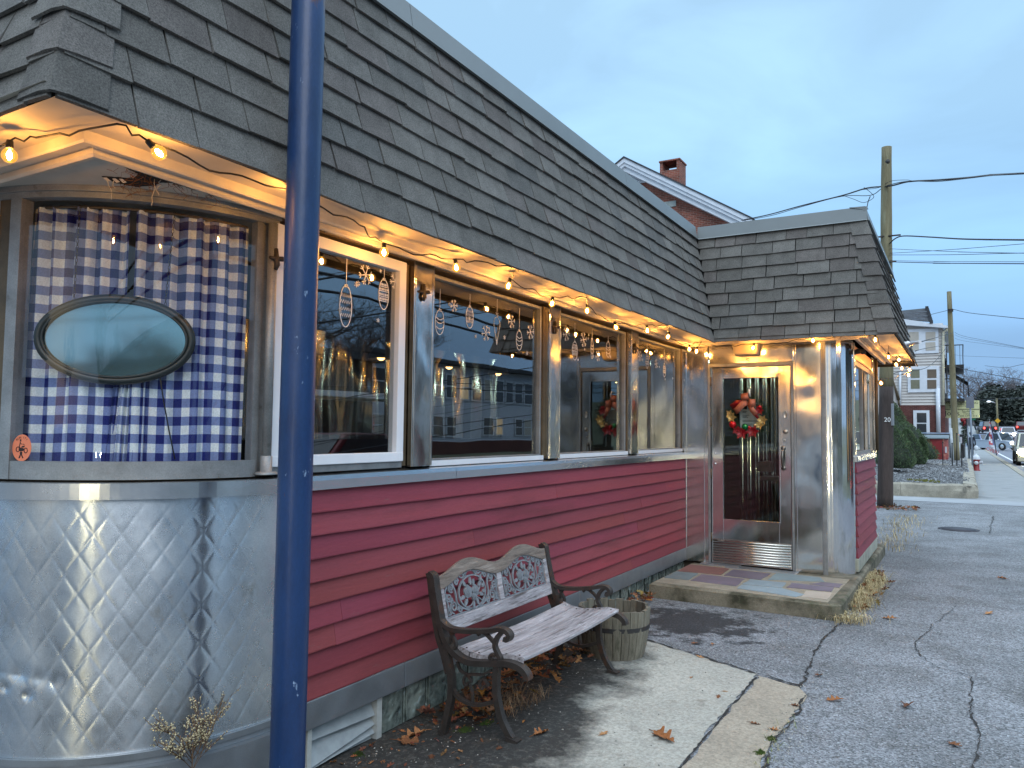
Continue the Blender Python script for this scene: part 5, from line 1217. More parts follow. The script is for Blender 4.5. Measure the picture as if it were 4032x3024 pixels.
# ------------------------------------------------------------------ stone kerb wall and planted bed
KW=thing('stone_wall','low rough granite retaining kerb holding back the sloped grey gravel bed','retaining wall',(2,21.8,0))
random.seed(4)
def stone(a,b,z1,th=.32,name='stone'):
    mb=MB(); a,b=Vector((*a,0)),Vector((*b,0)); u=(b-a); L=u.length; u/=L; v=Vector((-u.y,u.x,0)); k=max(2,int(L/.25))
    vs=[]
    for i in range(k+1):
        p=a+u*(L*i/k*.996); j=lambda s=.014:R(-s,s)
        vs+= [p+v*(0+j())+Vector((0,0,-.1)),p+v*(.0+j())+Vector((0,0,z1*.5+j())),p+v*(.02+j())+Vector((0,0,z1-.04+j())),p+v*(.06+j())+Vector((0,0,z1+j())),p+v*th+Vector((0,0,z1+j())),p+v*th+Vector((0,0,-.1))]
    mb.add(vs,[(6*i+e,6*i+e+1,6*i+7+e,6*i+6+e) for i in range(k) for e in range(5)]+[(5,4,3,2,1,0),tuple(6*k+e for e in range(6))]); mb.build(name,M['kerb'],KW)
for a,b in (((-1.6,21.75),(-.2,21.8)),((-.2,21.8),(1.3,21.82)),((1.3,21.82),(2.72,21.95))): stone(a,b,.33)
for a,b in (((2.98,22.2),(2.98,25.6)),((2.98,25.6),(3.0,29)),((3.0,29),(3.02,33.4)),((3.02,33.4),(3.05,40)),((3.05,40),(3.1,46))): stone(a,b,.34)
stone((2.72,21.95),(2.98,22.2),.335)
mb=MB()
def bed(u,v):
    y=22+v*24; x=-9+u*(11.85); return (x,y,.30+.05*sm((y-23)/10)+.3*sm((1.6-x)/3)*sm((y-22)/5)+.018*math.sin(x*3.1+y)+R(-.012,.012))
mb.grid(bed,70,70); tag(mb.build('gravel_bed',M['gravel']),kind='structure')
mb=MB(); random.seed(8)
for _ in range(5200):
    x=R(-.2,2.82); y=22.2+20*random.random()**1.7; z=bed((x+9)/11.85,(y-22)/24)[2]+.01; s_=R(.02,.055); g=R(.5,1.2)
    M3=Matrix.Rotation(R(0,6),3,'Z')@Matrix.Rotation(R(0,6),3,'X'); c=Vector((x,y,z))
    vs=[c+M3@Vector(q)*s_ for q in ((1,0,0),(-.5,.8,0),(-.5,-.8,.1),(0,0,.6),(0,.1,-.5))]
    mb.add(vs,[(0,1,3),(1,2,3),(2,0,3),(1,0,4),(2,1,4),(0,2,4)],0,(.2*g,.205*g,.21*g))
tag(mb.build('gravel',mat('grey_stone_chips',(.2,.2,.2),.95,attr=True,var=.15)),'loose grey stone chips covering the raised bed','gravel',kind='stuff')
mb=MB(); random.seed(3)
for _ in range(420):
    a=R(0,6.3); q=math.sqrt(random.random()); x=1.75+.4*q*math.cos(a); y=23.2+.75*q*math.sin(a); z=bed((x+9)/11.85,(y-22)/24)[2]; mb.add([(x-.02,y,z),(x+.02,y,z),(x+R(-.02,.02),y,z+R(.02,.07))],[(0,1,2)])
tag(mb.build('moss',mat('yellow_moss',S(104,104,44),.95,var=.4,vscale=4)),'yellow green moss patch on the gravel behind the stone kerb','moss',kind='stuff')
# ------------------------------------------------------------------ clipped yew mounds
random.seed(6)
def bush(name,label,c,r,n=5200,lean=0,lobes=3):
    b=thing('yew_bush',label,'bush',c,'clipped evergreen bushes in the gravel bed')
    mb=MB(); ph=[R(0,6) for _ in range(4)]
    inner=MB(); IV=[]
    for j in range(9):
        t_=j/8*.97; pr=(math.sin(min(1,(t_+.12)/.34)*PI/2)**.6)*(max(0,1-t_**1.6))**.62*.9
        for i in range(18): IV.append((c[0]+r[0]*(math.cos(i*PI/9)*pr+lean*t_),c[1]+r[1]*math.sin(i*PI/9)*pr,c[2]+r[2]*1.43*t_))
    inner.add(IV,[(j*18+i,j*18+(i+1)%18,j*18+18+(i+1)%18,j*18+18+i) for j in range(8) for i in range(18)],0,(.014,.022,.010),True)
    for _ in range(n):
        a=R(0,6.3); t_=random.random()**1.15; k=1+.08*math.sin(3*a+ph[0]+3*t_)+.06*math.sin(7*a+ph[1]-7*t_)+R(-.10,.09)
        prof=(math.sin(min(1,(t_+.12)/.34)*PI/2)**.6)*(max(0,1-t_**1.6))**.62*k
        p=Vector((c[0]+r[0]*(math.cos(a)*prof+lean*t_),c[1]+r[1]*math.sin(a)*prof,c[2]+r[2]*1.43*t_)); d=Vector((math.cos(a),math.sin(a),.25+t_)).normalized()
        if p.z<c[2]-.02: continue
        s_=R(.03,.075); t=(d+Vector((R(-.8,.8),R(-.8,.8),R(-.1,1.0)))).normalized(); w_=t.cross(Vector((R(-1,1),R(-1,1),R(-1,1)))).normalized()*s_*.28; g=R(.9,3.2); yl=1.4 if R(0,1)<.12 else 1
        mb.add([p-w_,p+t*s_*.6+w_*.6,p+t*s_*1.2,p+t*s_*.4-w_*.9],[(0,1,2,3)],0,(.032*g*yl,.052*g,.022*g))
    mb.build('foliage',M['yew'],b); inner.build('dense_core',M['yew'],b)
    return b
def gp(u,v,y): p=cgp(u,v,y); return (p.x,p.y,p.z)
def mound(label,uc,vb,vt,hw,y,lean=0):
    """base centre pixel column uc, base row vb, top row vt, half width in columns"""
    b0=cgp(uc,vb,y); t_=cgp(uc,vt,y); e=cgp(uc+hw,vb,y); rx=(e.x-b0.x); bush('yew_bush',label,(b0.x,y,b0.z),(rx,rx*1.1,(t_.z-b0.z)/1.43),lean=lean)
mound('nearest rounded dark yew bush right beside the tarred utility pole',450,1135,560,255,27.5,-.45)
mound('tall yew mound rising behind the nearest bush and the tarred pole',470,1040,400,330,31,-.55)
mound('second rounded yew bush bulging out just right of the nearest one',655,1085,640,180,30,-.5)
mound('small pointed yew bush tucked between two bigger mounds',775,1000,745,70,31.5,-.15)
mound('broad sloping yew mound in front of the red bin',740,1020,520,290,34.5,-.85)
mound('brownish yew top showing behind the mounds below the house wall',430,700,245,190,38,-.5)
# ------------------------------------------------------------------ utility poles
UP=thing('utility_pole','tall utility pole with dark tarred foot and pale bleached top just past the diner','utility pole',(1.2,18.3,0))
mb=MB(); N=30; pts=[];rr=[]
for i in range(N+1):
    t=i/N; pts.append((1.21+.17*t+.012*math.sin(t*5),18.3,-.05+7.85*t)); rr.append(.158-.056*t+.002*math.sin(i*1.9))
sp=10
mb.tube(pts[:sp+1],rr[:sp+1],16,1); mb.tube(pts[sp:],rr[sp:],16,0); mb.build('pole_shaft',[M['pole'],M['pole_dark']],UP)
q=lambda px,py:at(px,py,18.12)
mb=MB(); p=cgp(357,300,18.2); mb.box(p.x-.05,p.x+.05,18.2,18.34,1.73,2.2); mb.tube([(p.x,18.27,1.75),(p.x-.03,18.27,.9),(p.x-.06,18.3,0)],.02,7); mb.build('riser_box',mat('grey_plastic_box',S(128,132,138),.5,var=.05),UP,bevel=.02)
merge_t=text('20',.13,cgp(312,508,18.13),(1,0,0),(0,0,1),0); p=cgp(312,508,18.135)
mb=MB(); mb.tube([Vector((1.05,18.3,7.35)),Vector((1.75,18.3,7.35))],.0,4) if 0 else None
for px,py in ((3495,636),):
    c=at(px,py,18.2); mb.lathe([(0,.02),(.05,.0)],12,c,M=Matrix.Rotation(PI/2,3,'X'))
mb.build('bolt_hole',M['black'],UP)
mt=text('20',.13,cgp(312,508,18.128),(1,0,0),(0,0,1),0); mt.build('pole_number',M['draw'],UP)
mb=MB()
for pa in ((3458,933),(3522,927),(3505,1031)): c=at(pa[0],pa[1],18.2); mb.tube([c-Vector((.12,0,0)),c+Vector((.12,0,0))],.018,6)
mb.build('cable_bracket',M['iron'],UP)
P2=thing('utility_pole','slim bare utility pole standing in the gravel bed before the beige house','utility pole',(2.3,42,.36))
mb=MB(); a=at(3765,1812,42); b=at(3737,1148,42); mb.tube([a.lerp(b,i/12) for i in range(13)],[.155-.055*i/12 for i in range(13)],14); mb.build('pole_shaft',M['pole'],P2)
mb=MB(); c=at(3742,1222,41.9); mb.lathe([(.125,-.06),(.125,.06)],14,c); mb.build('pole_band',M['iron'],P2)
# ------------------------------------------------------------------ overhead cables
def wire(pix,label,r=.014,group='overhead cables',ext=0,sag=0):
    """pix: list of (px,py,distance)"""
    P=[at(*q) for q in pix]
    if ext: P.append(P[-1]+(P[-1]-P[-2])*ext*3.5)
    Q=[]
    for i in range(len(P)-1):
        p0=P[max(0,i-1)];p1=P[i];p2=P[i+1];p3=P[min(len(P)-1,i+2)]
        for k in range(6):
            t=k/6; Q.append(.5*((2*p1)+(-p0+p2)*t+(2*p0-5*p1+4*p2-p3)*t*t+(-p0+3*p1-3*p2+p3)*t**3))
    Q.append(P[-1]); mb=MB(); mb.tube(Q,r*.62,5); return tag(mb.build('cable',M['wire']),label,'cable',group)
Z=.4219
def w5(u,v,y): return (2300+u*.633,500+v*.633,y)
def w6(u,v,y): return (3400+u*Z,550+v*Z,y)
wire([w5(980,580,24),w5(1150,545,22.5),w5(1350,490,21),w5(1610,425,19.5),w5(1760,380,18.6),w6(250,432,18.1),w6(420,392,17.3),w6(700,376,16.2),w6(1000,352,15),w6(1200,330,14.2),w6(1498,315,13)],'thick service bundle crossing the sky to the bleached pole from behind the roof',.026,ext=3)
wire([w5(985,582,24),w5(1160,552,22.4),w5(1350,497,21),w5(1600,432,19.6),w6(60,520,18.7),w6(170,455,18.3),w6(250,420,18.0),w6(420,388,17.2),w6(680,390,16.2),w6(960,362,15),w6(1200,334,14.1),w6(1498,318,13)],'second strand twisted round the service bundle at the bleached pole',.014,ext=3)
wire([w5(1600,430,19.6),w5(1700,395,19),w5(1830,378,18.4),w6(250,388,18),w6(400,376,17.2),w6(480,384,16.9),w6(800,366,15.7),w6(1498,312,13)],'thin upper strand with clamps passing the bleached pole',.009,ext=3)
wire([w5(1615,427,19.6),w5(1680,450,19.2),w5(1740,470,18.9),w5(1800,440,18.6),w5(1785,410,18.6),w5(1740,375,18.6)],'loose loop of cable at the splice left of the bleached pole',.01)
wire([w5(1780,430,18.6),w5(1765,470,18.6),w5(1755,530,18.4),w5(1742,585,18)],'drop cable running down to the entrance roof corner',.016)
wire([w6(245,968,18.2),w6(300,920,17.9),w6(380,899,17.4),w6(600,908,16.4),w6(900,926,15),w6(1200,933,13.8),w6(1498,936,12.6)],'dark heavy cable leaving the bleached pole below its middle',.022,ext=4)
wire([w6(245,1018,18.2),w6(600,1035,16.4),w6(1000,1050,15),w6(1498,1060,12.6)],'upper of two thin cables crossing right of the bleached pole',.008,ext=4)
wire([w6(245,1060,18.2),w6(600,1040,17),w6(1000,1012,16),w6(1498,972,14)],'thin cable rising to the right from the bleached pole',.008,ext=4)
wire([w6(245,1076,18.2),w6(800,1074,16),w6(1300,1062,14),w6(1498,1058,12.9)],'thin level cable right of the bleached pole, below the crossing pair',.009,ext=4)
wire([w6(245,1128,18.2),w6(800,1138,16),w6(1498,1140,12.6)],'upper strand of the lowest pair on the bleached pole',.007,ext=4)
wire([w6(245,1148,18.2),w6(300,1142,17.8),w6(800,1154,16),w6(1498,1158,12.6)],'lower thicker strand of the lowest pair on the bleached pole',.013,ext=4)
wire([hgp(1015,240,40) if 0 else (3400+1015*.2531,1180+240*.2531,47.5),(3400+1150*.2531,1180+205*.2531,44),(3400+1320*.2531,1180+165*.2531,42),(3400+1400*.2531,1180+152*.2531,41.5),(3400+1560*.2531,1180+190*.2531,39),(3400+1778*.2531,1180+222*.2531,36),(4032,1255,30)],'cable from the beige house roof over the slim pole top',.02,ext=2)
wire([(3400+880*.2531,1180+660*.2531,9.1),(3400+1000*.2531,1180+625*.2531,16),(3400+1200*.2531,1180+572*.2531,28),(3400+1395*.2531,1180+515*.2531,41.8)],'service cable from the white insulator on the roof corner to the slim pole',.012)
wire([(3400+800*.2531,1180+800*.2531,11),(3400+1000*.2531,1180+752*.2531,20),(3400+1340*.2531,1180+690*.2531,41.9)],'lower cable from the diner eave to the slim pole',.009)
wire([(3400+300*.2531,1180+1235*.2531,18.5),(3400+400*.2531,1180+1200*.2531,20),(3400+560*.2531,1180+1120*.2531,23),(3400+950*.2531,1180+1070*.2531,30),(3400+1150*.2531,1180+920*.2531,37),(3400+1330*.2531,1180+690*.2531,41.9)],'sagging dark cable from the tarred pole to the slim pole',.016)
for i,(v0,v1,r,lb) in enumerate(((510,640,.010,'topmost of the thin cables leaving the slim pole'),(545,660,.008,'second thin cable below the topmost on the slim pole'),(598,690,.007,'third faint cable on the right of the slim pole'),(855,885,.008,'faint level cable right of the black balconies'),(1025,1150,.020,'thick cable right of the slim pole above the bare trees'),(1150,1240,.016,'cable below the thick one at the slim pole'),(1440,1400,.018,'dark level cable just above the street sign'))):
    wire([(3400+1420*.2531,1180+v0*.2531,42),(3400+1600*.2531,1180+(v0*.55+v1*.45+8)*.2531,38),(4040,1180+(v1+ (v1-v0)*.9)*.2531 if v1>v0 else 1180+v1*.2531-10,30)],lb,r,ext=2)
wire([(3878,1440,90),(3960,1447,84),(4040,1432,76)],'long cable in front of the far bare trees',.03,ext=1); wire([(3870,1565,130),(3930,1572,130),(4040,1569,130)],'lowest pale cable before the dark evergreens',.03,ext=1)
wire([(3800,1563,118),(3870,1575,118),(3926,1571,150),(4045,1565,120)],'cable to the far lamp post across the evergreens',.05,ext=1)
# ------------------------------------------------------------------ brick house behind the diner
yB=27
BH=thing('brick_house','red brick house with white gable trim and brick chimney rising behind the diner','house',(-8,yB,0))
ap=at(2458,622,yB); re=at(2962,862,yB); sl_=(ap.z-re.z)/(re.x-ap.x); le=ap.x-(re.x-ap.x)
apz=ap.z-.30; wallr=re.x-.55
mb=MB(); mb.prism([(le+.5,0),(wallr,0),(wallr,apz-sl_*(wallr-ap.x)),(ap.x,apz),(le+.5,apz-sl_*(ap.x-le-.5))],(0,yB+.45,0),(1,0,0),(0,0,1),(0,1,0),9); mb.build('wall',M['brick'],BH)
mb=MB()
for s_ in (-1,1):
    for d,t0_,t1_,yy in ((.0,.0,.17,-.02),(.16,.14,.30,.03),(.30,.28,.50,.12)):
        xe=re.x-ap.x
        pl=[(0,-t0_),(xe,-t0_-sl_*xe),(xe-.0,-t1_-sl_*xe),(0,-t1_)]
        mb.prism([(s_*a,b) for a,b in pl],(ap.x,yB+yy,ap.z),(1,0,0),(0,0,1),(0,1,0),.35)
mb.build('gable_trim',M['white_trim'],BH)
mb=MB()
for s_ in (-1,1):
    xe=re.x-ap.x+.05; mb.prism([(0,.0),(s_*xe,-sl_*xe),(s_*xe,-sl_*xe+.05),(0,.06)],(ap.x,yB-.06,ap.z),(1,0,0),(0,0,1),(0,1,0),9.6)
rf=mb.build('roof',M['roof_dark'],BH)
c0=at(2598,680,yB+1.2); c1=at(2675,680,yB+1.2); ct=at(2640,628,yB+1.2)
mb=MB(); x0,x1=c0.x,c1.x; t_=.11; ya,yb_=yB+1.2,yB+2.0; zb=ct.z-1.9; zt=ct.z
mb.box(x0,x1,ya,yb_,zb,zt-.40); mb.box(x0,x0+t_,ya,yb_,zt-.40,zt-.06); mb.box(x1-t_,x1,ya,yb_,zt-.40,zt-.06); mb.box(x0-.03,x1+.03,ya-.03,yb_+.03,zt-.06,zt)
ch=mb.build('chimney',M['brick'],rf)
mb=MB(); v0=at(2468,700,yB+.3); a1_=at(2485,682,yB+.3); b1_=at(2520,700,yB+.3); c1_=at(2530,703,yB+.3)
L0=at(2450,712,yB+.3); mb.add([Vector((L0.x,yB+.38,a1_.z-.42)),Vector((c1_.x+.35,yB+.38,a1_.z-.42)),Vector((a1_.x,yB+.38,a1_.z+.06))],[(0,1,2)])
for i in range(6): w_=.9*(1-i/7); mb.box(a1_.x-w_*.62,a1_.x+w_*.75,yB+.33,yB+.37,a1_.z-.38+i*.06,a1_.z-.345+i*.06)
mb.build('gable_vent',M['white_trim'],BH)
l0,l1=at(2590,790,yB+.4),at(2661,800,yB+.4); mb=MB(); mb.box(l0.x-.6,l1.x,yB+.40,yB+.46,at(2625,803,yB).z,at(2625,781,yB).z); mb.build('window_lintel',mat('grey_stone_lintel',S(150,158,156),.85),BH)
wx1=at(2645,820,yB+.4).x; wz1=at(2640,808,yB).z; mb=MB(); mb.box(wx1-1.0,wx1,yB+.41,yB+.45,wz1-1.6,wz1); hw=mb.build('window',M['white_trim'],BH)
mb=MB(); mb.box(wx1-.92,wx1-.09,yB+.405,yB+.41,wz1-1.5,wz1-.1); mb.build('pane',M['pane'],hw)
# ------------------------------------------------------------------ beige three storey house
yH=48
HH=thing('beige_house','three storey house of beige siding over dark brick, white windows and black balconies','house',(0,yH,0))
def hx(u): return hgp(u,600,yH).x
def hz(v,u=1000): return hgp(u,v,yH).z
cx1=hx(1240); x_l=hx(-900); zt=hz(395,650)+.0; zr=hz(440,1240)
zbk=hz(1640,900)
mb=MB(); n=0; z=zbk; W0=hx(-900)
step=.115
step=.16
while z<hz(410,1000):
    mb.add([(W0,yH+.02,z),(cx1,yH+.02,z),(cx1,yH-.04,z),(W0,yH-.04,z),(W0,yH+.012,z+step),(cx1,yH+.012,z+step)],[(3,2,5,4),(0,1,2,3)])
    mb.add([(cx1,yH-.02,z),(cx1,yH+14,z),(cx1+.02,yH+14,z),(cx1+.02,yH-.02,z),(cx1-.012,yH-.02,z+step),(cx1-.012,yH+14,z+step)],[(3,2,5,4)][:1]); z+=step
mb.box(W0,cx1-.02,yH+.03,yH+14,0,hz(400,1000)); 
mb.prism([(W0,hz(410,1000)),(cx1-.03,hz(420,1240)),(cx1-.03,hz(395,1200)),(hx(620),hz(330,620)),(W0,hz(330,620))],(0,yH+.02,0),(1,0,0),(0,0,1),(0,1,0),13.9)
mb.build('siding',M['vinyl'],HH)
mb=MB(); mb.box(W0,cx1-.0,yH-.05,yH+13.9,0,zbk); mb.build('brick_base',M['brick_dark'],HH)
# eave trim and roof
mb=MB(); e0,e1=hgp(560,290,yH-.4),hgp(1320,405,yH-.4); e2,e3=hgp(1320,440,yH-.4),hgp(560,385,yH-.4)
mb.add([e0,e1,e2,e3]+[p+Vector((0,.4,0)) for p in (e0,e1,e2,e3)],[(3,2,1,0),(0,1,5,4),(2,3,7,6),(1,2,6,5)])
mb.add([e1,e1+Vector((0,14.5,0)),e2+Vector((0,14.5,0)),e2],[(0,1,2,3)]); mb.add([e2,e2+Vector((0,14.5,0)),Vector((cx1,yH+14.2,e2.z)),Vector((cx1,yH,e2.z))],[(0,1,2,3)])
mb.build('eave_trim',M['white_trim'],HH)
mb=MB(); r0,r1,r2,r3=hgp(480,180,yH+1.5),hgp(980,130,yH+1.5),hgp(1050,350,yH-.3),hgp(480,305,yH-.3)
mb.add([r0,r1,r2,r3],[(3,2,1,0)]); mb.add([r1,r1+Vector((0,9,0)),r2+Vector((0,11,0)),r2],[(0,1,2,3)])
for i in range(9):
    t=i/8; p=r1.lerp(r2,t); mb.obox(p+Vector((.02,0,0)),(.16,.3,.17))
for a,b in ((760,225),(660,260),(890,190),(740,290),(925,255),(655,210),(850,305)): c=hgp(a,b,yH-.3+1.8*(1-(b-130)/200)-.06); mb.obox(c,(.62,.03,.06),None,1)
mb.build('roof',[M['roof_dark'],mat('pale_roof_flecks',S(112,118,126),.9)],HH)
# windows: outer (u0,u1,v0,v1)
def hwin(u0,u1,v0,v1,panes,split,paneM,y=yH):
    a,b=hgp(u0,v0,y),hgp(u1,v1,y); mb=MB(); mb.box(a.x,b.x,y-.09,y+.05,hz(v1,(u0+u1)/2),hz(v0,(u0+u1)/2)); f=mb.build('window',M['white_trim'],HH)
    for i,(p0,p1) in enumerate(panes):
        for (s0,s1) in split:
            x0,x1=hgp(p0,s0,y).x,hgp(p1,s0,y).x; um=(p0+p1)/2; mb=MB(); mb.box(x0+.02,x1-.02,y-.105,y-.088,hz(s1,um)+.03,hz(s0,um)-.02); mb.build('pane',paneM if not isinstance(paneM,list) else paneM[i%len(paneM)],f)
hwin(690,1172,455,838,[(705,865),(960,1125)],[(500,650),(660,800)],M['blind'])
hwin(685,1190,1040,1440,[(730,880),(985,1140)],[(1080,1228),(1243,1395)],[mat('half_drawn_blind',S(110,112,96),.3),M['pane']])
def cwin(u0,u1,v0,v1,p0,p1,splits):
    y=yH-.06; a,b=cgp(u0,v0,y),cgp(u1,v1,y); mb=MB(); mb.box(a.x,b.x,y-.09,y+.05,b.z,a.z); f=mb.build('window',M['white_trim'],HH)
    for s0,s1 in splits:
        q0,q1=cgp(p0,s0,y),cgp(p1,s1,y); mb=MB(); mb.box(q0.x,q1.x,y-.105,y-.088,q1.z,q0.z); mb.build('pane',M['pane'],f)
cwin(650,868,385,720,698,825,[(418,545),(560,700)])
mb=MB(); a,b=hgp(1232,470,yH-.1),hgp(1232,860,yH-.1); mb.tube([hgp(1310,445,yH-.15),hgp(1290,480,yH-.12),hgp(1245,500,yH-.1),hgp(1240,860,yH-.1),hgp(1240,1640,yH-.1)],.07,8); mb.build('downspout',mat('cream_downspout',S(206,200,176),.5),HH)
mb=MB(); mb.tube([hgp(572,1120,yH-.1),hgp(566,1640,yH-.1)],.06,8); mb.build('drainpipe',M['white_trim'],HH); mb=MB(); mb.tube([cgp(972,100,yH-.12),cgp(980,670,yH-.12)],.11,8); mb.build('drainpipe',M['white_trim'],HH)
for uu in (590,662): pass
# side wall openings, balconies
mb=MB()
for v0,v1,u in ((560,860,1290),(1090,1480,1290)):
    for yy in (yH+1,yH+3.6): mb.box(cx1+.015,cx1+.06,yy,yy+1.6,hz(v1-40,u),hz(v0+30,u))
mb.build('side_window',M['white_trim'],HH)
for vz,vt in ((1000,700),(1530,1290)):
    bz=hz(vz,1400); bt=bz+1.05; mb=MB(); mb.box(cx1,cx1+.95,yH+.5,yH+6.5,bz-.15,bz)
    for i in range(20): mb.box(cx1+.90,cx1+.93,yH+.5+i*.31,yH+.53+i*.31,bz,bt)
    for i in range(4): mb.box(cx1+.1+i*.22,cx1+.12+i*.22,yH+.48,yH+.50,bz,bt)
    mb.box(cx1,cx1+.95,yH+.47,yH+.51,bt,bt+.05); mb.box(cx1+.90,cx1+.95,yH+.5,yH+6.5,bt,bt+.05); mb.build('balcony',M['black'],HH)
mb=MB(); z_=hz(1300,1480); mb.add([(cx1+.2,yH+2.5,z_+.9),(cx1+1.15,yH+2.6,z_+.2),(cx1+1.15,yH+6,z_+.2),(cx1+.2,yH+6,z_+.9),(cx1+1.2,yH+2.6,z_-.9),(cx1+1.2,yH+6,z_-.9)],[(0,1,2,3),(1,4,5,2)]); mb.build('awning',mat('black_canvas',(.02,.02,.024),.8),HH,solid=.03)
# low annex roofline left of the house
AN=thing('house_annex','low beige sided lean-to with sloping roof edge beside the big beige house','annex',(-6,46,0))
a=hgp(470,1280,45.5); b=hgp(548,1560,45.5); c_=hgp(380,1280,45.5); mb=MB(); mb.add([(-12,45.5,0),(b.x,45.5,0),(b.x,45.5,b.z),(a.x,45.5,a.z),(-12,45.5,a.z+.3)],[(0,1,2,3,4)]); mb.box(-12,a.x-.3,45.53,47.9,0,a.z-.2); mb.build('annex_wall',M['vinyl'],AN)
mb=MB(); mb.tube([(-12,45.45,a.z+.3),a+Vector((0,-.05,0)),b+Vector((0,-.05,0))],.09,6); mb.tube([b+Vector((0,-.05,0)),hgp(552,1640,45.45)],.05,6); mb.build('roof_edge',M['frame_dark'],AN)
# ------------------------------------------------------------------ street furniture
def bb(u0,u1,v0,v1,y): a=bgp(u0,v0,y); b=bgp(u1,v1,y); return a.x,b.x,b.z,a.z
SG=thing('business_sign','pale yellow two panel business sign with black lettering on white posts','sign',(2,50,0))
x0,x1,z0,z1=bb(280,903,325,605,50); zm=bgp(590,463,50).z
mb=MB(); mb.box(x0,x1,50,50.25,z0,z1); mb.build('sign_board',mat('pale_yellow_sign',S(206,208,160),.5,var=.04),SG,bevel=.02)
mb=MB(); mb.box(x0,x1,49.985,49.999,zm-.015,zm+.015); mb.build('divider',M['black'],SG)
mb=MB()
def sgt(s,u,v,h,fs=1,al='CENTER'): merge(mb,text(s,h,bgp(u,v,49.992),(1,0,0),(0,0,1),0,fs,al))
sgt('MANUEL L. SPAULDING',585,360,.17,.95); sgt('ATTORNEY',590,387,.09,1.2); sgt('508-643-1200',600,412,.11,1.1); sgt('T',420,425,.26); 
mb.build('lettering',M['black'],SG); mb=MB()
sgt('Joe\'s',455,530,.36,1.1); sgt('Stylistic',715,497,.17,1.2); sgt('Touch',715,535,.17,1.2); sgt('508-699-1414',715,572,.12,1.25)
mb.build('lettering',M['black'],SG)
mb=MB()
for u in (300,): p=bgp(u,600,50.1); mb.box(p.x-.06,p.x+.06,50.03,50.15,0,p.z+.1)
mb.build('sign_post',mat('cream_sign_post',S(200,196,170),.6),SG)
SP=thing('street_sign_post','galvanised sign post leaning slightly with the grey backs of street signs','sign post',(3.0,36.4,0))
a=bgp(790,1510,36.4); b=bgp(742,265,36.4)
mb=MB(); mb.tube([a-Vector((0,0,.1)),a.lerp(b,.5),b],.032,8); mb.build('pole',mat('galvanised_post',S(132,142,156),.45,.5,var=.1),SP)
mb=MB(); x0,x1,z0,z1=bb(678,812,262,445,36.3); mb.box(x0,x1,36.33,36.345,z0,z1); mb.build('sign_plate',mat('grey_sign_back',S(112,116,126),.5,.3),SP,bevel=.006)
SP2=thing('street_sign_post','second shorter sign post with grey plates behind the leaning one','sign post',(2.6,52,0))
a=bgp(735,1240,52); mb=MB(); mb.tube([(a.x,52,0),(bgp(690,620,52).x,52,bgp(690,620,52).z)],.05,8); mb.build('pole',bpy.data.materials['galvanised_post'],SP2)
mb=MB(); x0,x1,z0,z1=bb(690,800,615,725,52); mb.box(x0,x1,51.9,51.93,z0,z1); p=bgp(800,645,51.8); mb.add([p,bgp(835,720,51.8),bgp(770,725,51.8)],[(0,1,2)]); mb.build('sign_plate',bpy.data.materials['grey_sign_back'],SP2)
mb=MB(); x0,x1,z0,z1=bb(775,835,612,640,51.9); mb.box(x0,x1,51.85,51.88,z0,z1); mb.build('green_sign',mat('green_street_sign',S(40,120,90),.5),SP2)
HY=thing('fire_hydrant','red fire hydrant with pale cap at the kerb of the far sidewalk','hydrant',(3.18,39.4,0))
p=bgp(850,1465,39.4); hc=(p.x,39.4,0); H=bgp(850,1235,39.4).z; k=H/.72
mb=MB(); mb.lathe([(.15,0),(.15,.04),(.115,.05),(.115,.42),(.15,.44),(.15,.49),(.12,.5)],16,hc); mb.build('barrel',M['redpaint'],HY)
mb=MB(); mb.lathe([(.155,.49),(.155,.52),(.13,.6),(.07,.68),(.035,.69),(.035,.74),(0,.74)],16,hc); mb.build('cap',mat('pale_hydrant_cap',S(196,200,206),.5),HY)
Rx=Matrix.Rotation(PI/2,3,'Y')
mb=MB(); mb.lathe([(0,.24),(.06,.24),(.07,.21),(.055,.2),(.055,.08)],12,(hc[0],39.4,.36),M=Rx); mb.lathe([(0,.24),(.06,.24),(.07,.21),(.055,.2),(.055,.08)],12,(hc[0],39.4,.36),M=Rx@Matrix.Rotation(PI,3,'X')); mb.lathe([(0,.2),(.075,.2),(.085,.17),(.07,.16),(.07,.08)],12,(hc[0],39.4,.34),M=Matrix.Rotation(PI/2,3,'X')); mb.build('nozzle',bpy.data.materials['pale_hydrant_cap'],HY)
# red bin
DB=thing('red_bin','tall red metal bin with grey lid standing behind the yew mounds','bin',(0,43,.4))
x0,x1,z0,z1=bb(160,385,945,1290,43); xm=bgp(300,1000,43).x
mb=MB(); mb.add([(x0-.8,43.0,z0),(xm,43,z0),(x1,43.5,z0),(x0-.8,43.1,z1),(xm,43,z1),(x1,43.5,z1-.05),(x1,45.2,z0),(x0-.8,45.2,z0),(x1,45.2,z1),(x0-.8,45.2,z1)],[(0,1,4,3),(1,2,5,4),(2,6,8,5),(6,7,9,8),(7,0,3,9)]); mb.build('bin_body',M['redpaint'],DB)
mb=MB(); mb.add([(x0-1,42.85,z1),(x1+.05,42.95,z1),(x1+.05,45.3,z1+.12),(x0-1,45.3,z1+.12),(x0-1,42.85,z1+.05),(x1+.05,42.95,z1+.05),(x1+.05,45.3,z1+.2),(x0-1,45.3,z1+.2)],[(0,1,5,4),(4,5,6,7),(1,2,6,5),(0,3,2,1)]); mb.build('bin_lid',mat('grey_bin_lid',S(112,124,130),.6),DB)
mb=MB(); c=bgp(345,1125,43.2); mb.obox(c,(.12,.02,.3)); mb.build('bin_label',M['white_trim'],DB)
RL=thing('metal_railing','black metal railing with pale top rail behind the red bin','railing',(0,45.6,.4))
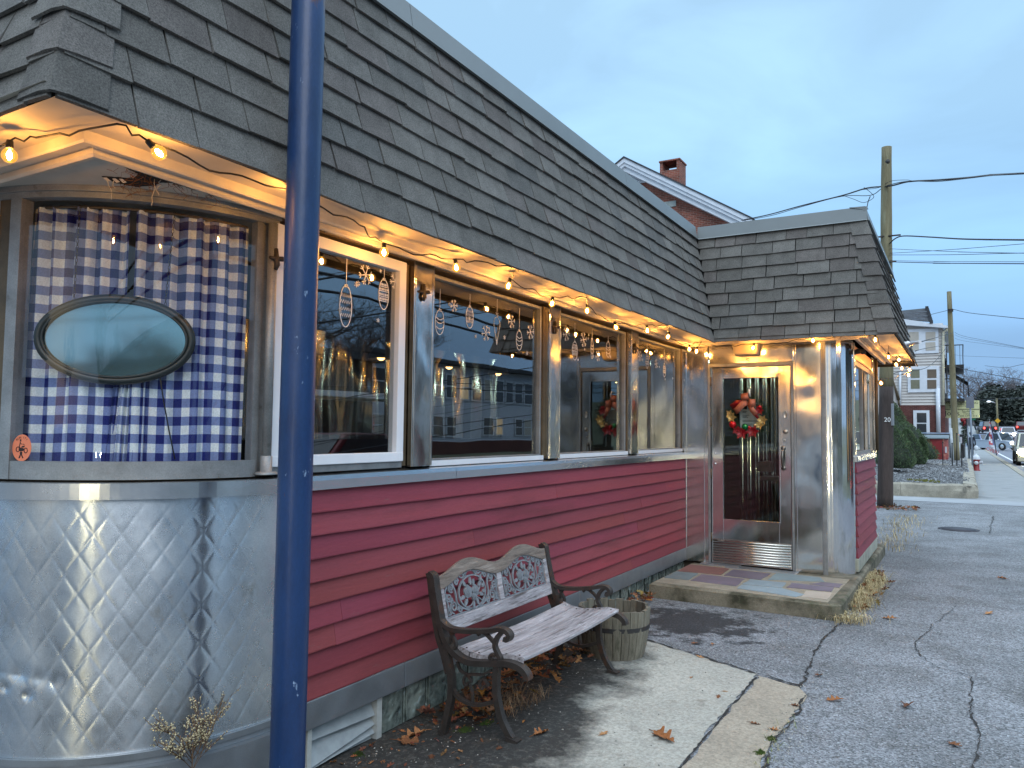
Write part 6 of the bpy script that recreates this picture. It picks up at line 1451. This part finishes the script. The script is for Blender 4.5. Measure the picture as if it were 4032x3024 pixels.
x0,x1,z0,z1=bb(-60,420,840,935,45.6); mb=MB(); mb.box(x0,x1,45.6,45.68,z1-.06,z1); mb.build('top_rail',mat('pale_rail_top',S(160,180,206),.4,.4),RL)
mb=MB(); mb.box(x0,x1,45.65,45.7,z0,z1-.07)
for u in (235,310,415): p=bgp(u,850,45.6); mb.box(p.x-.03,p.x+.03,45.58,45.64,.3,z1-.06)
mb.build('rail_panel',mat('dark_navy_panel',S(24,28,36),.5),RL)
BK=thing('concrete_block_edge','low pale concrete edging block set in the gravel bed','edging',(0,36,.4))
x0,x1,z0,z1=bb(-60,400,1350,1450,35.5); mb=MB(); mb.box(x0,x1,35.5,36.0,z0,z1); mb.build('block',M['kerb'],BK,bevel=.03); mb=MB(); x0,x1,z0,z1=bb(400,560,1440,1475,35); mb.box(x0,x1,35,35.4,z0,z1); mb.build('block',M['kerb'],BK,bevel=.02)
for i,(u,v0,v1,y,lb) in enumerate(((300,1000,1360,34.5,'thin black stake in front of the red bin'),(455,1020,1370,34.5,'thin dark stake left of the slim utility pole'),(530,860,1415,34,'thin dark stake just right of the slim utility pole'),(610,1150,1475,33.5,'short black stake nearest the granite kerb'))):
    o=thing('metal_stake',lb,'stake',tuple(bgp(u,v1,y)),'stakes in the gravel bed'); mb=MB(); mb.tube([bgp(u,v1,y)-Vector((0,0,.1)),bgp(u-2,v0,y)],.02 if i else .016,6); mb.build('rod',M['black'],o); mb=MB(); mb.ball(bgp(u-2,v0,y),.03,8,5); mb.build('rod_tip',M['black'],o)
GP=thing('white_conduit','pale grey conduit post beside the slim utility pole','conduit',tuple(bgp(450,1300,42))); mb=MB(); mb.tube([bgp(462,1310,41.5),bgp(430,770,41.5)],.06,8); mb.build('pipe',mat('pale_conduit',S(176,182,186),.5,.2),GP)
mb=MB(); mb.tube([bgp(548,1290,42.3),bgp(548,1000,42.3)],.10,8); mb.build('sleeve',bpy.data.materials['pale_conduit'],GP)
TB=thing('litter_bin','black litter bin with a white poster by the sidewalk','litter bin',(2.4,60,0))
x0,x1,z0,z1=bb(555,648,1030,1165,60); mb=MB(); mb.box(x0,x1,60,60.9,.0,z1); mb.build('bin_body',M['black'],TB,bevel=.04); mb=MB(); x0,x1,z0,z1=bb(570,640,870,1030,61); mb.box(x0,x1,61,61.1,z0,z1); mb.build('bin_board',mat('dark_board',S(34,38,44),.6),TB)
mb=MB(); x0,x1,z0,z1=bb(580,615,915,1020,60.9); mb.box(x0,x1,60.95,60.98,z0,z1); mb.build('poster',M['white_trim'],TB)
GPt=thing('garland_post','post wound with green garland and a red bow','garland post',(2.6,62,0))
a=bgp(655,1130,62); b=bgp(655,620,62); mb=MB(); mb.tube([(a.x,62,0),(b.x,62,b.z)],.05,6); mb.build('post',M['frame'],GPt)
mb=MB(); random.seed(2)
for _ in range(700):
    t=random.random(); p=Vector((a.x,62,1.0)).lerp(Vector((b.x,62,b.z)),t); an=R(0,6.3); d=Vector((math.cos(an),math.sin(an),R(-.5,.5)))*R(.1,.3); s_=Vector((R(-1,1),R(-1,1),R(-1,1)))*.05; g=R(.5,1.3); mb.add([p,p+d*.6+s_,p+d],[(0,1,2)],0,(.05*g,.09*g,.04*g))
mb.build('garland',M['yew'],GPt); mb=MB(); c=bgp(660,645,61.7)
for s_ in (-1,1): mb.ball(c+Vector((s_*.12,0,.03)),(.16,.08,.13),8,6); mb.tube([c,c+Vector((s_*.1,0,-.4))],.05,5)
mb.build('bow',M['redpaint'],GPt)
RLt=thing('red_light_tube','thin glowing red light tube standing behind the slim pole','light tube',(2.2,58,0)); mb=MB(); a,b=bgp(546,1010,58),bgp(546,870,58); mb.tube([a,b],.05,6); mb.build('tube',emit('red_glow',(1,.12,.05),3,False),RLt); mb=MB(); mb.box(a.x-.06,a.x+.06,57.95,58.05,0,a.z); mb.build('stand',M['black'],RLt)
# feather flag
FF=thing('feather_flag','tall striped red white and blue feather flag standing at the road edge','flag',(4.9,69.5,0))
a=bgp(1178,1220,69.5); b=bgp(1060,622,69.5); mb=MB(); pl=[a,bgp(1150,1000,69.5),bgp(1110,800,69.5),bgp(1075,665,69.5),b]; mb.tube(pl,.03,6); mb.build('flag_pole',M['black'],FF)
EL=[(1160,1195),(1140,1000),(1105,800),(1072,665),(1058,625)]; WL=[(1060,1140),(1052,1000),(1058,800),(1058,680),(1056,628)]
mb=MB(); nS=22
def lerpc(C_,t):
    f=t*(len(C_)-1); i=min(len(C_)-2,int(f)); q=f-i; return (C_[i][0]+(C_[i+1][0]-C_[i][0])*q,C_[i][1]+(C_[i+1][1]-C_[i][1])*q)
for i in range(nS):
    for j in range(3):
        def P(ii,jj):
            e=lerpc(EL,ii/nS); w_=lerpc(WL,ii/nS); t=jj/3; return bgp(w_[0]+(e[0]-w_[0])*t,w_[1]+(e[1]-w_[1])*t,69.5+.05*math.sin(ii+jj))
        kk=(i+j)%4<2
        col=S(196,198,206) if (i<4) else ((S(120,124,160) if i<15 and j==2 else (S(178,72,78) if kk else S(206,206,210))))
        mb.add([P(i,j),P(i,j+1),P(i+1,j+1),P(i+1,j)],[(0,1,2,3)],0,col)
mb.build('banner',mat('printed_banner',(.5,.5,.5),.7,attr=True,var=.05),FF,solid=.01)
mb=text('OPEN',.34,bgp(1108,1140,69.38),Vector((.85,.0,-.35)).normalized(),Vector((.3,0,.9)).normalized(),0); mb.build('lettering',mat('red_print',S(170,60,66),.7),FF)
# street lamp far
SLp=thing('street_lamp','far wooden lamp pole with pale lamp arm and yellow diamond sign before evergreens','street lamp',(10,150,0))
a=bgp(1203,815,150); b=bgp(1178,285,150); mb=MB(); mb.tube([a-Vector((0,0,1)),b],.14,8); mb.build('pole',M['pole'],SLp); mb=MB(); mb.tube([bgp(1180,375,150),bgp(1120,345,149.8),bgp(1060,335,149.6)],.06,6); mb.build('lamp_arm',M['chrome'],SLp)
mb=MB(); mb.ball(bgp(1052,336,149.5),(.32,.2,.13),8,6); mb.build('lamp_head',emit('lamp_glow',(.9,.95,1),1.1,False),SLp)
c=bgp(1196,650,149.6); q=.42; mb=MB(); mb.prism([(0,-q),(q,0),(0,q),(-q,0)],c,(1,0,0),(0,0,1),(0,1,0),.05); mb.build('diamond_sign',mat('yellow_sign',S(214,160,30),.5),SLp)
# far dark roof bits: small building under the hill
# ------------------------------------------------------------------ person walking away
PE=thing('person','person in dark coat walking away along the sidewalk with a white bag','person',(3.3,68.7,0))
pb=bgp(765,1215,68.7); px_,py_=pb.x,68.7; hgt=1.74
def skinfig(name,verts,edges,radii,m,parent):
    me=bpy.data.meshes.new(name); off=ROOTLOC[parent.name]; me.from_pydata([tuple(Vector(v)-off) for v in verts],edges,[]); o=bpy.data.objects.new(name,me); COL.objects.link(o); o.parent=parent; me.materials.append(m)
    md=o.modifiers.new('skin','SKIN'); me.skin_vertices[0].data.foreach_set('radius',[q for r in radii for q in (r,r)]); me.skin_vertices[0].data[0].use_root=True
    sb=o.modifiers.new('sub','SUBSURF'); sb.levels=1; sb.render_levels=1; return o
def pp(x,y,z): return (px_+x,py_+y,z)
V=[pp(0,0,.95),pp(0,0,1.15),pp(0,-.01,1.38),pp(0,0,1.5),pp(0,.0,1.56),pp(0,.01,1.66),pp(0,.01,1.73),
 pp(-.19,0,1.40),pp(-.25,.03,1.13),pp(-.25,.10,.90),pp(.19,0,1.40),pp(.26,-.04,1.13),pp(.29,-.02,.88),
 pp(-.09,.02,.86),pp(-.10,.14,.50),pp(-.10,.06,.09),pp(-.10,.20,.03),pp(.09,-.02,.86),pp(.10,-.08,.50),pp(.11,-.30,.14),pp(.11,-.18,.05)]
E_=[(0,1),(1,2),(2,3),(3,4),(4,5),(5,6),(2,7),(7,8),(8,9),(2,10),(10,11),(11,12),(0,13),(13,14),(14,15),(15,16),(0,17),(17,18),(18,19),(19,20)]
rd=[.15,.15,.16,.06,.07,.10,.06,.075,.055,.04,.075,.055,.04,.10,.075,.05,.045,.10,.075,.05,.045]
for s_,h in ((-1,9),(1,12)):
    b0=Vector(V[h]); base=len(V); V.append(tuple(b0+Vector((0,.0,-.07)))); E_.append((h,base)); rd.append(.032)
    for k in range(4): V.append(tuple(b0+Vector(((k-1.5)*.018,.02,-.15-.01*(k in (1,2)))))); E_.append((base,len(V)-1)); rd.append(.009)
    V.append(tuple(b0+Vector((-s_*.04,.03,-.10)))); E_.append((base,len(V)-1)); rd.append(.010)
skinfig('body',V,E_,rd,mat('dark_wool_clothes',S(34,36,46),.9,var=.1),PE)
mb=MB(); mb.ball((px_,py_+.01,1.665),(.085,.10,.115),12,8); mb.build('head',mat('skin',S(190,146,126),.6,var=.05),PE)
mb=MB(); mb.ball((px_,py_-.01,1.69),(.10,.11,.11),12,8); mb.build('hair',mat('dark_hair',S(26,22,22),.8),PE)
mb=MB(); mb.lathe([(.13,1.36),(.19,1.44),(.09,1.50)],14,(px_,py_,0)); mb.build('scarf',mat('pale_scarf',S(170,180,190),.9),PE)
BG=thing('shopping_bag','white plastic shopping bag carried by the walking person','bag',(px_+.3,py_-.02,.5)); mb=MB(); mb.ball((px_+.33,py_-.03,.56),(.17,.10,.20),12,8); mb.build('bag_body',mat('white_plastic_bag',S(200,206,212),.5),BG); mb=MB(); mb.tube([(px_+.27,py_-.03,.7),(px_+.3,py_-.03,.80),(px_+.36,py_-.03,.7)],.012,5); mb.build('bag_handle',bpy.data.materials['white_plastic_bag'],BG)
# ------------------------------------------------------------------ vehicles
def vehicle(name,label,cat,loc,rz,L,Wd,H,paint,kind,head=0,tail=0,group='vehicles in the street'):
    """car built along +y (front at +y)"""
    t=local(name,label,cat,group); w_=Wd/2; hl=L/2; gc=.2*H/1.5; bh=H*.56
    if kind=='pickup': cab=[(-.05*L,bh),(.0*L,H),(.22*L,H),(.30*L,bh)]
    elif kind=='suv': cab=[(-.49*L,bh),(-.44*L,H),(.14*L,H),(.27*L,bh)]
    else: cab=[(-.46*L,bh),(-.28*L,H),(.08*L,H),(.25*L,bh)]
    mb=MB(); side=[(-hl,gc+.12),(-hl,bh*.95),(-hl*.97,bh),(cab[3][0],bh),(hl*.90,bh*.90),(hl,bh*.72),(hl,gc+.1),(hl*.93,gc),(-hl*.95,gc)]
    sec=[(-w_,.93,.06),(-w_*1.0,1,0),(w_,1,0),(w_,.93,.06)]
    vs=[];k=len(side)
    for xx,s_,i_ in ((-w_*.92,.985,.0),(-w_,.97,.02),(w_,.97,.02),(w_*.92,.985,0)):
        for a,b in side: vs.append((xx,a*s_ if abs(xx)==w_ else a,gc+(b-gc)*(.90 if abs(xx)<w_ and 0 else 1)-i_))
    fs=[(i*k+j,i*k+(j+1)%k,(i+1)*k+(j+1)%k,(i+1)*k+j) for i in range(3) for j in range(k)]+[tuple(range(k))[::-1],tuple(range(3*k,4*k))]
    mb.add(vs,fs); wi=w_*.80
    (a0_,b0_),(a1_,b1_),(a2_,b2_),(a3_,b3_)=cab
    cv=[(-w_*.96,a0_,b0_-.02),(w_*.96,a0_,b0_-.02),(w_*.96,a3_,b3_-.02),(-w_*.96,a3_,b3_-.02),(-wi,a1_,b1_),(wi,a1_,b1_),(wi,a2_,b2_),(-wi,a2_,b2_)]
    mb.add(cv,[(4,5,6,7),(0,1,5,4),(1,2,6,5),(2,3,7,6),(3,0,4,7)])
    if kind=='pickup': mb.box(-w_,-w_+.08,-hl,cab[0][0],bh*.98,bh*1.04); mb.box(w_-.08,w_,-hl,cab[0][0],bh*.98,bh*1.04)
    mb.build('body',paint,t,bevel=.06)
    mb=MB()
    def win(i,j,m,n_,sx,o):
        A,B,C2,Dd=[Vector(cv[q]) for q in (i,j,m,n_)]; ctr=(A+B+C2+Dd)/4; mb.add([ctr+(q-ctr)*s_+Vector(o) for q,s_ in ((A,sx),(B,sx),(C2,sx),(Dd,sx))],[(0,1,2,3)])
    nrm=.012
    win(0,1,5,4,.86,(0,-nrm*2,nrm)); win(2,3,7,6,.88,(0,nrm*2,nrm)); win(1,2,6,5,.84,(nrm*2,0,nrm)); win(3,0,4,7,.84,(-nrm*2,0,nrm)); mb.build('window',M['carglass'],t)
    for sx in (-1,1):
        for sy in (-.31,.31):
            mb=MB(); c=(sx*(w_-.10),sy*L,.34*H/1.6); r=.34*H/1.6; My=Matrix.Rotation(PI/2,3,'Y')
            mb.lathe([(r*.6,-.11),(r*.95,-.11),(r,-.07),(r,.07),(r*.95,.11),(r*.6,.11)],18,c,M=My); wh=mb.build('wheel',M['rubber'],t)
            mb=MB(); mb.lathe([(0,-.08),(r*.55,-.10),(r*.62,-.06)],14,c,M=My); mb.lathe([(0,.08),(r*.55,.10),(r*.62,.06)],14,c,M=My); mb.build('rim',M['chrome'],wh)
    for sx in (-1,1):
        mb=MB(); mb.ball((sx*w_*.72,hl*.955,bh*.72),(.17,.07,.09) if head<10 or head>100 else (.27,.08,.2),10,6); mb.build('headlight',emit('headlight_glow_%d'%head,(1,.86,.5),head,head>100) if head else M['chrome'],t)  # lit far headlamps enlarged, their glare built into the shape
        mb=MB(); mb.box(sx*w_*.80-.1,sx*w_*.80+.1,-hl-.012,-hl+.03,bh*.62,bh*.88); mb.build('taillight',emit('taillight_glow',(1,.04,.03),tail,False) if tail else mat('red_lens',S(130,20,20),.3),t)
        mb=MB(); mb.ball((sx*(w_+.08),cab[3][0]-.25,bh+.08),(.1,.06,.08),8,6); mb.build('wing_mirror',paint,t)
    mb=MB(); mb.box(-w_*.5,w_*.5,hl-.002,hl+.012,gc+.2,bh*.66); mb.build('grille',M['black'],t)
    mb=MB(); mb.box(-w_*.96,w_*.96,hl-.04,hl+.05,gc+.02,gc+.19); mb.box(-w_*.96,w_*.96,-hl-.05,-hl+.04,gc+.02,gc+.19); mb.build('bumper',paint if kind!='pickup' else M['chrome'],t)
    mb=MB(); mb.box(-.16,.16,hl+.051,hl+.058,gc+.05,gc+.16); mb.build('number_plate',M['white_trim'],t)
    t.location=loc; t.rotation_euler=(0,0,rz); return t
def paint(name,c,metal=.3): return mat(name,c,.28,metal,var=.03,spec=.6)
pA=paint('silver_car_paint',S(176,184,194)); pB=paint('pale_suv_paint',S(176,176,160)); pC=paint('dark_red_car_paint',S(90,24,28)); pD=paint('charcoal_car_paint',S(48,48,54)); pE=paint('blue_grey_car_paint',S(112,122,150)); pF=paint('white_car_paint',S(196,196,204))
c=bgp(1130,1110,97); vehicle('pickup_truck','silver pickup truck turning across the end of the street','pickup truck',(c.x-.1,97,gz(c.x,97)),-math.radians(128),5.6,1.95,1.82,pA,'pickup',14)
c=bgp(1365,930,126); vehicle('parked_car','pale car with glaring yellow headlights coming down the far hill','car',(c.x,126,gz(c.x,126)),PI,4.5,1.8,1.55,pF,'hatch',18)
c=bgp(1590,870,150); vehicle('parked_car','dark red car with lit tail lights at the right edge, driving away','car',(c.x,150,gz(c.x,150)),0,4.5,1.8,1.5,pC,'hatch',0,7)
c=bgp(1020,800,140); vehicle('parked_car','charcoal car with bright red tail lights going up the far hill','car',(c.x,140,gz(c.x,140)+.1),.15,4.7,1.9,1.75,pD,'suv',0,7)
c=bgp(1010,860,112); vehicle('parked_car','blue grey car half hidden behind the pickup truck','car',(c.x-.6,112,gz(c.x,112)),.4,4.4,1.8,1.5,pE,'hatch')
vehicle('parked_car','pale yellow lit estate car cut off by the right picture edge','car',(6.15,51.5,-.06),PI,4.6,1.95,1.75,pB,'suv',40)
# white long panel van roof seen over the pickup
# car waiting behind the viewer, its headlamps catch on the steel corner
vehicle('parked_car','silver car with headlights on, driving up the road from behind the viewer','car',(10.6,-25,-.06),0,4.5,1.8,1.5,pA,'hatch',800)
vehicle('parked_car','dark red car with lit tail lights passing on the road opposite the windows','car',(11.5,16,-.06),0,4.5,1.8,1.48,pC,'hatch',0,9)
# ------------------------------------------------------------------ across the street (seen mirrored in the windows)
WB=thing('white_building','long two storey white clapboard building with rows of dark windows across the street','building',(25,40,0))
mb=MB(); z=.8; 
while z<5.3: mb.add([(25,31.5,z),(25,52,z),(24.97,52,z),(24.97,31.5,z),(25.01,31.5,z+.14),(25.01,52,z+.14)],[(2,3,4,5),(0,1,2,3)][:1]); z+=.14
mb.box(25.02,38,31.5,52,0,5.6); mb.build('wall',mat('white_clapboard',S(190,196,206),.7,var=.06),WB)
mb=MB(); mb.box(24.9,38,31.4,52.1,0,.8); mb.build('base',M['brick_dark'],WB); mb=MB(); mb.box(24.4,38.3,31,52.5,5.6,5.85); mb.build('roof',M['roof_dark'],WB)
for i in range(14):
    for zz,hh in ((3.4,1.6),(1.1,1.3)):
        if zz<2 and i in (2,3,6,7,10): continue
        y=32.2+i*1.42; mb=MB(); mb.box(24.9,24.96,y,y+1.15,zz,zz+hh); wn=mb.build('window',M['white_trim'],WB); mb=MB(); mb.box(24.88,24.90,y+.1,y+1.05,zz+.1,zz+hh/2-.04); mb.box(24.88,24.90,y+.1,y+1.05,zz+hh/2+.04,zz+hh-.1); mb.build('pane',(emit('dim_lit_pane',(1,.7,.4),.22,False) if 'dim_lit_pane' not in bpy.data.materials else bpy.data.materials['dim_lit_pane']) if (i*3+int(zz))%7==0 else (M['blind'] if (i*5+int(zz))%6==1 else M['pane']),wn)
DK=thing('dark_shop','low dark flat roofed shop beside the long white building across the street','building',(24,22,0))
mb=MB(); mb.box(24,36,10,31.2,0,5.0); mb.build('wall',mat('dark_olive_wall',S(60,62,58),.8),DK); mb=MB(); mb.box(23.2,36.3,9.6,31.35,5.0,5.35); mb.build('roof',M['roof_dark'],DK)
mb=MB(); mb.box(20.5,24,14,30,2.9,3.15); mb.build('canopy',M['white_trim'],DK)
for i in range(5): mb=MB(); mb.box(23.94,24.0,11.5+i*3.8,14.2+i*3.8,.6,2.7); mb.build('window',emit('dim_shop_window',(1,.62,.28),.35,False) if i%2 else M['pane'],DK)
P3=thing('utility_pole','utility pole across the road carrying the thick street cables','utility pole',(9.3,14.6,0)); mb=MB(); mb.tube([(15.2,21.8,0),(15.2,21.8,9.5)],[.17,.12],12); mb.build('pole_shaft',M['pole_dark'],P3); mb=MB(); mb.box(14.2,16.2,21.75,21.85,9.0,9.15); mb.build('cross_arm',M['pole_dark'],P3)
for i,(x,z,r,lb) in enumerate(((15.2,7.4,.07,'thickest street cable across the road, upper'),(15.3,6.7,.06,'second thick street cable across the road'),(15.1,6.1,.05,'third street cable across the road'),(14.4,9.2,.02,'thin upper wire on the cross arm, near side'),(16.0,9.2,.02,'thin upper wire on the cross arm, far side'))):
    mb=MB()
    for a,b in ((-30,20.4),(20.4,62),(62,110)): mb.tube([(x,a+(b-a)*t/10,z-.7*4*(t/10)*(1-t/10)) for t in range(11)],r,5)
    tag(mb.build('cable',M['wire']),lb,'cable','street cables across the road')
# buildings behind the viewer
BB=thing('block_shop','pale grey block shop with flat roof at the back of the lot behind the viewer','building',(-8,-46,0))
mb=MB(); mb.box(-22,-3,-50,-44,0,4); mb.build('wall',mat('pale_grey_block',S(150,152,154),.85),BB); mb=MB(); mb.box(-22.3,-2.7,-50.3,-43.7,4,4.3); mb.build('roof',M['roof_dark'],BB); mb=MB(); mb.box(-12,-8,-43.98,-43.9,.6,2.8); mb.build('window',M['pane'],BB)
B2=thing('grey_shop','long grey shop across the road behind the viewer','building',(26,-30,0)); mb=MB(); mb.box(20,34,-48,-6,0,4.6); mb.build('wall',mat('grey_stucco',S(120,118,114),.85),B2); mb=MB(); mb.box(19.6,34.3,-48.3,-5.7,4.6,4.9); mb.build('roof',M['roof_dark'],B2)
for i in range(6): mb=MB(); mb.box(19.93,20,-45+i*6.5,-41+i*6.5,.8,2.8); mb.build('window',M['pane'],B2)
